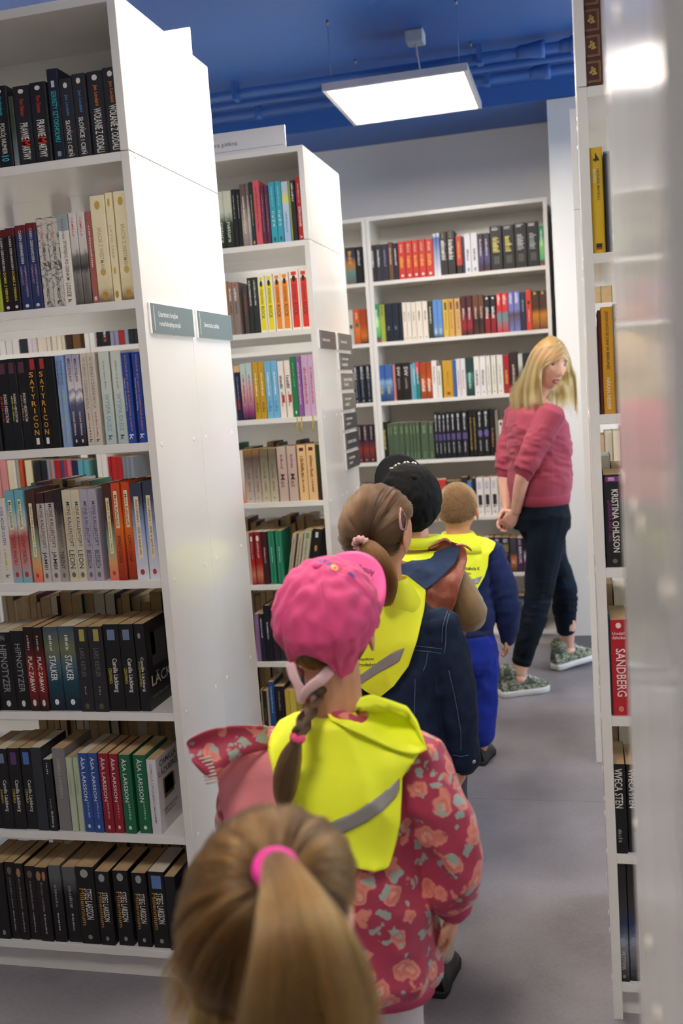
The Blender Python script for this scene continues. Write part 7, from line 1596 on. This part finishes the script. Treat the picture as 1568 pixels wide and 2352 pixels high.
sp = [limb([(nx, ny, .87), (nx, ny+.002, .97), C+Vector((0, -.01, -.03))], [.06, .052, .054]), rings_vf([(nx, ny, .42, .095, .08), (nx, ny, .58, .095, .075), (nx, ny, .78, .1, .07), (nx, ny, .90, .09, .055), (nx, ny, .93, .05, .045)]),
      limb(armR, [.036, .030, .02]), limb(armL, [.036, .030, .02]), limb([(-.41, 1.735, .45), (-.405, 1.735, .25), (-.40, 1.735, .06)], [.062, .047, .03]), limb([(-.53, 1.735, .45), (-.535, 1.735, .25), (-.535, 1.735, .06)], [.062, .047, .03])]
sp += hand_vf((-.273, 1.748, .575), (-.12, .12, -1), (1, -.1, -.1), .70, 1, .9, .04, .9) + hand_vf((-.60, 1.86, .66), (.3, 1, -.2), (-1, .2, .2), .68, -1, .9, .04, .9)
body('body', hd, sp, p, skin_kid, .0034)
eyes(hd, p, .9)
hm = hair_mat('1c120a', '54391f', .3)
hair_cap('hair_base', hd, mat('chestnut_hair', '241810', .5), p, .004, nape=-.68)
nt_ = unit(np.array([.06, -.80, -.60])); nape_p = Vector(hd.out(nt_[None], .012)[0])
strands('hair', pulled_back(hd, 7000, nt_, 9, .004, .002, nape=-.70), .0004, hm, p, .9)
b0, b1, b2 = at(712, 1600, 1.632), at(690, 1672, 1.600), at(683, 1692, 1.590)
def braid(a, b, n, amp, r, turns, seed):
    out = []; ax = (b-a); s = ax.cross(Vector((0, 1, 0))).normalized(); q = s.cross(ax).normalized()
    for ph in range(3):
        cl_ = []
        for i in range(26):
            t = i/25; w = 2*PI*(turns*t+ph/3); cl_.append(a+ax*t+s*math.sin(w)*amp+q*math.sin(2*w)*amp*.55)
        out.append(bundle(cl_, [r]*6, n, 26, 0, 4, seed+ph))
    return np.concatenate([o[0] for o in out]), np.concatenate([o[1] for o in out])
strands('braid', braid(nape_p, b2, 700, .0085, .0078, 1.5, 11), .0005, hm, p, 1.0)
ring_tie('braid_tie', b2+Vector((0, 0, -.002)), Vector((-.35, 0, -1)), .0085, .005, mat('bright_pink_tie', 'e0527e', .8, bump=(200, .5), bump_d=.002), p, 9)
tl = [b2+Vector((0, 0, -.004)), at(668, 1735, 1.59), at(655, 1785, 1.585), at(652, 1825, 1.585), at(648, 1862, 1.585)]
strands('braid_tail', bundle(tl, [.008, .020, .025, .021, .008], 3000, 12, .0, 16, 5), .00045, hair_mat('2a1b0e', '7a5a34', .3), p, .5)
cp, br = cap(hd, None, 'pink_cap', PINK, p, PALEPINK, brim=(.070, 66), off=.013, rim=-.02, puff=.012, brim_m=PINKBRIM, brim_up=.75, arch=(.60, .08), back=-.92, wr=.006, brim_z=.08, drop=.024)
# strap under the opening, its pale lining turned out, with a hanging end
wmesh('cap_strap', [limb([at(668, 1528, 1.660), at(673, 1550, 1.658), at(681, 1568, 1.659), at(688, 1584, 1.662), at(692, 1612, 1.664)], [.010, .010, .009, .010, .008], 10, (1, .22)),
      limb([at(756, 1540, 1.668), at(738, 1560, 1.659), at(716, 1576, 1.656), at(700, 1592, 1.656), at(694, 1606, 1.660)], [.012, .012, .011, .009, .006], 10, (.22, 1))], PALEPINK, cp)
wmesh('strap_end', [limb([at(700, 1580, 1.668), at(704, 1600, 1.668), at(702, 1616, 1.668)], [.008, .010, .007], 10, (1, .25))], mat('deep_pink_strap', 'c8467a', .7), cp)
bb = bvh_of(br); bc = bvh_of(cp)
darkp = mat('navy_script', '3a2450', .6); redp = mat('red_print', 'd0283c', .6); yel = mat('yellow_print', 'd8c83c', .6); blu = mat('blue_print', '4a5aa8', .6)
decal_text('brim_lettering', ['Among us'], bb, 1.85, (862, 1306), (-1, -.28), (.28, -1), 19, darkp, br, .0012, .62)
pr_ = Print()
def blob(u, v, rx, ry, mt, bv_, rot=0, n=12, heart=False):
    pts = []
    for i in range(n):
        a = 2*PI*i/n; x, y = (math.cos(a)*rx, math.sin(a)*ry) if not heart else (rx*math.sin(a)**3, -ry*(.8*math.cos(a)-.32*math.cos(2*a)-.12*math.cos(3*a)))
        d = ray(u+x*math.cos(rot)-y*math.sin(rot), v+x*math.sin(rot)+y*math.cos(rot)).normalized(); h = bv_.ray_cast(OC, d)
        if h[0] is None: return
        pts.append(OC+d*(h[3]-.0014))
    pr_.poly(pts[::-1], mt)
for (u, v) in ((838, 1324), (852, 1334)): blob(u, v, 6, 5, redp, bb, 2.4, 14, True)
blob(842, 1352, 8, 6, yel, bb, .5); blob(838, 1346, 9, 3, redp, bb, .5)
o_ = pr_.build('brim_print', None); 
if o_: adopt(o_, br)
pr_ = Print()
for (u, v, rx, ry, mt, r_) in ((768, 1303, 9, 6, yel, .5), (740, 1286, 10, 3, blu, .3), (756, 1295, 7, 3, blu, -.4), (790, 1310, 12, 3, redp, .4), (808, 1320, 9, 3, blu, .7), (733, 1293, 4, 6, blu, .2), (662, 1314, 8, 3, blu, -.4)): blob(u, v, rx, ry, mt, bc, r_)
o_ = pr_.build('cap_print', None)
if o_: adopt(o_, cp)
rg = [(-.475, 1.735, .425, .155, .125, -.22), (-.475, 1.735, .45, .170, .138, -.2), (-.475, 1.735, .56, .168, .132, -.1), (-.475, 1.735, .70, .155, .118), (-.475, 1.735, .80, .15, .108), (-.475, 1.735, .86, .15, .10), (-.47, 1.735, .915, .115, .082), (-.47, 1.735, .95, .074, .066)]
f1 = folds(.010, (8, 8, 5), 31); f2 = folds(.008, (12, 12, 10), 44)
jk = fuse('floral_jacket', [rings_vf(rg), limb(armR[:2]+[(-.275, 1.74, .60)], [.064, .056, .049]), limb(armL[:2]+[(-.61, 1.845, .668)], [.068, .062, .05])], .0055, FLORAL, p, 4, None, lambda c: f1(c)+f2(c))
wmesh('jacket_waistband', [rings_vf([(-.475, 1.735, .405, .150, .120, -.22), (-.475, 1.735, .408, .158, .128, -.22), (-.475, 1.735, .445, .162, .131, -.2), (-.475, 1.735, .45, .15, .12, -.2)])], RIBPINK, jk)
wmesh('cuff', [limb([(-.274, 1.742, .605), (-.273, 1.747, .572)], [.042, .034], 18, sub=3)], RIBPINK, jk)
wmesh('cuff', [limb([(-.607, 1.84, .665), (-.60, 1.865, .66)], [.042, .034], 18, sub=3)], RIBPINK, jk)
WPANT = mat('white_printed_leggings', 'cfc8c8', .8, noise_col=('c2bcc0', 12, .2))
fuse('leggings', [rings_vf([(-.47, ny, .34, .12, .095), (-.47, ny, .42, .13, .105), (-.47, ny, .52, .118, .092)]), limb([(-.408, ny, .42), (-.405, ny, .25), (-.40, ny, .07)], [.074, .056, .045]), limb([(-.532, ny, .42), (-.535, ny, .25), (-.535, ny, .07)], [.074, .056, .045])], .007, WPANT, p, 4, None, folds(.005, (12, 12, 9), 5))
shoe_parts((-.40, 1.66), (-.385, 1.84), 0, .075, .06, p, BLKSHOE, BLKSOLE); shoe_parts((-.535, 1.66), (-.545, 1.84), 0, .075, .06, p, BLKSHOE, BLKSOLE)
bv = bvh_of(jk)
drape('hood_lining', [(497, 1775), (512, 1752), (540, 1732), (580, 1722), (612, 1712), (640, 1730), (660, 1800), (668, 1880), (660, 1930), (600, 1950), (540, 1940), (518, 1900), (505, 1840)], 1.62, bv, .016, SALMON, jk, .004, wr=folds(.008, (8, 8, 5), 3), smooth=40, far=.3, label='salmon fleece lining of the turned-back hood')
# the floral flap of the hood standing off to the side, with its zip
A = [(618, 1664), (585, 1666), (545, 1664), (505, 1668), (465, 1678), (424, 1702)]; B = [(616, 1722), (585, 1728), (548, 1740), (510, 1765), (492, 1806), (440, 1752)]
V = []; F = []; nA, kA = 6, 6; N = nA*kA
for (off_, sg) in ((0, 0), (.012, 1)):
    for i in range(nA):
        for j in range(kA):
            u = A[i][0]+(B[i][0]-A[i][0])*j/(kA-1); v = A[i][1]+(B[i][1]-A[i][1])*j/(kA-1); yy = 1.66-.012*i+.02*math.sin(j*1.1)*(i/5)+off_*(1+.8*math.sin(PI*j/(kA-1)))
            V.append(at(u, v, yy))
for i in range(nA-1):
    for j in range(kA-1): c = i*kA+j; F.append((c, c+1, c+kA+1, c+kA)); F.append((N+c, N+c+kA, N+c+kA+1, N+c+1))
for i in range(nA-1):
    c = i*kA; F.append((c, c+kA, N+c+kA, N+c)); c = i*kA+kA-1; F.append((c, N+c, N+c+kA, c+kA))
for j in range(kA-1): F.append((j, N+j, N+j+1, j+1)); c = (nA-1)*kA+j; F.append((c, c+1, N+c+1, N+c))
fl_ = mk('hood_flap', V, F, FLORAL, None, smooth=True); sb = fl_.modifiers.new('s', 'SUBSURF'); sb.levels = 2; sb.render_levels = 2; adopt(fl_, jk)
zp = [at(470+2.2*k, 1740+8*k, 1.602-.0005*k) for k in range(8)]
wmesh('zip', [limb([zp[k]-Vector((.010, 0, .003)), zp[k]+Vector((.012, 0, .002))], [.0022, .0022], 6, sub=1) for k in range(8)], mat('pale_zip', 'd0b8b0', .5), fl_)
low = drape('neon_scarf', [(640, 1655), (690, 1629), (719, 1633), (767, 1642), (797, 1649), (830, 1640), (880, 1628), (938, 1645), (974, 1712), (950, 1750), (924, 1786), (921, 1850), (919, 1890), (910, 1935), (900, 1972), (893, 1990), (880, 2000), (860, 2003), (838, 1999), (790, 1985), (745, 1975), (700, 1960), (668, 1920), (648, 1860), (630, 1790), (614, 1720), (620, 1690)], 1.60, bv, .016, neon, p, .003, 60, 44, 30, folds(.012, (10, 10, 6), 7), 'neon yellow scarf with grey reflective stripe', .3)
bl = bvh_of(low)
up_ = ruled('scarf_cowl', [(752, 1639), (780, 1645), (812, 1655), (819, 1640), (817, 1620), (828, 1601), (855, 1594), (897, 1608), (935, 1622), (958, 1655), (981, 1720)], [(756, 1652), (785, 1666), (815, 1682), (840, 1694), (862, 1704), (885, 1714), (905, 1722), (925, 1729), (945, 1733), (962, 1731), (981, 1722)], bl, 1.60, .013, neon, low, .006, 44, 14)
ruled('reflective_stripe', [(738, 1898), (770, 1884), (820, 1862), (865, 1832), (895, 1808), (917, 1787)], [(760, 1930), (790, 1914), (840, 1890), (880, 1862), (908, 1832), (917, 1812)], bl, 1.6, .002, reflect, low)
wmesh('shirt_collar', [limb([at(770, 1642, 1.69), at(795, 1648, 1.675), at(822, 1660, 1.672), at(835, 1640, 1.70)], [.010, .012, .012, .010], 10)], FLORAL, jk)
# ------------------------------------------------ 5. child with the high ponytail, closest to the camera
p = thing('person', 'child with dark blond high ponytail and hot pink hair tie, last in the line', 'person', (-.345, .98, 0))
C = at(636, 2142, .965); R = rotm(14, -4); hd = Head(C, R, .160, .196, .222)
nx, ny = C.x+.004, C.y-.01
armR = [(nx+.13, ny, .80), (nx+.17, ny+.02, .63), (nx+.15, ny+.10, .50)]; armL = [(nx-.13, ny, .80), (nx-.17, ny+.02, .63), (nx-.15, ny+.10, .50)]
sp = [limb([(nx, ny, .80), (nx, ny+.002, .88), C+Vector((0, -.01, -.03))], [.06, .052, .054]), rings_vf([(nx, ny, .42, .095, .08), (nx, ny, .55, .095, .075), (nx, ny, .7, .1, .07), (nx, ny, .82, .09, .055), (nx, ny, .85, .05, .045)]),
      limb(armR, [.036, .030, .02]), limb(armL, [.036, .030, .02]), limb([(nx+.06, ny, .44), (nx+.065, ny, .25), (nx+.065, ny, .06)], [.062, .047, .03]), limb([(nx-.06, ny, .44), (nx-.065, ny, .25), (nx-.065, ny, .06)], [.062, .047, .03])]
sp += hand_vf((nx+.15, ny+.10, .505), (0, .25, -1), (1, -.1, 0), .68, 1, .9, .04, .9) + hand_vf((nx-.15, ny+.10, .505), (0, .25, -1), (-1, -.1, 0), .68, -1, .9, .04, .9)
body('body', hd, sp, p, skin_kid, .0038)
eyes(hd, p, .9)
tie_w = at(655, 2003, .875); tl_ = unit(np.array((R.transposed() @ (tie_w-C)))); tie_p = Vector(hd.out(tl_[None], .022)[0])
hmA = hair_mat('170d04', '6c4a20', .3)
strands('hair', pulled_back(hd, 20000, tl_, 11, .016, .006, hairline=.36, nape=-.66), .00045, hmA, p, .9)
hair_cap('hair_base', hd, mat('dark_blond_hair', '21160a', .55), p, .009, nape=-.6)
axt = (tie_p-C).normalized()
ring_tie('hair_tie', tie_p+axt*.010, axt, .0165, .0075, mat('hot_pink_hair_tie', 'e82ca0', .7, bump=(200, .4), bump_d=.002), p, 0)
tail = [tie_p, tie_p+axt*.03, at(676, 2085, .815), at(700, 2180, .79), at(712, 2290, .785), at(716, 2420, .79), at(716, 2560, .79)]
strands('ponytail', bundle(tail, [.011, .016, .034, .050, .066, .074, .06], 12000, 18, .002, 34, 21), .00045, hair_mat('201305', '825a28', .3), p, .6)
# loose hair falling behind the ears, and a few stray wisps at the side
g = np.random.default_rng(9); n = 5200; a = g.uniform(-1, 1, n); P = []
for k in range(12):
    t = k/11; sp2 = np.where(a < 0, -1, 1)
    dv = unit(np.stack([np.sin(a*1.7)*.98, -np.cos(a*1.7)*.98+.1, np.full(n, -.25)-.1*g.uniform(size=n)*0], -1)); base = hd.out(dv, .007+.006*np.abs(np.sin(a*23)))
    P.append(base+np.array([0, 0, -.26])*t**1.2+np.stack([a*.055*t**1.1+.012*np.sin(a*40)*t, -.035*t+.01*np.cos(a*31)*t, .0*a], -1))
strands('loose_hair', (np.stack(P, 1), np.clip(.5+.5*np.sin(a*37)+.2*np.sin(a*91), 0, 1)), .00045, hmA, p, .6)
n = 260; s0 = g.uniform(0, 1, n); P = []
for k in range(9):
    t = k/8; dv = unit(np.stack([-.93+0*s0, -.25+.1*s0, .35-.5*s0], -1)); base = hd.out(dv, np.full(n, .010))
    P.append(base+np.stack([-(.006+.045*g.uniform(.2, 1, n)*0+.04*np.abs(np.sin(s0*57)))*t**1.3, -.02*t+0*s0, -.085*t-.03*s0*t], -1))
strands('stray_wisps', np.stack(P, 1), .0004, hmA, p, .4)
GREYC = mat('light_grey_sweatshirt', 'b8b6bc', .85, bump=(300, .2), bump_d=.002)
rg = [(nx, ny, .44, .13, .105), (nx, ny, .55, .135, .108), (nx, ny, .70, .13, .10), (nx, ny, .78, .132, .092), (nx, ny, .83, .115, .08), (nx, ny, .865, .072, .064)]
jk = fuse('sweatshirt', [rings_vf(rg), limb(armR, [.06, .05, .04]), limb(armL, [.06, .05, .04])], .007, GREYC, p, 4, None, folds(.007, (9, 9, 6), 61))
fuse('trousers', [rings_vf([(nx, ny, .34, .12, .095), (nx, ny, .42, .13, .105), (nx, ny, .5, .118, .092)]), limb([(nx+.062, ny, .42), (nx+.065, ny, .25), (nx+.065, ny, .07)], [.072, .056, .046]), limb([(nx-.062, ny, .42), (nx-.065, ny, .25), (nx-.065, ny, .07)], [.072, .056, .046])], .008, PANT, p, 4)
shoe_parts((nx+.065, ny-.075), (nx+.075, ny+.105), 0, .075, .06, p, BLKSHOE, BLKSOLE); shoe_parts((nx-.065, ny-.075), (nx-.075, ny+.105), 0, .075, .06, p, BLKSHOE, BLKSOLE)
wmesh('neon_scarf', [rings_vf([(nx, ny-.012, .745, .135, .10), (nx, ny-.012, .80, .135, .098), (nx, ny-.008, .845, .10, .082), (nx, ny-.004, .885, .072, .068)])], neon, p)
# ------------------------------------------------ 6. the adult leading the group, looking back
ROSE = mat('rose_sweater', 'a43e54', .8, sheen=.1, bump=(330, .2), noise_col=('9c3a50', 26, .3), bump_d=.002); ROSER = mat('rose_rib', '9c3a50', .85, bump=(520, .3), bump_d=.002)
BLACKJ = mat('blue_black_jeans', '0a0e14', .75, spec=.15, bump=(420, .3), noise_col=('142030', 7, .22), bump_d=.002)
def camo_mat():
    m = bpy.data.materials.new('camouflage_canvas'); m.use_nodes = True; nt = m.node_tree; b = nt.nodes['Principled BSDF']; b.inputs['Roughness'].default_value = .85
    tc = nt.nodes.new('ShaderNodeTexCoord'); n = nt.nodes.new('ShaderNodeTexNoise'); n.inputs['Scale'].default_value = 26; n.inputs['Detail'].default_value = 1.5; n.inputs['Distortion'].default_value = 1.2
    mp = nt.nodes.new('ShaderNodeMapping'); mp.inputs['Scale'].default_value = (1, 1, 1.7); nt.links.new(tc.outputs['Object'], mp.inputs[0]); nt.links.new(mp.outputs[0], n.inputs['Vector'])
    r = nt.nodes.new('ShaderNodeValToRGB'); r.color_ramp.interpolation = 'CONSTANT'; e = r.color_ramp.elements; e[0].position = 0; e[0].color = lin('46524a'); e[1].position = .43; e[1].color = lin('7a7c68')
    for q, c in ((.5, 'a09c86'), (.56, '66725f'), (.62, '3c4844')): x = e.new(q); x.color = lin(c)
    nt.links.new(n.outputs['Fac'], r.inputs['Fac']); nt.links.new(r.outputs['Color'], b.inputs['Base Color']); return m
CAMO = camo_mat(); RUBBER = mat('white_rubber', 'd8d8d6', .45); LACE = mat('white_lace', 'dcdcdc', .7)
p = thing('person', 'blond adult in rose sweater and dark jeans looking back, hands joined behind', 'person', (-.24, 5.0, 0))
HD = Vector((.84, .54, 0)); RT = Vector((.54, -.84, 0)); PC = Vector((-.225, 4.99, 0))
def wp(f, r, z): q = PC+HD*f+RT*r; return Vector((q.x, q.y, z))
C = Vector((-.150, 4.945, 1.606)); R = rotm(143, -7, -6); hd = Head(C, R, .152, .192, .242)
shR, shL = wp(-.01, .165, 1.375), wp(-.01, -.165, 1.375)
elR, wrR, elL, wrL = Vector((-.275, 4.80, 1.135)), Vector((-.338, 4.875, .905)), Vector((-.395, 5.06, 1.12)), Vector((-.388, 4.985, .905))
kR, aR, kL, aL = Vector((-.262, 4.88, .435)), Vector((-.362, 4.835, .105)), Vector((-.135, 5.17, .455)), Vector((-.135, 5.29, .125))
hR, hL = wp(0, .085, .88), wp(0, -.085, .88)
sp = [limb([wp(-.02, 0, 1.36), wp(-.005, 0, 1.45), C+Vector((-.01, .01, -.05))], [.07, .052, .055]), rings_vf([tuple(wp(.0, 0, .85))+(.16, .11), tuple(wp(0, 0, 1.0))+(.135, .095), tuple(wp(0, 0, 1.15))+(.14, .095), tuple(wp(0, 0, 1.3))+(.16, .095), tuple(wp(0, 0, 1.4))+(.13, .065), tuple(wp(0, 0, 1.44))+(.06, .055)], 28, 57),
      limb([shR, elR, wrR], [.047, .039, .025]), limb([shL, elL, wrL], [.047, .039, .025]), limb([hR, kR, aR], [.085, .055, .036]), limb([hL, kL, aL], [.085, .055, .036])]
sp += hand_vf(wrR, (-.55, .45, -.75), (-.3, -.85, -.25), .98, 1, .55, .10, .5)
sp += hand_vf(wrL, (-.35, -.45, -.75), (-.85, .4, -.1), .95, -1, .6, .08, .5)
sp += [limb([aR+Vector((-.01, -.01, -.02)), aR+HD*.07+Vector((0, 0, -.07))], [.034, .03]), limb([aL+Vector((-.01, -.01, -.02)), aL+Vector((.06, .05, -.07))], [.034, .03])]
body('body', hd, sp, p, skin_w, .0042, ratio=.8, adult=True)
eyes(hd, p, 1.0)
rgw = [tuple(wp(-.005, 0, .955))+(.168, .122), tuple(wp(-.005, 0, .975))+(.174, .128), tuple(wp(0, 0, 1.03))+(.182, .138), tuple(wp(.0, 0, 1.12))+(.178, .132), tuple(wp(.005, 0, 1.22))+(.185, .138), tuple(wp(.0, 0, 1.31))+(.188, .128), tuple(wp(-.015, 0, 1.375))+(.168, .098), tuple(wp(-.02, 0, 1.402))+(.132, .080), tuple(wp(-.015, 0, 1.418))+(.10, .072)]
cuR = elR.lerp(wrR, .06); cuL = elL.lerp(wrL, .06)
f1 = folds(.007, (7, 7, 5), 71); f2 = arm_folds(.006, shR.lerp(elR, .45), cuR, .042, 3); f3 = arm_folds(.006, shL.lerp(elL, .45), cuL, .042, 8)
swt = fuse('sweater', [rings_vf(rgw, 32, 57), limb([shR, elR, cuR], [.068, .053, .047]), limb([shL, elL, cuL], [.068, .053, .047])], .006, ROSE, p, 4, None, lambda c: f1(c)+f2(c)+f3(c))
for (a, b, c_) in ((elR, wrR, cuR), (elL, wrL, cuL)):
    d_ = (b-a).normalized(); wmesh('cuff', [limb([c_-d_*.005, c_+d_*.05], [.046, .039], 18, sub=3)], ROSER, swt)
wmesh('waistband', [rings_vf([tuple(wp(-.005, 0, .925))+(.162, .118), tuple(wp(-.005, 0, .93))+(.170, .126), tuple(wp(-.005, 0, .975))+(.178, .134), tuple(wp(-.005, 0, .985))+(.165, .12)], 32, 57)], ROSER, swt)
wmesh('neckline', [limb([wp(-.02+.072*math.cos(t), .095*math.sin(t), 1.414+.010*math.cos(t+PI)) for t in np.linspace(0, 2*PI, 17)], [.006]*17, 10, sub=2)], ROSER, swt)
hemR = kR.lerp(aR, .80); hemL = kL.lerp(aL, .70)
f1 = folds(.004, (10, 10, 6), 81); f2 = arm_folds(.004, hR.lerp(kR, .75), kR.lerp(aR, .2), .035, 3); f3 = arm_folds(.004, hL.lerp(kL, .75), kL.lerp(aL, .2), .035, 6)
jn = fuse('jeans', [rings_vf([tuple(wp(0, 0, .80))+(.165, .12), tuple(wp(-.01, 0, .87))+(.178, .135), tuple(wp(0, 0, .96))+(.16, .115), tuple(wp(0, 0, 1.0))+(.14, .10)], 32, 57), limb([hR, hR.lerp(kR, .5), kR, kR.lerp(aR, .35), hemR], [.105, .083, .065, .063, .047]), limb([hL, hL.lerp(kL, .5), kL, kL.lerp(aL, .35), hemL], [.105, .083, .065, .063, .047])], .006, BLACKJ, p, 4, None, lambda c: f1(c)+f2(c)+f3(c))
for (hm_, k_) in ((hemR, kR), (hemL, kL)):
    d_ = (hm_-k_).normalized(); wmesh('hem', [limb([hm_-d_*.01, hm_+d_*.015], [.049, .048], 18, sub=2)], BLACKJ, jn)
def sneaker(heel, toe, z0, pitch, an):
    hl, d, s, up, L, sh = shoe_parts(heel, toe, z0, .098, .06, p, CAMO, RUBBER, True, pitch)
    B = hl+Vector((0, 0, z0))
    wmesh('shoe_collar', [limb([B+d*.045+up*.10, B+d*.05+up*.135], [.043, .044], 16, sub=2)], CAMO, p)
    wmesh('toe_cap', [limb([B+d*(L-.048)+up*(sh+.006), B+d*(L-.02)+up*(sh+.004)], [.030, .022], 14, (1, .75), 2)], RUBBER, p)
    ls = []
    for k in range(6):
        t = .075+.027*k; zz = .118-.015*k+.0015*k
        c = B+d*t+up*(sh+zz-.02); ls.append(limb([c-s*.024-up*.006, c+up*.005+d*.006, c+s*.024-up*.006+d*.014], [.003]*3, 6, sub=2)); ls.append(limb([c+s*.024-up*.006, c+up*.006+d*.006, c-s*.024-up*.006+d*.014], [.003]*3, 6, sub=2))
    k0 = B+d*.085+up*(sh+.115); ls.append(limb([k0, k0+d*.03+up*.03-s*.01, k0+d*.055+up*.01-s*.02, k0+d*.02-s*.006, k0], [.0026]*5, 6)); ls.append(limb([k0, k0+d*.01+up*.02+s*.02, k0+d*.045-up*.012+s*.03, k0+d*.01], [.0026]*4, 6)); ls.append(limb([k0, k0+d*.05-up*.03-s*.035], [.0024]*2, 6))
    wmesh('shoelace', ls, LACE, p)
sneaker((-.455, 4.785), (-.222, 4.905), 0, 0.0, aR); sneaker((-.205, 5.235), (.005, 5.395), .004, .10, aL)
wmesh('ring', [limb([wrR+Vector((-.085, .06, -.075)), wrR+Vector((-.082, .05, -.08))], [.0105, .0105], 12, sub=1)], mat('dark_ring', '2a2a30', .3, metal=.6), p)
# straight hair from a centre parting down to the shoulders
g = np.random.default_rng(17); n = 11000; u = g.uniform(0, 1, n); sd = np.where(g.uniform(size=n) < .5, -1, 1)
th0 = -.75+u*2.3           # along the parting, forehead to crown and on to the back
root = unit(np.stack([.03*sd+.02*g.normal(size=n), -np.sin(th0-.55)*1.0, np.cos(th0-.55)], -1))
back_ = np.clip((th0+.1)/1.6, 0, 1); tgt_az = np.where(sd > 0, 0, PI) + sd*(-(back_*1.45)+.38*(1-back_)**2)
P = []; K = 16
endz = 1.435+.03*g.normal(size=n)-.015*back_
Rn = np.array(R)
for k in range(K):
    t = k/(K-1)
    if t < .45:
        s = (t/.45)**.85
        tg = unit(np.stack([np.cos(tgt_az), np.sin(tgt_az), np.full(n, -.12)], -1)); ang = np.arccos(np.clip((root*tg).sum(1), -1, 1))
        q = unit(np.sin((1-s)*ang)[:, None]*root+np.sin(s*ang)[:, None]*tg); P.append(hd.out(q, .012+.012*s+.004*np.sin(u*60)*s+.003*g.normal(size=n)*0))
        last = P[-1]
    else:
        s = (t-.45)/.55; o2 = last-np.array(C); o2[:, 2] = 0; o2 = unit(o2)
        z = last[:, 2]+(endz-last[:, 2])*s
        P.append(np.stack([last[:, 0]+o2[:, 0]*.022*np.sin(PI*s*.7)+.006*np.sin(u*40+s*2)*s-.085*back_*s**2.2*(sd > 0)-.02*back_*s**2, last[:, 1]+o2[:, 1]*.022*np.sin(PI*s*.7)-.004*s, z], -1))
P = np.stack(P, 1)
for _ in range(7): P[:, 1:-1] = (P[:, :-2]+2*P[:, 1:-1]+P[:, 2:])/4
strands('hair', (P, np.clip(.5+.5*np.sin(u*71+sd)+.2*np.sin(u*33), 0, 1)), .00055, hair_mat('7a5a2a', 'cfa868', .32), p, .7)
hair_cap('hair_base', hd, mat('blond_hair_base', 'a8854e', .5), p, .009, hairline=.5, nape=-.75)
